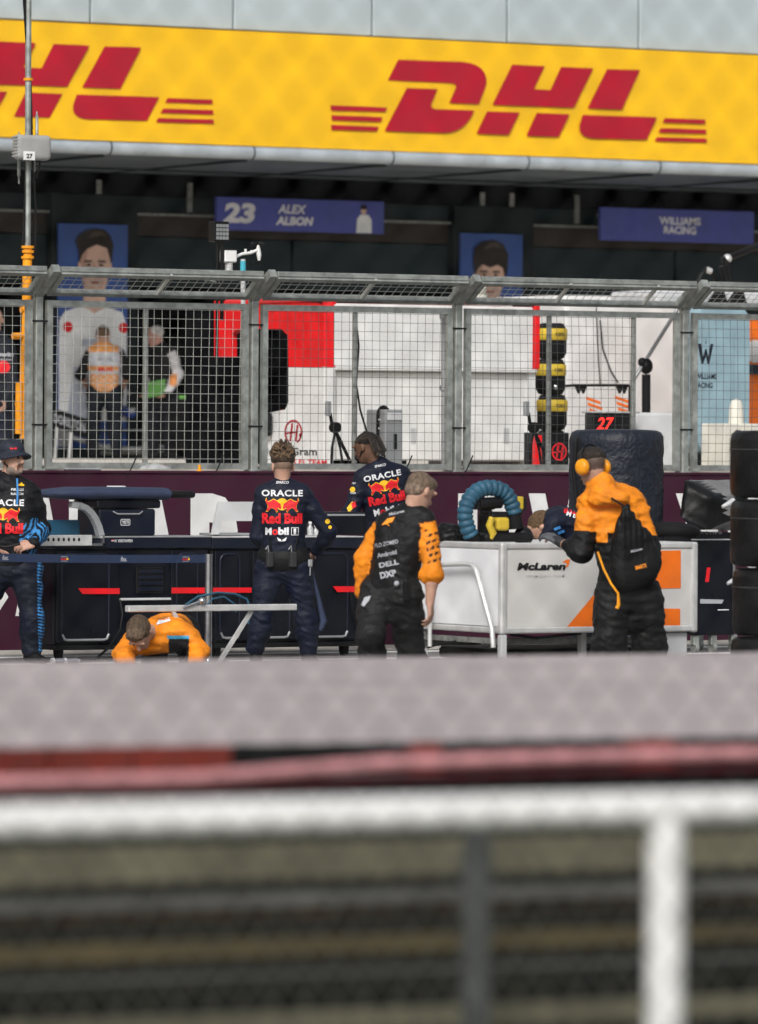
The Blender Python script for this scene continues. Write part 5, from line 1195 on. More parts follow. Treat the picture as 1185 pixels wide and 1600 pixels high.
        # keep the colour of the nearest grid corner
        gi = np.clip(np.rint((V - lo) / h).astype(int), 0, np.array(n) - 1); C = np.array(pal, float)[I[tuple(gi.T)]]
        if colfn is not None: C = colfn(V, C)
        return V, Q, C
    def build(s, name, m_, pal, parent=None, loc=None, wr=None, amp=0, colfn=None):
        V, Q, C = s.mesh(pal, wr, amp, colfn); me = bpy.data.meshes.new(name); o = bpy.data.objects.new(name, me); COL.objects.link(o)
        base = WL[parent.name] if parent is not None else Vector(loc)
        me.vertices.add(len(V)); me.vertices.foreach_set('co', (V - np.array(base)).ravel())
        me.loops.add(Q.size); me.loops.foreach_set('vertex_index', Q.ravel().astype(np.int32))
        me.polygons.add(len(Q)); me.polygons.foreach_set('loop_start', np.arange(0, Q.size, 4, dtype=np.int32)); me.polygons.foreach_set('loop_total', np.full(len(Q), 4, np.int32))
        me.update(calc_edges=True); me.polygons.foreach_set('use_smooth', np.ones(len(Q), bool)); me.validate()
        ca = me.color_attributes.new('Col', 'FLOAT_COLOR', 'POINT'); ca.data.foreach_set('color', np.hstack([C, np.ones((len(C), 1))]).astype(np.float32).ravel())
        me.materials.append(m_); o.location = (0, 0, 0) if parent is not None else base
        if parent is not None: o.parent = parent
        WL[o.name] = base; o_bvh[o.name] = BVHTree.FromPolygons([tuple(v) for v in V], [tuple(q) for q in Q]); return o
o_bvh = {}
SK1 = (.50, .29, .21); SK2 = (.115, .058, .036); SK3 = (.42, .24, .17)
NAVY = (.0060, .0085, .021); BLACK = (.0050, .0050, .0058); PAP = (.76, .235, .012); DBR = (.050, .030, .018); GREYH = (.33, .31, .29)
def V3(j): return Vector(j)
def axes(f, tilt=None):
    f = f.normalized(); r = f.cross(UP); r = r.normalized() if r.length > .05 else RT.copy(); u = r.cross(f).normalized(); return r, f, u
def head(B, c, f, skin, dark, lips, scale=1.09, mouth=False, up=None):
    """head centred at c (between the ears) facing f; returns its axes"""
    r, f, u = axes(f)
    k = scale; A = (r, f, u)
    B.ell(c + u * .030 * k, (.076 * k, .096 * k, .088 * k), A, .02, skin)
    B.ell(c + f * .026 * k - u * .040 * k, (.060 * k, .070 * k, .078 * k), A, .025, skin)
    B.ell(c + f * .055 * k - u * .098 * k, (.034 * k, .030 * k, .022 * k), A, .03, skin)
    B.cone(c + f * .093 * k + u * .008 * k, c + f * .113 * k - u * .030 * k, .009 * k, .016 * k, .010, skin)
    B.cone(c + f * .090 * k + u * .028 * k - r * .05 * k, c + f * .090 * k + u * .028 * k + r * .05 * k, .012 * k, None, .015, skin)
    for s_ in (-1, 1):
        B.ell(c + r * s_ * .078 * k - f * .012 * k - u * .006 * k, (.012 * k, .020 * k, .032 * k), A, .006, skin)
        B.ell(c + f * .094 * k + r * s_ * .031 * k + u * .008 * k, (.013 * k, .008 * k, .007 * k), A, .003, dark)
        B.cone(c + f * .099 * k + r * s_ * .018 * k + u * .030 * k, c + f * .092 * k + r * s_ * .050 * k + u * .030 * k, .005 * k, None, .004, dark)
    B.cone(c + f * .094 * k - r * .020 * k - u * .068 * k, c + f * .094 * k + r * .020 * k - u * .068 * k, .008 * k, None, .008, lips)
    if mouth: B.ell(c + f * .098 * k - u * .068 * k, (.026 * k, .032 * k, .025 * k), A, .004, mouth, True)
    return r, f, u
def hand(B, w_, d, n, s_, curl=.5, skin=0, k=1.0, spread=.0):
    """hand at the wrist: d along the fingers, n out of the back of the hand, s_ towards the thumb"""
    d = d.normalized(); n = (n - d * n.dot(d)).normalized(); t = d.cross(n); t = t if t.dot(s_) > 0 else -t
    kn = []
    for i in range(4):
        o = t * (.030 - .020 * i) * k; p = w_ + d * (.085 - .004 * abs(i - 1)) * k + o; kn.append(p); B.cone(w_ + d * .015 * k + o * .6, p, .016 * k, .012 * k, .012, skin)
    for i, p in enumerate(kn):
        L = (.040, .045, .042, .032)[i] * k; q = p; ang = curl * (.5 + .1 * i)
        for j in range(3):
            a = ang * (j + 1) * .9; e = q + (d * math.cos(a) - n * math.sin(a) + t * spread * (1.5 - i) * .1).normalized() * L * (1, .68, .55)[j]
            B.cone(q, e, (.0095, .0088, .0080)[j] * k, (.0088, .0080, .0066)[j] * k, .003, skin); q = e
    a = w_ + d * .025 * k + t * .022 * k; b = a + (d * .6 + t * .7 - n * .3).normalized() * .045 * k; c = b + (d * .9 + t * .25 - n * .35).normalized() * .034 * k
    B.cone(a, b, .014 * k, .011 * k, .008, skin); B.cone(b, c, .0105 * k, .008 * k, .004, skin)
def torso(B, nk, sl, sr, hl, hr, wf=1.0, df=1.0, col=0, infl=0, colw=None, k=.05, belly=0, fwd=None):
    S_ = (sl + sr) / 2; H = (hl + hr) / 2; ws = (sr - sl).length / 2; wh = (hr - hl).length / 2
    sa = (sr - sl).normalized(); ha = (hr - hl).normalized()
    for t, w_, d in ((0.0, ws - .045, .070), (.14, ws * .82, .098), (.32, ws * .74, .108), (.52, ws * .66, .104), (.72, ws * .62, .102), (.9, max(wh * 1.05, ws * .56), .108)):
        c = S_.lerp(H, t); a = sa.lerp(ha, t).normalized(); rr = d * df + infl; hw = max(.02, w_ * wf - rr * .55 + infl * .3)
        if fwd is not None: c = c + fwd * belly * math.sin(math.pi * min(1, t * 1.1))
        B.cone(c - a * hw, c + a * hw, rr, None, k, col if colw is None or t < .5 else colw)
    B.cone(S_.lerp(nk, .1), nk, .075 + infl, .060 + infl, .05, col)
    for q_ in (sl, sr): B.cone(nk.lerp(q_, .15) + UP * .0, nk.lerp(q_, .85) + UP * .012, .050 + infl, .058 + infl, .05, col)
def limb(B, a, b, c, r0, r1, r2, k=.025, col=0, col2=None, infl=0):
    m1 = a.lerp(b, .35); B.cone(a, m1, r0 + infl, r0 * .98 + infl, k, col); B.cone(m1, b, r0 * .98 + infl, r1 + infl, k, col)
    m2 = b.lerp(c, .35); B.cone(b, m2, r1 + infl, r1 * 1.03 + infl, k, col if col2 is None else col2); B.cone(m2, c, r1 * 1.03 + infl, r2 + infl, k, col if col2 is None else col2)
def shoes(B, an, f, col=0):
    f = Vector((f.x, f.y, 0)).normalized(); h = Vector((an.x, an.y, an.z)); h.z -= .035
    z0 = h.z; B.cone(h - f * .05, h + f * .06, .042, .045, .03, col); B.cone(h + f * .06 - UP * .008, h + f * .17 - UP * .018, .044, .032, .03, col)
W_CLOTH = Wrinkle(5, .075, 8, (1, 1, 1.6)); W_FINE = Wrinkle(6, .032, 7); W_BIG = Wrinkle(9, .16, 6, (.8, .8, 1.6))
def cloth_wr(a=1.0): return [(W_BIG, .013 * a), (W_CLOTH, .012 * a), (W_FINE, .003 * a)]
HW = [(Wrinkle(21, .022, 9), .008), (Wrinkle(22, .055, 6), .008)]
def person(label, base, group=None):
    return dict(label=label, base=Vector(base), B=Field(.0075), group=group)
def finish_body(p, pal, colfn=None):
    o = p['B'].build('person', M_skin, pal, None, p['base'], colfn=colfn); tag(o, p['label'], 'person', p['group']); p['o'] = o; return o
def decal(name, shapes, c, xd, yd, rd, targets, m_, parent, off=.005, maxe=.012):
    """flat artwork laid onto a curved garment: each vertex is dropped along rd onto the cloth"""
    b = bmesh.new()
    for vs, fs in shapes:
        vv = [b.verts.new((x, y, 0)) for x, y in vs]
        for f in fs:
            try: b.faces.new([vv[i] for i in f])
            except ValueError: pass
    bmesh.ops.triangulate(b, faces=b.faces[:])
    for _ in range(4):
        es = [e for e in b.edges if e.calc_length() > maxe]
        if not es: break
        bmesh.ops.subdivide_edges(b, edges=es, cuts=1); bmesh.ops.triangulate(b, faces=[f for f in b.faces if len(f.verts) > 3])
    c = Vector(c); xd = Vector(xd).normalized(); yd = Vector(yd); yd = (yd - xd * yd.dot(xd)).normalized(); rd = Vector(rd).normalized(); pos = {}
    b.verts.index_update()
    for v in b.verts:
        p = c + xd * v.co.x + yd * v.co.y - rd * .6; best = None
        for t in targets:
            h = o_bvh[t.name].ray_cast(p, rd, 1.5)
            if h[0] is not None and (best is None or h[3] < best): best = h[3]
        pos[v.index] = None if best is None else p + rd * (best - off)
    keep = [i for i in pos if pos[i] is not None]; mp = {k: i for i, k in enumerate(keep)}
    mb = MB(); fs = []
    for f in b.faces:
        ix = [v.index for v in f.verts]
        if all(i in mp for i in ix):
            q = [pos[i] for i in ix]
            if max((q[i] - q[i - 1]).length for i in range(len(q))) < .06: fs.append([mp[i] for i in ix])
    b.free(); mb.add([pos[k] for k in keep], fs, True)
    return mb.build(name, m_, parent, recalc=False)
def tshape(t, x, y, w_, h, bold=.02, shear=0, space=1): vs, fs = text2d(t, bold, shear, space); return ([(x + a * w_, y + b * h) for a, b in vs], fs)
def pshape(poly): return (poly, geometry.tessellate_polygon([[Vector((a, b, 0)) for a, b in poly]]))
def bull_shapes(x, y, w_):
    L = [(x + a * w_, y + b * w_ * 1.05) for a, b in BULL]; Rr = [(x - a * w_, y + b * w_ * 1.05) for a, b in BULL]
    return [pshape(circ(x, y + .01 * w_, .185 * w_, 20))], [pshape(L), pshape(Rr)]
def bull_print(parent, targets, c, xd, yd, rd, w_, words=True):
    sun_, bulls = bull_shapes(0, .125 * w_ / .24, w_ * .8)
    k = w_ / .24
    decal('yellow_print', sun_ + [pshape([(sum(p[0] for p in B_[0]) / len(B_[0]) * (1 - 1.06) + q_[0] * 1.06, sum(p[1] for p in B_[0]) / len(B_[0]) * (1 - 1.13) + q_[1] * 1.13) for q_ in B_[0]]) for B_ in bulls], c, xd, yd, rd, targets, M_em_y, parent, .005); decal('red_print', bulls + ([tshape('Red Bull', 0, .045 * k, .235 * k, .062 * k, .05)] if words else []), c, xd, yd, rd, targets, M_em_r, parent, .0075)
    wl_ = [tshape('ORACLE', 0, .192 * k, .240 * k, .038 * k, .03, 0, 1.1)]
    decal('white_print', wl_, c, xd, yd, rd, targets, M_em_w, parent, .006)
def gear(name, lab, cat): pass

# ================================================================== 1 curly haired man in navy, back to us
M_pgd = mat('charcoal_plastic', (.035, .035, .036), .5, var=.2)
def man_curly():
    d0 = 46.3; J = lambda u, v, dd=0: PD(u, v, d0 + dd); base = Vector(J(440, 1040)); base.z = 0
    p = person('curly haired man in navy team suit standing back to us with radios on his belt', base); B = p['B']
    hc = J(442, 729, -.01); nk = J(441, 759, .0); sl, sr = J(411, 775), J(476, 775); el, er = J(402, 838, .02), J(514, 832, .04); wl_, wr_ = J(425, 858, .26), J(494, 862, .18)
    hl, hr = J(421, 888), J(466, 888); kl, kr = J(408, 968, -.02), J(478, 968, .02); al, ar = J(400, 1026, .0), J(482, 1026, .04)
    al.z = ar.z = .09
    f = FW; fh = (FW * .95 - RT * .25).normalized()
    r, ff, u = head(B, hc, fh, 0, 2, 3)
    B.cone(hc - u * .05 - ff * .012, nk - UP * .03, .054, .06, .03, 0)
    torso(B, nk - UP * .02, sl, sr, hl, hr, .9, .85, 0); limb(B, sl, el, wl_, .045, .04, .028); limb(B, sr, er, wr_, .045, .04, .028)
    hand(B, wl_, (FW + RT * .4), UP, RT, .7); hand(B, wr_, (J(491, 866, .26) - wr_) + RT * -.02, UP * .6 - RT * .3, -RT, .6)
    limb(B, hl, kl, al, .07, .05, .04); limb(B, hr, kr, ar, .07, .05, .04); B.cone(hl, hr, .09, None, .05, 0)
    finish_body(p, [SK1, DBR, (.06, .03, .02), (.34, .14, .11)], lambda V, C: np.where((((V - np.array(hc)) @ np.array(u) > -.02) & ((V - np.array(hc)) @ np.array(ff) < .05) & (np.abs((V - np.array(hc)) @ np.array(r)) < .082))[:, None], np.array((.22, .145, .105)), C)); o = p['o']
    G = Field(.0085); torso(G, nk - UP * .0, sl, sr, hl + UP * .07, hr + UP * .07, 1.0, 1.0, 0, .022); limb(G, sl, el, wl_, .062, .054, .046, .03, 0, None, .004); limb(G, sr, er, wr_ - (wr_ - er).normalized() * .02, .062, .056, .046, .03, 0, None, .006)
    G.cone(nk - UP * .035, nk + UP * .004, .074, .070, .02, 0)
    jk = G.build('jacket', M_cloth, [NAVY, BLACK], o, wr=cloth_wr(), amp=.01)
    T = Field(.0085); T.cone(hl - UP * .01, hr - UP * .01, .112, None, .05, 0); T.cone(hl + UP * .06 + RT * .01, hr + UP * .06 - RT * .01, .108, None, .05, 0)
    limb(T, hl - UP * .02, kl, al + UP * .05, .098, .076, .072, .05, 0, None, .006); limb(T, hr - UP * .02, kr, ar + UP * .05, .098, .076, .072, .05, 0, None, .006)
    def side(V, C):
        q = (np.sin(V[:, 2] * 210) > 0); m_ = (((V - np.array(J(497, 930))) @ np.array(RT)) > .03 - .0) & q; return np.where(m_[:, None], np.array((.012, .05, .13)), C)
    T.build('trousers', M_cloth, [(.0065, .0095, .023)], o, wr=cloth_wr(1.25), amp=.012, colfn=None)
    Sx = Field(.01); shoes(Sx, al, f); shoes(Sx, ar, f + RT * .3); Sx.build('shoes', M_cloth, [BLACK], o)
    Hh = Field(.0065)
    Hh.ell(hc + u * .070 - ff * .010, (.099, .106, .076), (r, ff, u), .02, 0)
    rd = random.Random(8)
    for i in range(150):
        a_ = rd.uniform(0, 6.28); e_ = rd.uniform(-.1, 1.45); dv = (r * math.cos(a_) + ff * math.sin(a_)) * math.cos(e_) + u * math.sin(e_)
        q_ = hc + u * .085 - ff * .01 + Vector(dv) * .089; t_ = (Vector(dv).cross(u) * rd.uniform(-1, 1) + u * rd.uniform(-.3, .9)).normalized() * .036
        Hh.chain([q_ - t_ * .6, q_ + Vector(dv) * .012, q_ + t_ + Vector(dv) * .012], [.006, .0085, .004], .005, i % 3 != 0)
    Hh.build('hair', M_hair, [(.045, .027, .016), (.13, .080, .043)], o, wr=HW, amp=.02)
    # belt, radios, printed artwork
    bl = Field(.008)
    c0 = (hl + hr) / 2 + UP * .055; a = (hr - hl).normalized()
    for z in (0, .018, .034): bl.cone(c0 - a * .075 + UP * z, c0 + a * .075 + UP * z, .134, None, .02, 0)
    bt_ = bl.build('belt', M_cloth, [BLACK], o)
    for du, z, lean in ((-18, 868, -.02), (18, 868, .03)):
        q = J(440 + du, z, -.155)
        mb = MB(); mb.box(q.x - .028, q.x + .028, q.y - .02, q.y + .025, q.z - .095, q.z + .03, .01, 2); rad_ = mb.build('radio', M_pgd, o)
        mb = MB(); mb.cyl(q + Vector((.012, 0, .03)), q + Vector((.012 + lean, 0, .15)), .007, 8); mb.build('antenna', M_bk, rad_)
        mb = MB(); mb.tube([q + Vector((-.015, -.005, .03)), q + Vector((-.03, -.02, .08)), q + Vector((-.045, -.01, .05))], .006, 6); mb.build('plug', M_pgrey, rad_)
    q = J(485, 880, -.10); mb = MB(); mb.box(q.x - .018, q.x + .018, q.y - .012, q.y + .012, q.z - .03, q.z + .03, .006); mb.cyl(q - UP * .03, q - UP * .10, .006, 6); mb.build('lanyard_tag', M_pgrey, o)
    q = J(494, 935, .05); mb = MB(); mb.tube([J(488, 895, .02), J(499, 940, .05), J(506, 970, .06), J(500, 985, .06)], .022, 10, rr=[.012, .02, .03, .024]); mb.build('hanging_strap', M_navyf, o)
    c = J(441, 822, -.1); T_ = [jk]
    bull_print(jk, T_, c, RT, UP, FW, .335)
    decal('sponsor_print', [tshape('SPARCO', 0, .355, .105, .022, .02, .2), tshape('M', -.110, -.042, .053, .060, .05), tshape('bil', .013, -.040, .086, .064, .05), tshape('1', .105, -.042, .020, .048, .03)], c, RT, UP, FW, T_, M_em_w, jk, .007)
    rg = circ(-.056, -.049, .024, 14); ri = circ(-.056, -.049, .010, 14)
    decal('red_ring', [(rg + ri, [(i, (i + 1) % 14, 14 + (i + 1) % 14, 14 + i) for i in range(14)])], c, RT, UP, FW, T_, M_em_r, jk, .008)
    fr = [((a_[0] - .043, a_[1]) for a_ in z_) for z_ in [((.118, -.074), (.178, -.074), (.178, -.069), (.118, -.069)), ((.118, -.014), (.178, -.014), (.178, -.009), (.118, -.009)), ((.118, -.069), (.123, -.069), (.123, -.014), (.118, -.014)), ((.173, -.069), (.178, -.069), (.178, -.014), (.173, -.014))]]
    decal('frame_print', [pshape(list(q_)) for q_ in fr] + [pshape([(-.04, -.09), (-.005, -.11), (-.003, -.125), (-.03, -.12)]), pshape([(.04, -.09), (.005, -.11), (.003, -.125), (.03, -.12)])], c, RT, UP, FW, T_, M_em_w, jk, .006)
    decal('sleeve_print', [tshape('ORACLE', 0, .06, .10, .022, .02), tshape('BYBIT', .01, .0, .07, .02, .03)], J(511, 790, -.1), (RT * .5 - UP * .85), (RT * .85 + UP * .5), FW, T_, M_em_w, jk, .006)
    decal('sleeve_badge', [pshape(circ(.0, 0, .02, 10)), pshape(circ(.05, 0, .015, 10))], J(512, 815, -.1), (RT * .4 - UP * .9), RT, FW, T_, M_em_y, jk, .006)
man_curly()

# ================================================================== 2 shouting man in a bucket hat
def man_hat():
    d0 = 46.2; J = lambda u, v, dd=0: PD(u, v, d0 + dd); base = Vector(J(35, 1040)); base.z = 0
    p = person('bearded shouting man in a navy bucket hat and open team jacket', base); B = p['B']
    hc = J(19, 717, .0); nk = J(12, 750, .02); sl, sr = J(-26, 776, .03), J(52, 774, .0); el, er = J(-40, 835, .05), J(66, 828, .03); wl_, wr_ = J(-15, 860, -.15), J(52, 851, -.20)
    hl, hr = J(-4, 892, .02), J(42, 890, .0); kl, kr = J(-34, 965, .1), J(50, 962, -.05); al, ar = J(-45, 1024, .25), J(50, 1026, .0); al.z = ar.z = .09
    f = (-FW * .93 + RT * .35).normalized(); fh = (RT * .72 - FW * .68 + UP * .06).normalized()
    r, ff, u = head(B, hc, fh, 0, 2, 3, 1.1)
    A = (r, ff, u)
    for q_, rr_ in ((ff * .050 - u * .105, (.046, .046, .030)), (ff * .03 - u * .085 + r * .045, (.022, .045, .036)), (ff * .03 - u * .085 - r * .045, (.022, .045, .036))): B.ell(hc + q_, rr_, A, .012, 1)
    B.cone(hc + ff * .102 - u * .045 - r * .024, hc + ff * .102 - u * .045 + r * .024, .008, None, .006, 1)
    B.ell(hc + ff * .104 - u * .080, (.034, .036, .030), A, .004, 4, True)
    B.cone(hc - u * .06 - ff * .02, nk - UP * .03, .058, .064, .03, 0)
    torso(B, nk - UP * .02, sl, sr, hl, hr, .9, .85, 5); limb(B, sl, el, wl_, .045, .04, .028); limb(B, sr, er, wr_, .045, .04, .028)
    hand(B, wl_, RT - FW * .2, UP, RT, .6); hand(B, wr_, (-RT * .95 - FW * .15 - UP * .15), (UP * .55 - FW * .8), UP, .95, k=1.05)
    limb(B, hl, kl, al, .07, .05, .04); limb(B, hr, kr, ar, .07, .05, .04); B.cone(hl, hr, .09, None, .05, 0)
    finish_body(p, [SK1, (.22, .17, .14), (.03, .02, .018), (.36, .15, .12), (.025, .006, .006), (.008, .010, .02)]); o = p['o']
    G = Field(.0085); torso(G, nk - UP * .01, sl, sr, hl + UP * .03, hr + UP * .03, 1.05, 1.0, 0, .026, None, .05, .04, f); limb(G, sl, el, wl_, .066, .058, .05, .03, 0, None, .004)
    limb(G, sr, er, wr_ - (wr_ - er).normalized() * .03, .068, .060, .05, .03, 0, None, .006)
    for s_ in (-1, 1): G.cone(nk + f.cross(UP) * s_ * .075 - f * .02, nk + f.cross(UP) * s_ * .06 + f * .07 - UP * .07, .040, .032, .02, 0)
    G.cone(nk - f * .06 - UP * .02, nk - f * .06 + UP * .025, .06, .05, .03, 0)
    def stripe(V, C):
        q = V - np.array(er); t = q @ np.array((wr_ - er).normalized()); L = (wr_ - er).length
        m_ = (t > .03) & (t < L - .03) & (np.linalg.norm(V - np.array(er.lerp(wr_, .5)), axis=1) < .16) & (np.sin((t + (V[:, 2]) * .9) * 190) > .1)
        return np.where(m_[:, None], np.array((.045, .23, .52)), C)
    jk = G.build('jacket', M_cloth, [(.0042, .0045, .0065)], o, wr=cloth_wr(1.2), amp=.012, colfn=stripe)
    T = Field(.0085); T.cone(hl - UP * .01, hr - UP * .01, .118, None, .05, 0); T.cone(hl + UP * .06, hr + UP * .06, .116, None, .05, 0)
    limb(T, hl - UP * .02, kl, al + UP * .04, .10, .080, .072, .05, 0, None, .006); limb(T, hr - UP * .02, kr, ar + UP * .04, .10, .082, .074, .05, 0, None, .008)
    def leg(V, C):
        q = (V - np.array(kr)) @ np.array(RT); z = V[:, 2]; m_ = (q > .046 - .02 * (z - .75)) & (z < .93) & (z > .1) & (np.sin(z * 240 + q * 60) > .0); return np.where(m_[:, None], np.array((.05, .24, .55)), C)
    T.build('trousers', M_cloth, [(.0060, .0085, .019)], o, wr=cloth_wr(1.3), amp=.012, colfn=leg)
    Sx = Field(.01); shoes(Sx, al, f); shoes(Sx, ar, f + RT * .4); Sx.build('shoes', M_cloth, [BLACK], o)
    Hh = Field(.0075); Hh.ell(hc + u * .066 - ff * .005, (.100, .119, .084), A, .02, 0); Hh.cone(hc + u * .09 - r * .03, hc + u * .09 + r * .03, .070, None, .03, 0)
    n = 26; pts = [hc + u * (.030 - .026 * math.cos(2 * math.pi * i / n) * 0 - .018 + .012 * math.cos(4 * math.pi * i / n)) + r * (.138 * math.sin(2 * math.pi * i / n)) + ff * (.162 * math.cos(2 * math.pi * i / n)) for i in range(n + 1)]
    ins = [hc + u * .040 + r * (.100 * math.sin(2 * math.pi * i / n)) + ff * (.117 * math.cos(2 * math.pi * i / n)) for i in range(n + 1)]
    for i in range(n): Hh.cone(ins[i], pts[i], .013, .009, .008, 0); Hh.cone(pts[i], pts[i + 1], .009, None, .006, 0); Hh.cone(ins[i].lerp(pts[i], .5), ins[i + 1].lerp(pts[i + 1], .5), .010, None, .006, 0)
    ht = Hh.build('bucket_hat', M_cloth, [(.020, .024, .038)], o, wr=[(W_FINE, .0015)], amp=.004)
    decal('hat_print', [pshape([(a * .06, b * .05) for a, b in BULL]), pshape([(-a * .06, b * .05) for a, b in BULL])], hc + u * .08 + ff * .08 + r * .055, (-ff * .6 + r * .8), u, -(ff * .8 + r * .6), [ht], M_em_r, ht, .004)
    mb = MB(); mb.tube([hc + r * .084 - u * .0, hc + r * .09 - u * .035, hc + r * .08 + ff * .03 - u * .06], .007, 6); mb.build('earpiece', M_bk, o)
    rd = FW; X_2 = RT
    bull_print(jk, [jk], J(4, 838, -.2), X_2, UP, rd, .34)
    decal('small_print', [tshape('PIRELLI', .02, .0, .10, .022, .03), tshape('RAUCH', .02, -.035, .10, .02, .02)], J(22, 765, -.2), X_2, UP, rd, [jk], M_em_w, jk, .006)
    decal('gold_badge', [pshape([(-.03, -.012), (.03, -.012), (.03, .0), (.015, .004), (.01, .018), (-.005, .006), (-.03, .0)])], J(31, 757, -.2), X_2, UP, rd, [jk], M_em_y, jk, .006)
    mb = MB(); mb.tube([J(27, 748, -.13), J(28, 770, -.19), J(27, 788, -.20)], .008, 6); mb.build('lanyard', M_em_b, o)
    q = J(16, 853, -.27); mb = MB(); mb.tube([J(-10, 852, -.26), J(10, 855, -.28), J(32, 850, -.27)], .010, 8); mb.build('held_tape', M_bk, o)
    mb = MB(); bq = wr_ + (er - wr_).normalized() * .01; ax_ = (wr_ - er).normalized(); mb.lathe([(.038, -.008), (.041, 0), (.038, .008)], bq, ax_, 18); mb.build('bracelet', M_chr, o)
man_hat()

# ================================================================== 3 braided man behind the bench
def man_braids():
    d0 = 49.6; J = lambda u, v, dd=0: PD(u, v, d0 + dd); base = Vector(J(600, 1010)); base.z = 0.02
    p = person('man with dark braids in navy team top leaning on the bench', base); B = p['B']
    hc = J(573, 699, .0); nk = J(592, 727, .0); sl, sr = J(566, 750, -.05), J(632, 746, .10); el, er = J(549, 802, -.06), J(655, 800, .2); wl_, wr_ = J(524, 806, .10), J(640, 835, .35)
    hl, hr = J(585, 850, .1), J(626, 850, .18); kl, kr = J(585, 925, .2), J(626, 925, .25); al, ar = J(585, 990, .2), J(626, 990, .25); al.z = ar.z = .09
    fh = (-RT * .80 + FW * .55 - UP * .28).normalized(); f = FW
    r, ff, u = head(B, hc, fh, 0, 1, 3)
    B.cone(hc - u * .05 - ff * .025, nk - UP * .03, .056, .064, .03, 0)
    torso(B, nk - UP * .02, sl, sr, hl, hr, .9, .85, 0); limb(B, sl, el, wl_, .050, .044, .030); limb(B, sr, er, wr_, .045, .04, .028)
    hand(B, wl_, -RT + FW * .5, UP, FW, .3); hand(B, wr_, FW, UP, -RT, .4)
    limb(B, hl, kl, al, .07, .05, .04); limb(B, hr, kr, ar, .07, .05, .04); B.cone(hl, hr, .09, None, .05, 0)
    finish_body(p, [SK2, (.012, .009, .008), (.01, .01, .01), (.10, .04, .035)]); o = p['o']
    G = Field(.0085); torso(G, nk, sl, sr, hl, hr, 1.0, 1.0, 0, .024); limb(G, sl, el, el.lerp(wl_, .12), .070, .066, .062, .03, 0, None, .006); limb(G, sr, er, wr_, .062, .056, .046, .03, 0, None, .006); G.cone(nk - UP * .03, nk + UP * .012, .074, .068, .02, 0)
    jk = G.build('jacket', M_cloth, [NAVY], o, wr=cloth_wr(), amp=.01)
    T = Field(.01); T.cone(hl, hr, .115, None, .05, 0); limb(T, hl, kl, al + UP * .04, .10, .08, .07, .05); limb(T, hr, kr, ar + UP * .04, .10, .08, .07, .05); T.build('trousers', M_cloth, [NAVY], o, wr=cloth_wr(), amp=.01)
    Sx = Field(.01); shoes(Sx, al, f); shoes(Sx, ar, f); Sx.build('shoes', M_cloth, [BLACK], o)
    Hh = Field(.0065); Hh.ell(hc + u * .054 - ff * .018, (.091, .101, .079), (r, ff, u), .02, 0)
    rd = random.Random(4)
    for i in range(22):                                         # braids swept back over the crown and hanging behind
        s_ = (i % 11 - 5) / 5; a = hc + ff * (.07 - .02 * abs(s_)) + u * (.095 - .035 * s_ * s_) + r * s_ * .07; b = hc - ff * .03 + u * (.128 - .05 * s_ * s_) + r * s_ * .078; c = hc - ff * .10 + u * (.05 + .03 * rd.random()) + r * s_ * .075; d = hc - ff * (.115 + .03 * rd.random()) - u * (.06 + .06 * rd.random()) + r * s_ * .07
        Hh.chain([a, b, c, d], [.010, .013, .013, .010], .004, i % 3 == 0)
    Hh.build('braids', M_hair, [(.013, .009, .007), (.05, .034, .024)], o, wr=[(Wrinkle(31, .018, 8), .005)], amp=.01)
    mb = MB(); q = hc + ff * .10 - u * .06; mb.lathe([(.005, 0), (.026, .01), (.026, .03), (.01, .04)], q, ff, 14); mb.tube([hc - u * .03 - r * .084, hc - u * .07 - r * .06 + ff * .05, q], .006, 6); mb.build('headset_mouthpiece', M_bk, o)
    c = J(607, 790, -.2); xd = (RT * .97 + UP * .20); yd = UP - RT * .2
    bull_print(jk, [jk], c, xd, yd, FW, .33)
    decal('sponsor_print', [tshape('SPARCO', 0, .355, .10, .022, .02, .2), tshape('M', -.110, -.042, .053, .060, .05), tshape('bil 1', .035, -.040, .13, .062, .05)], c, xd, yd, FW, [jk], M_em_w, jk, .007)
    rg = circ(-.056, -.049, .024, 14); ri = circ(-.056, -.049, .010, 14)
    decal('red_ring', [(rg + ri, [(i, (i + 1) % 14, 14 + (i + 1) % 14, 14 + i) for i in range(14)])], c, xd, yd, FW, [jk], M_em_r, jk, .008)
    decal('sleeve_badge', [pshape(circ(0, .0, .024, 12)), pshape([(-.05, -.16), (.0, -.10), (.01, -.16), (-.03, -.2)])], J(551, 765, -.2), RT, UP, FW, [jk], M_em_y, jk, .006)
    decal('sleeve_print', [tshape('BYBIT', 0, .055, .05, .016, .02), tshape('FLEX', 0, -.03, .05, .016, .02)], J(552, 765, -.2), RT, UP, FW, [jk], M_em_w, jk, .006)
    decal('sleeve_red_badge', [pshape([(0, -.12), (.035, -.10), (.045, -.15), (.01, -.165)])], J(549, 765, -.2), RT, UP, FW, [jk], M_em_r, jk, .007)
    mb = MB(); mb.lathe([(.036, -.009), (.039, 0), (.036, .009)], wl_ + (el - wl_).normalized() * .012, (wl_ - el), 18); mb.build('watch', M_chr, o)
man_braids()

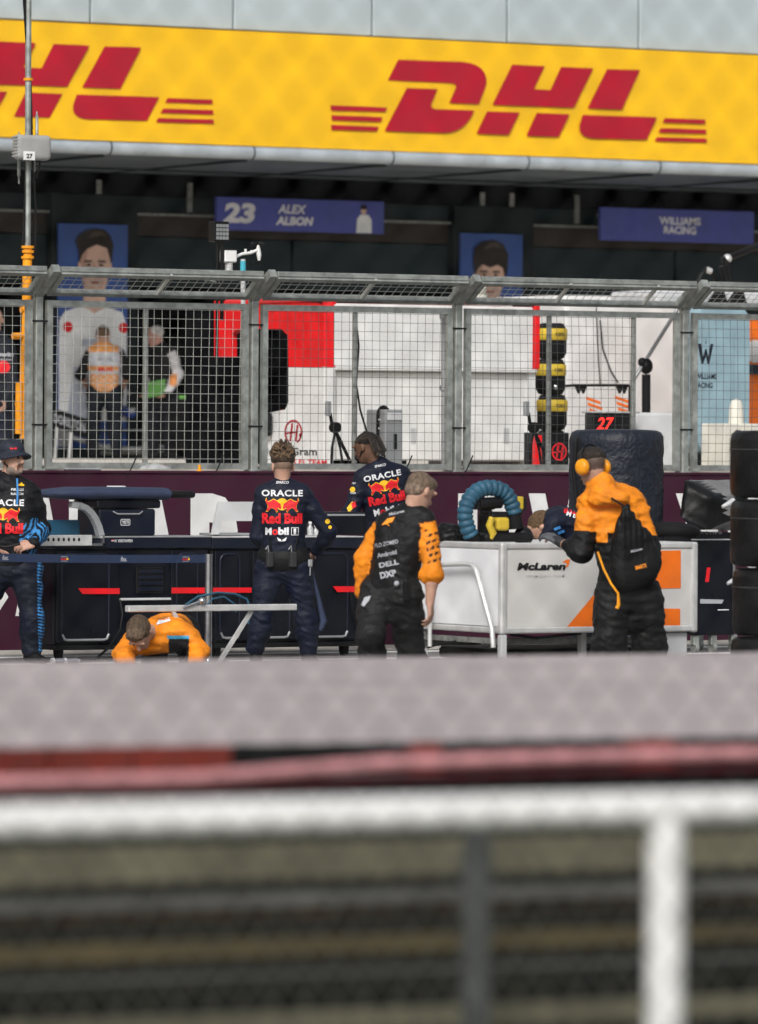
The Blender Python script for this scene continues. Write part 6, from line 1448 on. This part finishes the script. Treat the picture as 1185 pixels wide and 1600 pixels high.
# ================================================================== 4 man walking in black and orange
def man_walk():
    d0 = 39.6; J = lambda u, v, dd=0: PD(u, v, d0 + dd); base = Vector(J(615, 1100)); base.z = 0
    p = person('fair haired man walking in a black and orange jacket with grey back lettering', base); B = p['B']
    hc = J(656, 768, .0); nk = J(643, 800, .0); sl, sr = J(598, 823, .06), J(667, 818, -.06); el, er = J(569, 872, .08), J(676, 890, -.14); wl_, wr_ = J(566, 925, .12), J(672, 942, -.12)
    hl, hr = J(590, 935, .06), J(632, 935, -.04); kl, kr = J(578, 992, -.14), J(642, 1010, .10); al, ar = J(588, 1085, .1), J(655, 1085, .3); al.z = .10; ar.z = .09
    f = (RT * .62 + FW * .78).normalized(); fh = (RT * .62 + FW * .62 - UP * .42).normalized()
    r, ff, u = head(B, hc, fh, 0, 1, 3)
    B.cone(hc - u * .05 - ff * .025, nk - UP * .02, .058, .066, .03, 0)
    torso(B, nk - UP * .02, sl, sr, hl, hr, .9, .85, 0); limb(B, sl, el, wl_, .045, .04, .028); limb(B, sr, er, wr_, .048, .044, .030)
    hand(B, wl_, -UP + FW * .2, -RT, FW, .6); hand(B, wr_, -UP * 1.0 + RT * .10 + FW * .1, RT * .9 - FW * .3, FW, .75, k=1.06)
    limb(B, hl, kl, al, .07, .05, .04); limb(B, hr, kr, ar, .07, .05, .04); B.cone(hl, hr, .09, None, .05, 0)
    hcn, un, fn, rn = np.array(hc), np.array(u), np.array(ff), np.array(r)
    finish_body(p, [SK1, (.06, .04, .03), (.06, .03, .02), (.34, .14, .11)]); o = p['o']
    G = Field(.0085)
    torso(G, nk, sl, sr, hl + UP * .04, hr + UP * .04, 1.02, 1.0, 0, .022)
    limb(G, sl.lerp(el, .08), el, wl_, .060, .055, .048, .025, 1, None, .006); limb(G, sr.lerp(er, .10), er, er.lerp(wr_, .16), .066, .064, .066, .02, 1, None, .006)
    G.cone(er.lerp(wr_, .18) + RT * .03, er.lerp(wr_, .20) - RT * .04, .058, .06, .02, 1)
    G.cone(sl.lerp(sr, .1), sl.lerp(nk, .5), .075, .07, .03, 0); G.cone(sr.lerp(sl, .18), sr.lerp(nk, .5), .078, .07, .03, 0)
    G.cone(nk - UP * .03, nk + UP * .01, .076, .07, .02, 0)
    def pat(V, C):
        q = V - np.array(sr); t = q @ np.array((er - sr).normalized()); x = q @ np.array(RT)
        m_ = (C[:, 0] > .5) & (t > .06) & (t < .30) & (np.abs(x - .035 - .1 * t) < .055) & (np.sin(t * 130 + x * 40) > .25) & (np.sin(x * 160 + 40 * t) > -.5)
        sh = (C[:, 0] > .5) & (t > .25) & (x < -.01) & (q @ np.array(FW) < .1) & (t < .36)
        return np.where((m_)[:, None], np.array((.02, .012, .01)), C)
    jk = G.build('jacket', M_cloth, [(.0065, .0065, .0072), PAP], o, wr=cloth_wr(1.1), amp=.012, colfn=pat)
    T = Field(.0085); T.cone(hl, hr, .125, None, .05, 0); T.cone(hl + UP * .07, hr + UP * .07, .118, None, .05, 0); limb(T, hl, kl, al + UP * .04, .112, .085, .075, .05, 0, None, .004); limb(T, hr, kr, ar + UP * .04, .112, .085, .075, .05, 0, None, .004)
    tr = T.build('trousers', M_cloth, [(.012, .012, .0125)], o, wr=cloth_wr(1.5), amp=.012)
    Sx = Field(.01); shoes(Sx, al, f); shoes(Sx, ar, f); Sx.build('shoes', M_cloth, [BLACK], o)
    Hh = Field(.0065); Hh.ell(hc + u * .046 - ff * .013, (.089, .106, .092), (r, ff, u), .02, 0); Hh.ell(hc + u * .082 + ff * .055, (.073, .055, .05), (r, ff, u), .02, 0); Hh.ell(hc - ff * .055 - u * .01, (.074, .058, .062), (r, ff, u), .02, 1)
    Hh.build('hair', M_hair, [(.15, .105, .072), (.21, .15, .11)], o, wr=[(Wrinkle(41, .02, 9), .004)], amp=.008)
    c = J(612, 868, -.3); xd = (RT * .93 - FW * .15 + UP * .20); yd = UP + RT * -.05
    for sh_ in (tshape('FLO ZOMEO', -.02, .085, .17, .028, .02, .2), tshape('Android', -.03, .015, .14, .032, .03), tshape('DELL', -.03, -.055, .14, .035, .04), tshape('DXP', -.05, -.125, .115, .045, .05)): decal('chest_print', [sh_], c, xd, yd, FW, [jk], M_em_g, jk, .006)
    decal('collar_print', [tshape('McLaren', 0, .02, .11, .02, .03, .2)], J(621, 806, -.3), RT + UP * .25, yd, FW, [jk], M_em_g, jk, .006)
    decal('speed_mark', [pshape([(-.045, -.02), (.0, .022), (.055, .03), (.03, -.005), (.0, -.01), (.012, -.035), (-.01, -.015)])], J(606, 816, -.3), RT + UP * .1, yd, FW, [jk], M_em_o, jk, .006)
    decal('pocket_print', [pshape([(-.035, -.03), (-.01, .025), (.035, .035), (.02, -.0), (-.015, -.04)])], J(572, 940, -.3), RT, UP, FW, [tr], M_em_g, tr, .006)
    q = J(636, 912, -.19); mb = MB(); mb.box(q.x - .025, q.x + .025, q.y - .02, q.y + .02, q.z - .12, q.z + .02, .008, 2); mb.cyl(q + UP * .02, q + UP * .10, .007, 8); mb.build('radio', M_bk, o)
    mb = MB(); q = J(620, 912, -.18); mb.sphere(q, .02, 10); mb.build('badge', M_em_g, o)
man_walk()

# ================================================================== 5 man with ear defenders and a backpack
def man_ears():
    d0 = 41.2; J = lambda u, v, dd=0: PD(u, v, d0 + dd); base = Vector(J(965, 1080)); base.z = 0
    p = person('man in orange and black jacket with orange ear defenders and a black drawstring bag', base); B = p['B']
    hc = J(926, 729, .0); nk = J(937, 762, .0); sl, sr = J(920, 790, .02), J(990, 782, .14); el, er = J(909, 864, -.08), J(1018, 862, .1); wl_, wr_ = J(877, 848, .03), J(1000, 880, .3)
    hl, hr = J(958, 925, .0), J(1006, 925, .10); kl, kr = J(952, 1005, .0), J(1014, 1005, .15); al, ar = J(948, 1065, .1), J(1018, 1065, .3); al.z = ar.z = .09
    f = (FW * .8 - RT * .5).normalized(); fh = (-RT * .68 + FW * .70 - UP * .2).normalized()
    r, ff, u = head(B, hc, fh, 0, 1, 3)
    B.cone(hc - u * .05 - ff * .025, nk - UP * .02, .058, .066, .03, 0)
    torso(B, nk - UP * .02, sl, sr, hl, hr, .9, .85, 0); limb(B, sl, el, wl_, .045, .042, .030); limb(B, sr, er, wr_, .048, .042, .030)
    hd = (J(858, 837, .12) - wl_); limb(B, hl, kl, al, .07, .05, .04); limb(B, hr, kr, ar, .07, .05, .04); B.cone(hl, hr, .09, None, .05, 0); hand(B, wr_, -RT + FW * .5, UP, FW, .6); hand(B, wl_, hd, UP - RT * .3, FW + UP * .3, .55, 0, 1.0)
    hcn, un, fn = np.array(hc), np.array(u), np.array(ff)
    finish_body(p, [SK3, (.04, .03, .024), (.06, .03, .02), (.34, .14, .11)], lambda V, C: np.where((((V - hcn) @ un > -.035) & ((V - hcn) @ fn < .045) & (np.linalg.norm(V - hcn, axis=1) < .15))[:, None], np.array((.085, .055, .042)), C)); o = p['o']
    G = Field(.0085)
    torso(G, nk, sl, sr, hl - UP * .02, hr - UP * .02, 1.05, 1.05, 0, .026)
    limb(G, sl, el, wl_ - (wl_ - el).normalized() * .075, .075, .068, .052, .03, 0, None, .006); limb(G, sr, er, wr_, .075, .066, .052, .03, 0, None, .006)
    G.cone(nk - f * .06 - UP * .04 - RT * .01, nk - f * .05 + UP * .02, .10, .075, .04, 0)                        # hood lying on the shoulders
    G.cone(nk - f * .10 - UP * .07 - RT * .06, nk - f * .10 - UP * .07 + RT * .10, .07, .06, .04, 0); G.cone(nk + f * .0 - UP * .03, nk - RT * .02 + UP * .055, .088, .074, .03, 0)
    G.cone(J(953, 948, .02), J(1010, 944, .10), .125, .125, .06, 0); G.cone(J(952, 970, .02), J(1010, 966, .10), .118, .118, .05, 0)
    zy = J(960, 828).z
    def yoke(V, C):
        up_ = V[:, 2] + .06 * ((V - np.array(J(960, 828))) @ np.array(RT)) > zy - .02
        dn = (V - np.array(J(912, 840))) @ np.array(RT); m2 = (V[:, 2] > J(0, 842).z) & (dn > .09) & (dn < .17) & ((V - np.array(nk)) @ np.array(FW) < .1)
        Cn = np.where((up_ | m2)[:, None], np.array(PAP), np.array(BLACK)); hem = (V[:, 2] < J(0, 985).z + .018) & ((V - np.array(J(938, 990))) @ np.array(RT) < .03)
        return np.where(hem[:, None], np.array(PAP), Cn)
    jk = G.build('jacket', M_cloth, [PAP], o, wr=[(W_BIG, .021), (W_CLOTH, .018), (W_FINE, .004)], amp=.022, colfn=yoke)
    T = Field(.009); T.cone(hl - UP * .02, hr - UP * .02, .13, None, .05, 0); limb(T, hl - UP * .05, kl, al + UP * .04, .125, .112, .105, .05, 0, None, .006); limb(T, hr - UP * .05, kr, ar + UP * .04, .125, .112, .105, .05, 0, None, .006)
    T.build('trousers', M_cloth, [(.010, .010, .0105)], o, wr=cloth_wr(1.5), amp=.012)
    Sx = Field(.01); shoes(Sx, al, f); shoes(Sx, ar, f); Sx.build('shoes', M_cloth, [BLACK], o)
    Hh = Field(.0065); Hh.ell(hc + u * .072 - ff * .004, (.087, .105, .072), (r, ff, u), .02, 0); Hh.ell(hc + u * .092 + ff * .05, (.07, .055, .05), (r, ff, u), .02, 0)
    Hh.build('hair', M_hair, [(.022, .015, .011)], o, wr=[(Wrinkle(51, .018, 9), .004)], amp=.008)
    # glove on the reaching hand
    Gl = Field(.006); hand(Gl, wl_ + hd.normalized() * .03, hd, UP - RT * .3, FW + UP * .3, .55, 0, 1.22); Gl.cone(wl_ + hd.normalized() * .0, wl_ + hd.normalized() * .05, .036, .034, .01, 1); Gl.build('glove', M_cloth, [(.10, .105, .115), (.03, .03, .035)], o)
    # ear defenders
    for s_ in (-1, 1):
        q = hc + r * s_ * .094 - ff * .005 - u * .005; mb = MB(); mb.lathe([(.01, .052), (.040, .050), (.056, .036), (.062, .014), (.056, 0), (.02, -.012)][::-1], q, r * s_, 20); mb.M = None; e = mb.build('ear_cup', M_ory, o)
    mb = MB(); mb.tube([hc + r * (.122 * math.cos(a)) + u * (.02 + .142 * math.sin(a)) - ff * .008 for a in [math.pi * i / 14 for i in range(15)]], .008, 8); mb.build('headband', M_bk, o)
    mb = MB(); q = hc + r * .118 + u * .01; mb.cyl(q, q + u * .075 - ff * .03, .006, 8); mb.build('antenna', M_bk, o)
    # drawstring bag (worn, so it is carried by him but stays a thing)
    bc = J(991, 868, -.12)
    K = Field(.008); K.cone(J(974, 906, -.12), J(1006, 896, -.06), .09, .095, .06, 0); K.cone(J(971, 886, -.12), J(1015, 878, -.04), .088, .09, .06, 0); K.cone(J(971, 862, -.13), J(1010, 858, -.05), .078, .08, .06, 0); K.cone(J(971, 842, -.15), J(1003, 838, -.08), .066, .066, .06, 0); K.cone(J(972, 822, -.17), J(992, 821, -.12), .05, .05, .06, 0); K.cone(J(976, 806, -.19), J(984, 805, -.16), .036, .036, .05, 0); K.cone(J(978, 794, -.19), J(980, 792, -.17), .024, .024, .04, 0)
    class Pleat:
        def __call__(s, p_): x = (p_ - np.array(bc)) @ np.array(RT); z = p_[:, 2] - bc.z; return np.sin(x * 150 + 6 * z) * np.clip((z + .05) * 4, 0, 1)
    bag = K.build('drawstring_bag', M_cloth, [(.0045, .0045, .005)], None, (bc.x, bc.y, J(991, 930).z), wr=[(Pleat(), .0035), (W_BIG, .005), (W_CLOTH, .004), (W_FINE, .002)], amp=.014); tag(bag, 'black pleated drawstring bag with orange cord on the ear defender man', 'bag')
    decal('grey_print', [tshape('McLaren', 0, 0, .09, .02, .03, .25)], J(996, 860, -.3), RT + UP * .25, UP, FW, [bag], M_em_g, bag, .005); decal('orange_print', [tshape('SMARTX', 0, 0, .085, .03, .04)], J(1003, 886, -.3), RT + UP * .25, UP, FW, [bag], M_em_o, bag, .005)
    mb = MB(); pts = [J(934, 862, -.17), J(944, 890, -.18), J(955, 912, -.20), J(966, 927, -.21), J(968, 940, -.20)]; mb.tube(pts, .009, 8); mb.tube([J(966, 926, -.21), J(967, 945, -.2), J(964, 951, -.2)], .012, 8, rr=[.009, .014, .016]); mb.build('cord', M_ory, bag)
    mb = MB(); mb.tube([J(980, 794, -.17), J(968, 786, -.17), J(955, 778, -.17)], .008, 6); mb.build('strap', M_bk, bag)
man_ears()

# ================================================================== 6 man crouching under the trestle
def man_crouch():
    d0 = 44.2; J = lambda u, v, dd=0: PD(u, v, d0 + dd); base = Vector(J(260, 1060)); base.z = 0
    p = person('brown haired man in an orange jacket crouching head down under the silver trestle', base); B = p['B']
    hc = J(219, 989, -.18); sl, sr = J(207, 1004, .06), J(289, 990, .06); nk = J(242, 986, .04)
    hl, hr = J(250, 1000, .62), J(288, 1000, .60); hl.z = hr.z = .33; el, er = J(192, 1032, -.02), J(314, 1018, .0); wl_, wr_ = J(205, 1050, -.25), J(290, 1052, -.22); el.z = .17; er.z = .19; wl_.z = wr_.z = .05
    kl, kr = J(240, 1030, .38), J(300, 1030, .34); kl.z = kr.z = .09; al, ar = J(245, 1030, .85), J(300, 1030, .82); al.z = ar.z = .09
    fh = (-FW * .34 - UP * .92 - RT * .12).normalized(); f = (-FW * .7 - RT * .5)
    r, ff, u = head(B, hc, fh, 0, 1, 3)
    B.cone(hc - u * .05 - ff * .02, nk, .056, .066, .03, 0)
    torso(B, nk, sl, sr, hl, hr, .9, .85, 0); limb(B, sl, el, wl_, .045, .042, .030); limb(B, sr, er, wr_, .045, .042, .030); hand(B, wl_, -FW + RT * .2, UP, RT, .4); hand(B, wr_, -FW - RT * .2, UP, -RT, .4)
    limb(B, hl, kl, al, .07, .05, .04); limb(B, hr, kr, ar, .07, .05, .04)
    finish_body(p, [SK1, (.05, .035, .03), (.06, .03, .02), (.34, .14, .11)]); o = p['o']
    G = Field(.0085); torso(G, nk, sl, sr, hl, hr, 1.02, 1.05, 0, .026); limb(G, sl, el, wl_.lerp(el, .1), .074, .066, .054, .03, 0, None, .006); limb(G, sr, er, wr_.lerp(er, .1), .074, .066, .054, .03, 0, None, .006); G.cone(nk - UP * .02, nk + u * .03, .085, .08, .03, 0); G.cone(sl.lerp(sr, .35) + FW * .04 + UP * .045, sr + FW * .06 + UP * .03, .065, .06, .04, 0)
    def pt(V, C):
        x = (V - np.array(J(290, 1000))) @ np.array(RT); z = V[:, 2]; m_ = (z < .285) & (x > -.13) & (x < .03); b_ = (np.abs(z - .295) < .012) & (x > -.14) & (x < .03)
        C = np.where(m_[:, None], np.array((.012, .011, .012)), C); return np.where(b_[:, None], np.array((.05, .30, .5)), C)
    jk = G.build('jacket', M_cloth, [PAP], o, wr=[(W_BIG, .019), (W_CLOTH, .016), (W_FINE, .004)], amp=.022, colfn=pt)
    T = Field(.01); T.cone(hl, hr, .12, None, .05, 0); limb(T, hl, kl, al, .11, .085, .065, .05); limb(T, hr, kr, ar, .11, .085, .065, .05); T.build('trousers', M_cloth, [BLACK], o, wr=cloth_wr(), amp=.01)
    Sx = Field(.01)
    for a in (al, ar): Sx.cone(a, a + FW * .10 - UP * .03, .045, .04, .03, 0)
    Sx.build('shoes', M_cloth, [BLACK], o)
    Hh = Field(.0065); Hh.ell(hc + u * .045 - ff * .02, (.094, .112, .092), (r, ff, u), .02, 0); Hh.ell(hc + u * .095 + ff * .05, (.075, .055, .05), (r, ff, u), .02, 1); Hh.ell(hc - ff * .06 - u * .01, (.076, .056, .06), (r, ff, u), .02, 0)
    Hh.build('hair', M_hair, [(.085, .055, .033), (.12, .08, .05)], o, wr=HW, amp=.018)
    decal('jacket_print', [pshape([(-.05, -.03), (.06, .0), (.05, .03), (-.03, .01)])], J(252, 972, -.3), RT, UP, FW, [jk], M_em_w, jk, .006)
man_crouch()

# ================================================================== 7 man bending behind the cart
def man_bend():
    d0 = 44.4; J = lambda u, v, dd=0: PD(u, v, d0 + dd); base = Vector(J(915, 1060)); base.z = 0
    p = person('man in navy team top bending low behind the white cart', base); B = p['B']
    hc = J(849, 826, .0); nk = J(860, 814, .05); sl, sr = J(868, 818, -.10), J(874, 808, .22); hl, hr = J(925, 842, -.02), J(932, 840, .18); el, er = J(852, 850, -.12), J(850, 850, .28); wl_, wr_ = J(846, 880, -.1), J(840, 880, .25)
    kl, kr = J(920, 920, .0), J(930, 920, .2); al, ar = J(925, 1000, .05), J(935, 1000, .25); al.z = ar.z = .09
    fh = (-RT * .6 - UP * .75 + FW * .1).normalized(); f = -RT
    r, ff, u = head(B, hc, fh, 0, 1, 3); B.cone(hc - u * .05 - ff * .02, nk, .056, .062, .03, 0)
    torso(B, nk, sl, sr, hl, hr, .9, .85, 0); limb(B, sl, el, wl_, .045, .042, .03); limb(B, sr, er, wr_, .045, .042, .03); hand(B, wl_, -UP, -RT, FW, .4); hand(B, wr_, -UP, -RT, FW, .4)
    limb(B, hl, kl, al, .07, .05, .04); limb(B, hr, kr, ar, .07, .05, .04)
    finish_body(p, [SK1, DBR, (.06, .03, .02), (.34, .14, .11)]); o = p['o']
    G = Field(.0085); torso(G, nk, sl, sr, hl, hr, 1.0, 1.0, 0, .018); limb(G, sl, el, wl_, .066, .058, .05, .03, 0, None, .004); limb(G, sr, er, wr_, .066, .058, .05, .03, 0, None, .004)
    jk = G.build('jacket', M_cloth, [NAVY], o, wr=cloth_wr(1.2), amp=.012)
    T = Field(.01); T.cone(hl, hr, .115, None, .05, 0); limb(T, hl, kl, al + UP * .04, .10, .08, .07, .05); limb(T, hr, kr, ar + UP * .04, .10, .08, .07, .05); T.build('trousers', M_cloth, [NAVY], o, wr=cloth_wr(), amp=.01)
    Sx = Field(.01); shoes(Sx, al, f); shoes(Sx, ar, f); Sx.build('shoes', M_cloth, [BLACK], o)
    Hh = Field(.0065); Hh.ell(hc + u * .05 - ff * .02, (.090, .107, .09), (r, ff, u), .02, 0); Hh.build('hair', M_hair, [(.11, .065, .03)], o, wr=HW, amp=.018)
    decal('white_print', [tshape('M bil', -.02, .01, .10, .04, .04)], J(900, 808, -.3), RT - UP * .3, UP, FW, [jk], M_em_w, jk, .006); decal('red_print', [tshape('BULL', 0, 0, .10, .04, .05)], J(893, 799, -.3), RT - UP * .1, UP, FW, [jk], M_em_r, jk, .006)
    decal('blue_print', [pshape([(-.03, 0), (.02, .02), (.03, .0), (-.02, -.02)]), pshape([(0, -.03), (.05, -.01), (.06, -.03), (.01, -.05)])], J(872, 826, -.3), RT, UP, FW, [jk], M_em_b, jk, .006)
man_bend()

# ================================================================== 8-11 blurred people on the pit lane side
def far_person(label, d0, jt, skin, hair, top, trou, fh, f, vest=None, colfn=None, hairk=1.0):
    J = lambda u, v, dd=0: PD(u, v, d0 + dd); b = J(*jt['base']); base = Vector((b.x, b.y, ZP)); p = person(label, base); p['B'].vox = .010; B = p['B']
    g = {k: J(*v) for k, v in jt.items() if k != 'base'}; g['al'].z = g['ar'].z = ZP + .09
    r, ff, u = head(B, g['h'], fh, 0, 1, 3); nk = g['n']; B.cone(g['h'] - u * .05 - ff * .02, nk - UP * .02, .056, .066, .03, 0)
    torso(B, nk - UP * .02, g['sl'], g['sr'], g['hl'], g['hr'], .9, .85, 0); limb(B, g['sl'], g['el'], g['wl'], .045, .042, .03); limb(B, g['sr'], g['er'], g['wr'], .045, .042, .03)
    hand(B, g['wl'], -UP * .6 + f, RT, f, .6); hand(B, g['wr'], -UP * .6 + f, RT, f, .6); limb(B, g['hl'], g['kl'], g['al'], .07, .05, .04); limb(B, g['hr'], g['kr'], g['ar'], .07, .05, .04); B.cone(g['hl'], g['hr'], .09, None, .05, 0)
    finish_body(p, [skin, (.05, .03, .02), (.06, .03, .02), (.3, .14, .11)]); o = p['o']
    G = Field(.011); torso(G, nk, g['sl'], g['sr'], g['hl'], g['hr'], 1.05, 1.0, 0, .024); limb(G, g['sl'], g['el'], g['wl'] if vest is None else g['el'].lerp(g['wl'], .1), .068, .06, .05, .03, 1, None, .004); limb(G, g['sr'], g['er'], g['wr'] if vest is None else g['er'].lerp(g['wr'], .1), .068, .06, .05, .03, 1, None, .004)
    jk = G.build('top' if vest is None else 'vest', M_cloth, top, o, wr=cloth_wr(), amp=.012, colfn=colfn(J, g) if colfn else None)
    T = Field(.011); T.cone(g['hl'], g['hr'], .118, None, .05, 0); limb(T, g['hl'], g['kl'], g['al'] + UP * .03, .105, .082, .07, .05); limb(T, g['hr'], g['kr'], g['ar'] + UP * .03, .105, .082, .07, .05); T.build('trousers', M_cloth, [trou], o, wr=cloth_wr(), amp=.01)
    Sx = Field(.012); shoes(Sx, g['al'], f); shoes(Sx, g['ar'], f); Sx.build('shoes', M_cloth, [BLACK], o)
    Hh = Field(.009); Hh.ell(g['h'] + u * .045 - ff * .02, (.089 * hairk, .104 * hairk, .088 * hairk), (r, ff, u), .02, 0); Hh.build('hair', M_hair, [hair], o, wr=[(Wrinkle(61, .02, 8), .004)], amp=.008)
    return o, jk, J, g
def vest_cols(J, g):
    za, zb_, zc = J(0, 558).z, J(0, 574).z, J(0, 582).z
    def fn(V, C):
        x = (V - np.array(g['n'])) @ np.array(RT); body = np.abs(x - .01) < .235; z = V[:, 2]
        col = np.where(((z < J(0, 549).z) & (z > J(0, 571).z))[:, None], np.array((.62, .64, .70)), np.array((.80, .36, .12)))
        col = np.where(((z < J(0, 578).z) & (z > J(0, 583).z))[:, None], np.array((.6, .58, .6)), col)
        col = np.where(((z < J(0, 583).z) & (np.sin(x * 70) * np.sin(z * 90) > .3))[:, None], np.array((.62, .5, .45)), col)
        col = np.where(((np.abs(x - .01) > .195))[:, None], np.array((.55, .52, .58)), col)
        return np.where((body & (C[:, 0] < .5) & (C[:, 0] > .009))[:, None], col, C)
    return fn
o, jk, J, g = far_person('marshal in an orange and white vest standing before the tall poster', 72.6, dict(base=(162, 712), h=(161, 524), n=(161, 541), sl=(142, 552), sr=(186, 552), el=(126, 585, .02), er=(200, 585, .05), wl=(138, 606, .25), wr=(192, 606, .25), hl=(150, 612), hr=(178, 612), kl=(146, 662), kr=(179, 662), al=(144, 705), ar=(182, 705)),
    SK1, (.16, .10, .06), [(.0095, .0095, .010), (.0085, .0085, .009)], (.008, .010, .016), FW, FW, True, vest_cols, .97)
decal('vest_print', [tshape('MARSHAL', 0, 0, .20, .05, .03)], J(164, 561, -.3), RT, UP, FW, [jk], M_em_g, jk, .008); decal('number_print', [tshape('BRDC', 0, 0, .2, .05, .04)], J(164, 577, -.3), RT, UP, FW, [jk], M_em_r, jk, .008)
def white_sleeve(J, g):
    def fn(V, C):
        t = (V - np.array(J(272, 590))); x = t @ np.array(RT); z = V[:, 2]; arm = C[:, 0] > .3
        C = np.where((arm & (z < J(0, 582).z) & (z > J(0, 602).z) & (np.abs(x) < .05))[:, None], np.array((.75, .30, .10)), C); return np.where((arm & (z < J(0, 611).z))[:, None], np.array(BLACK), C)
    return fn
o, jk, J, g = far_person('white haired man in black vest and white sleeves holding a green folder', 72.8, dict(base=(252, 712), h=(243, 525), n=(252, 544), sl=(238, 556, .1), sr=(268, 554, -.1), el=(242, 590, .15), er=(279, 585, -.08), wl=(236, 612, .1), wr=(262, 613, -.2), hl=(244, 618, .05), hr=(266, 618), kl=(238, 662), kr=(264, 662), al=(240, 705), ar=(266, 705)),
    (.46, .24, .19), (.52, .50, .47), [(.008, .008, .009), (.66, .64, .66)], (.008, .009, .013), (-RT * .9 + FW * .2 - UP * .2).normalized(), (-RT * .8 + FW * .3), None, white_sleeve, .98)
mb = MB(); c = J(240, 610, -.28); mb.M = Matrix.Translation(c) @ Matrix.Rotation(R(28), 4, 'X') @ Matrix.Rotation(R(-12), 4, 'Y'); mb.box(-.15, .16, -.01, .01, -.09, .13, .003); fo = mb.build('folder', M_grn, None, c); tag(fo, 'green folder held by the white haired man in the garage', 'folder')
far_person('dark shirted person half cut by the frame edge beside the amber mast', 62.0, dict(base=(2, 712), h=(-8, 500), n=(-6, 525), sl=(-35, 545), sr=(14, 545), el=(-45, 590), er=(20, 595, -.05), wl=(-35, 630, -.2), wr=(8, 630, -.2), hl=(-24, 632), hr=(8, 632), kl=(-26, 690), kr=(6, 690), al=(-26, 740), ar=(6, 740)),
    SK1, DBR, [(.0085, .010, .016), (.0085, .010, .016)], (.008, .010, .02), -FW, -FW, None, None)
_ob = [q for q in bpy.data.objects if q.get('label', '').startswith('dark shirted')][0]; _tp = [q for q in _ob.children if q.name.startswith('top')][0]
decal('white_print', [tshape('bwin', 0, 0, .17, .05, .03), tshape('racing', 0, -.06, .14, .03, .02)], PD(6, 553, 61.6), RT, UP, FW, [_tp], M_em_g, _tp, .008)
decal('round_badge', [pshape(circ(0, 0, .07, 16))], PD(3, 573, 61.6), RT, UP, FW, [_tp], M_em_r, _tp, .008)
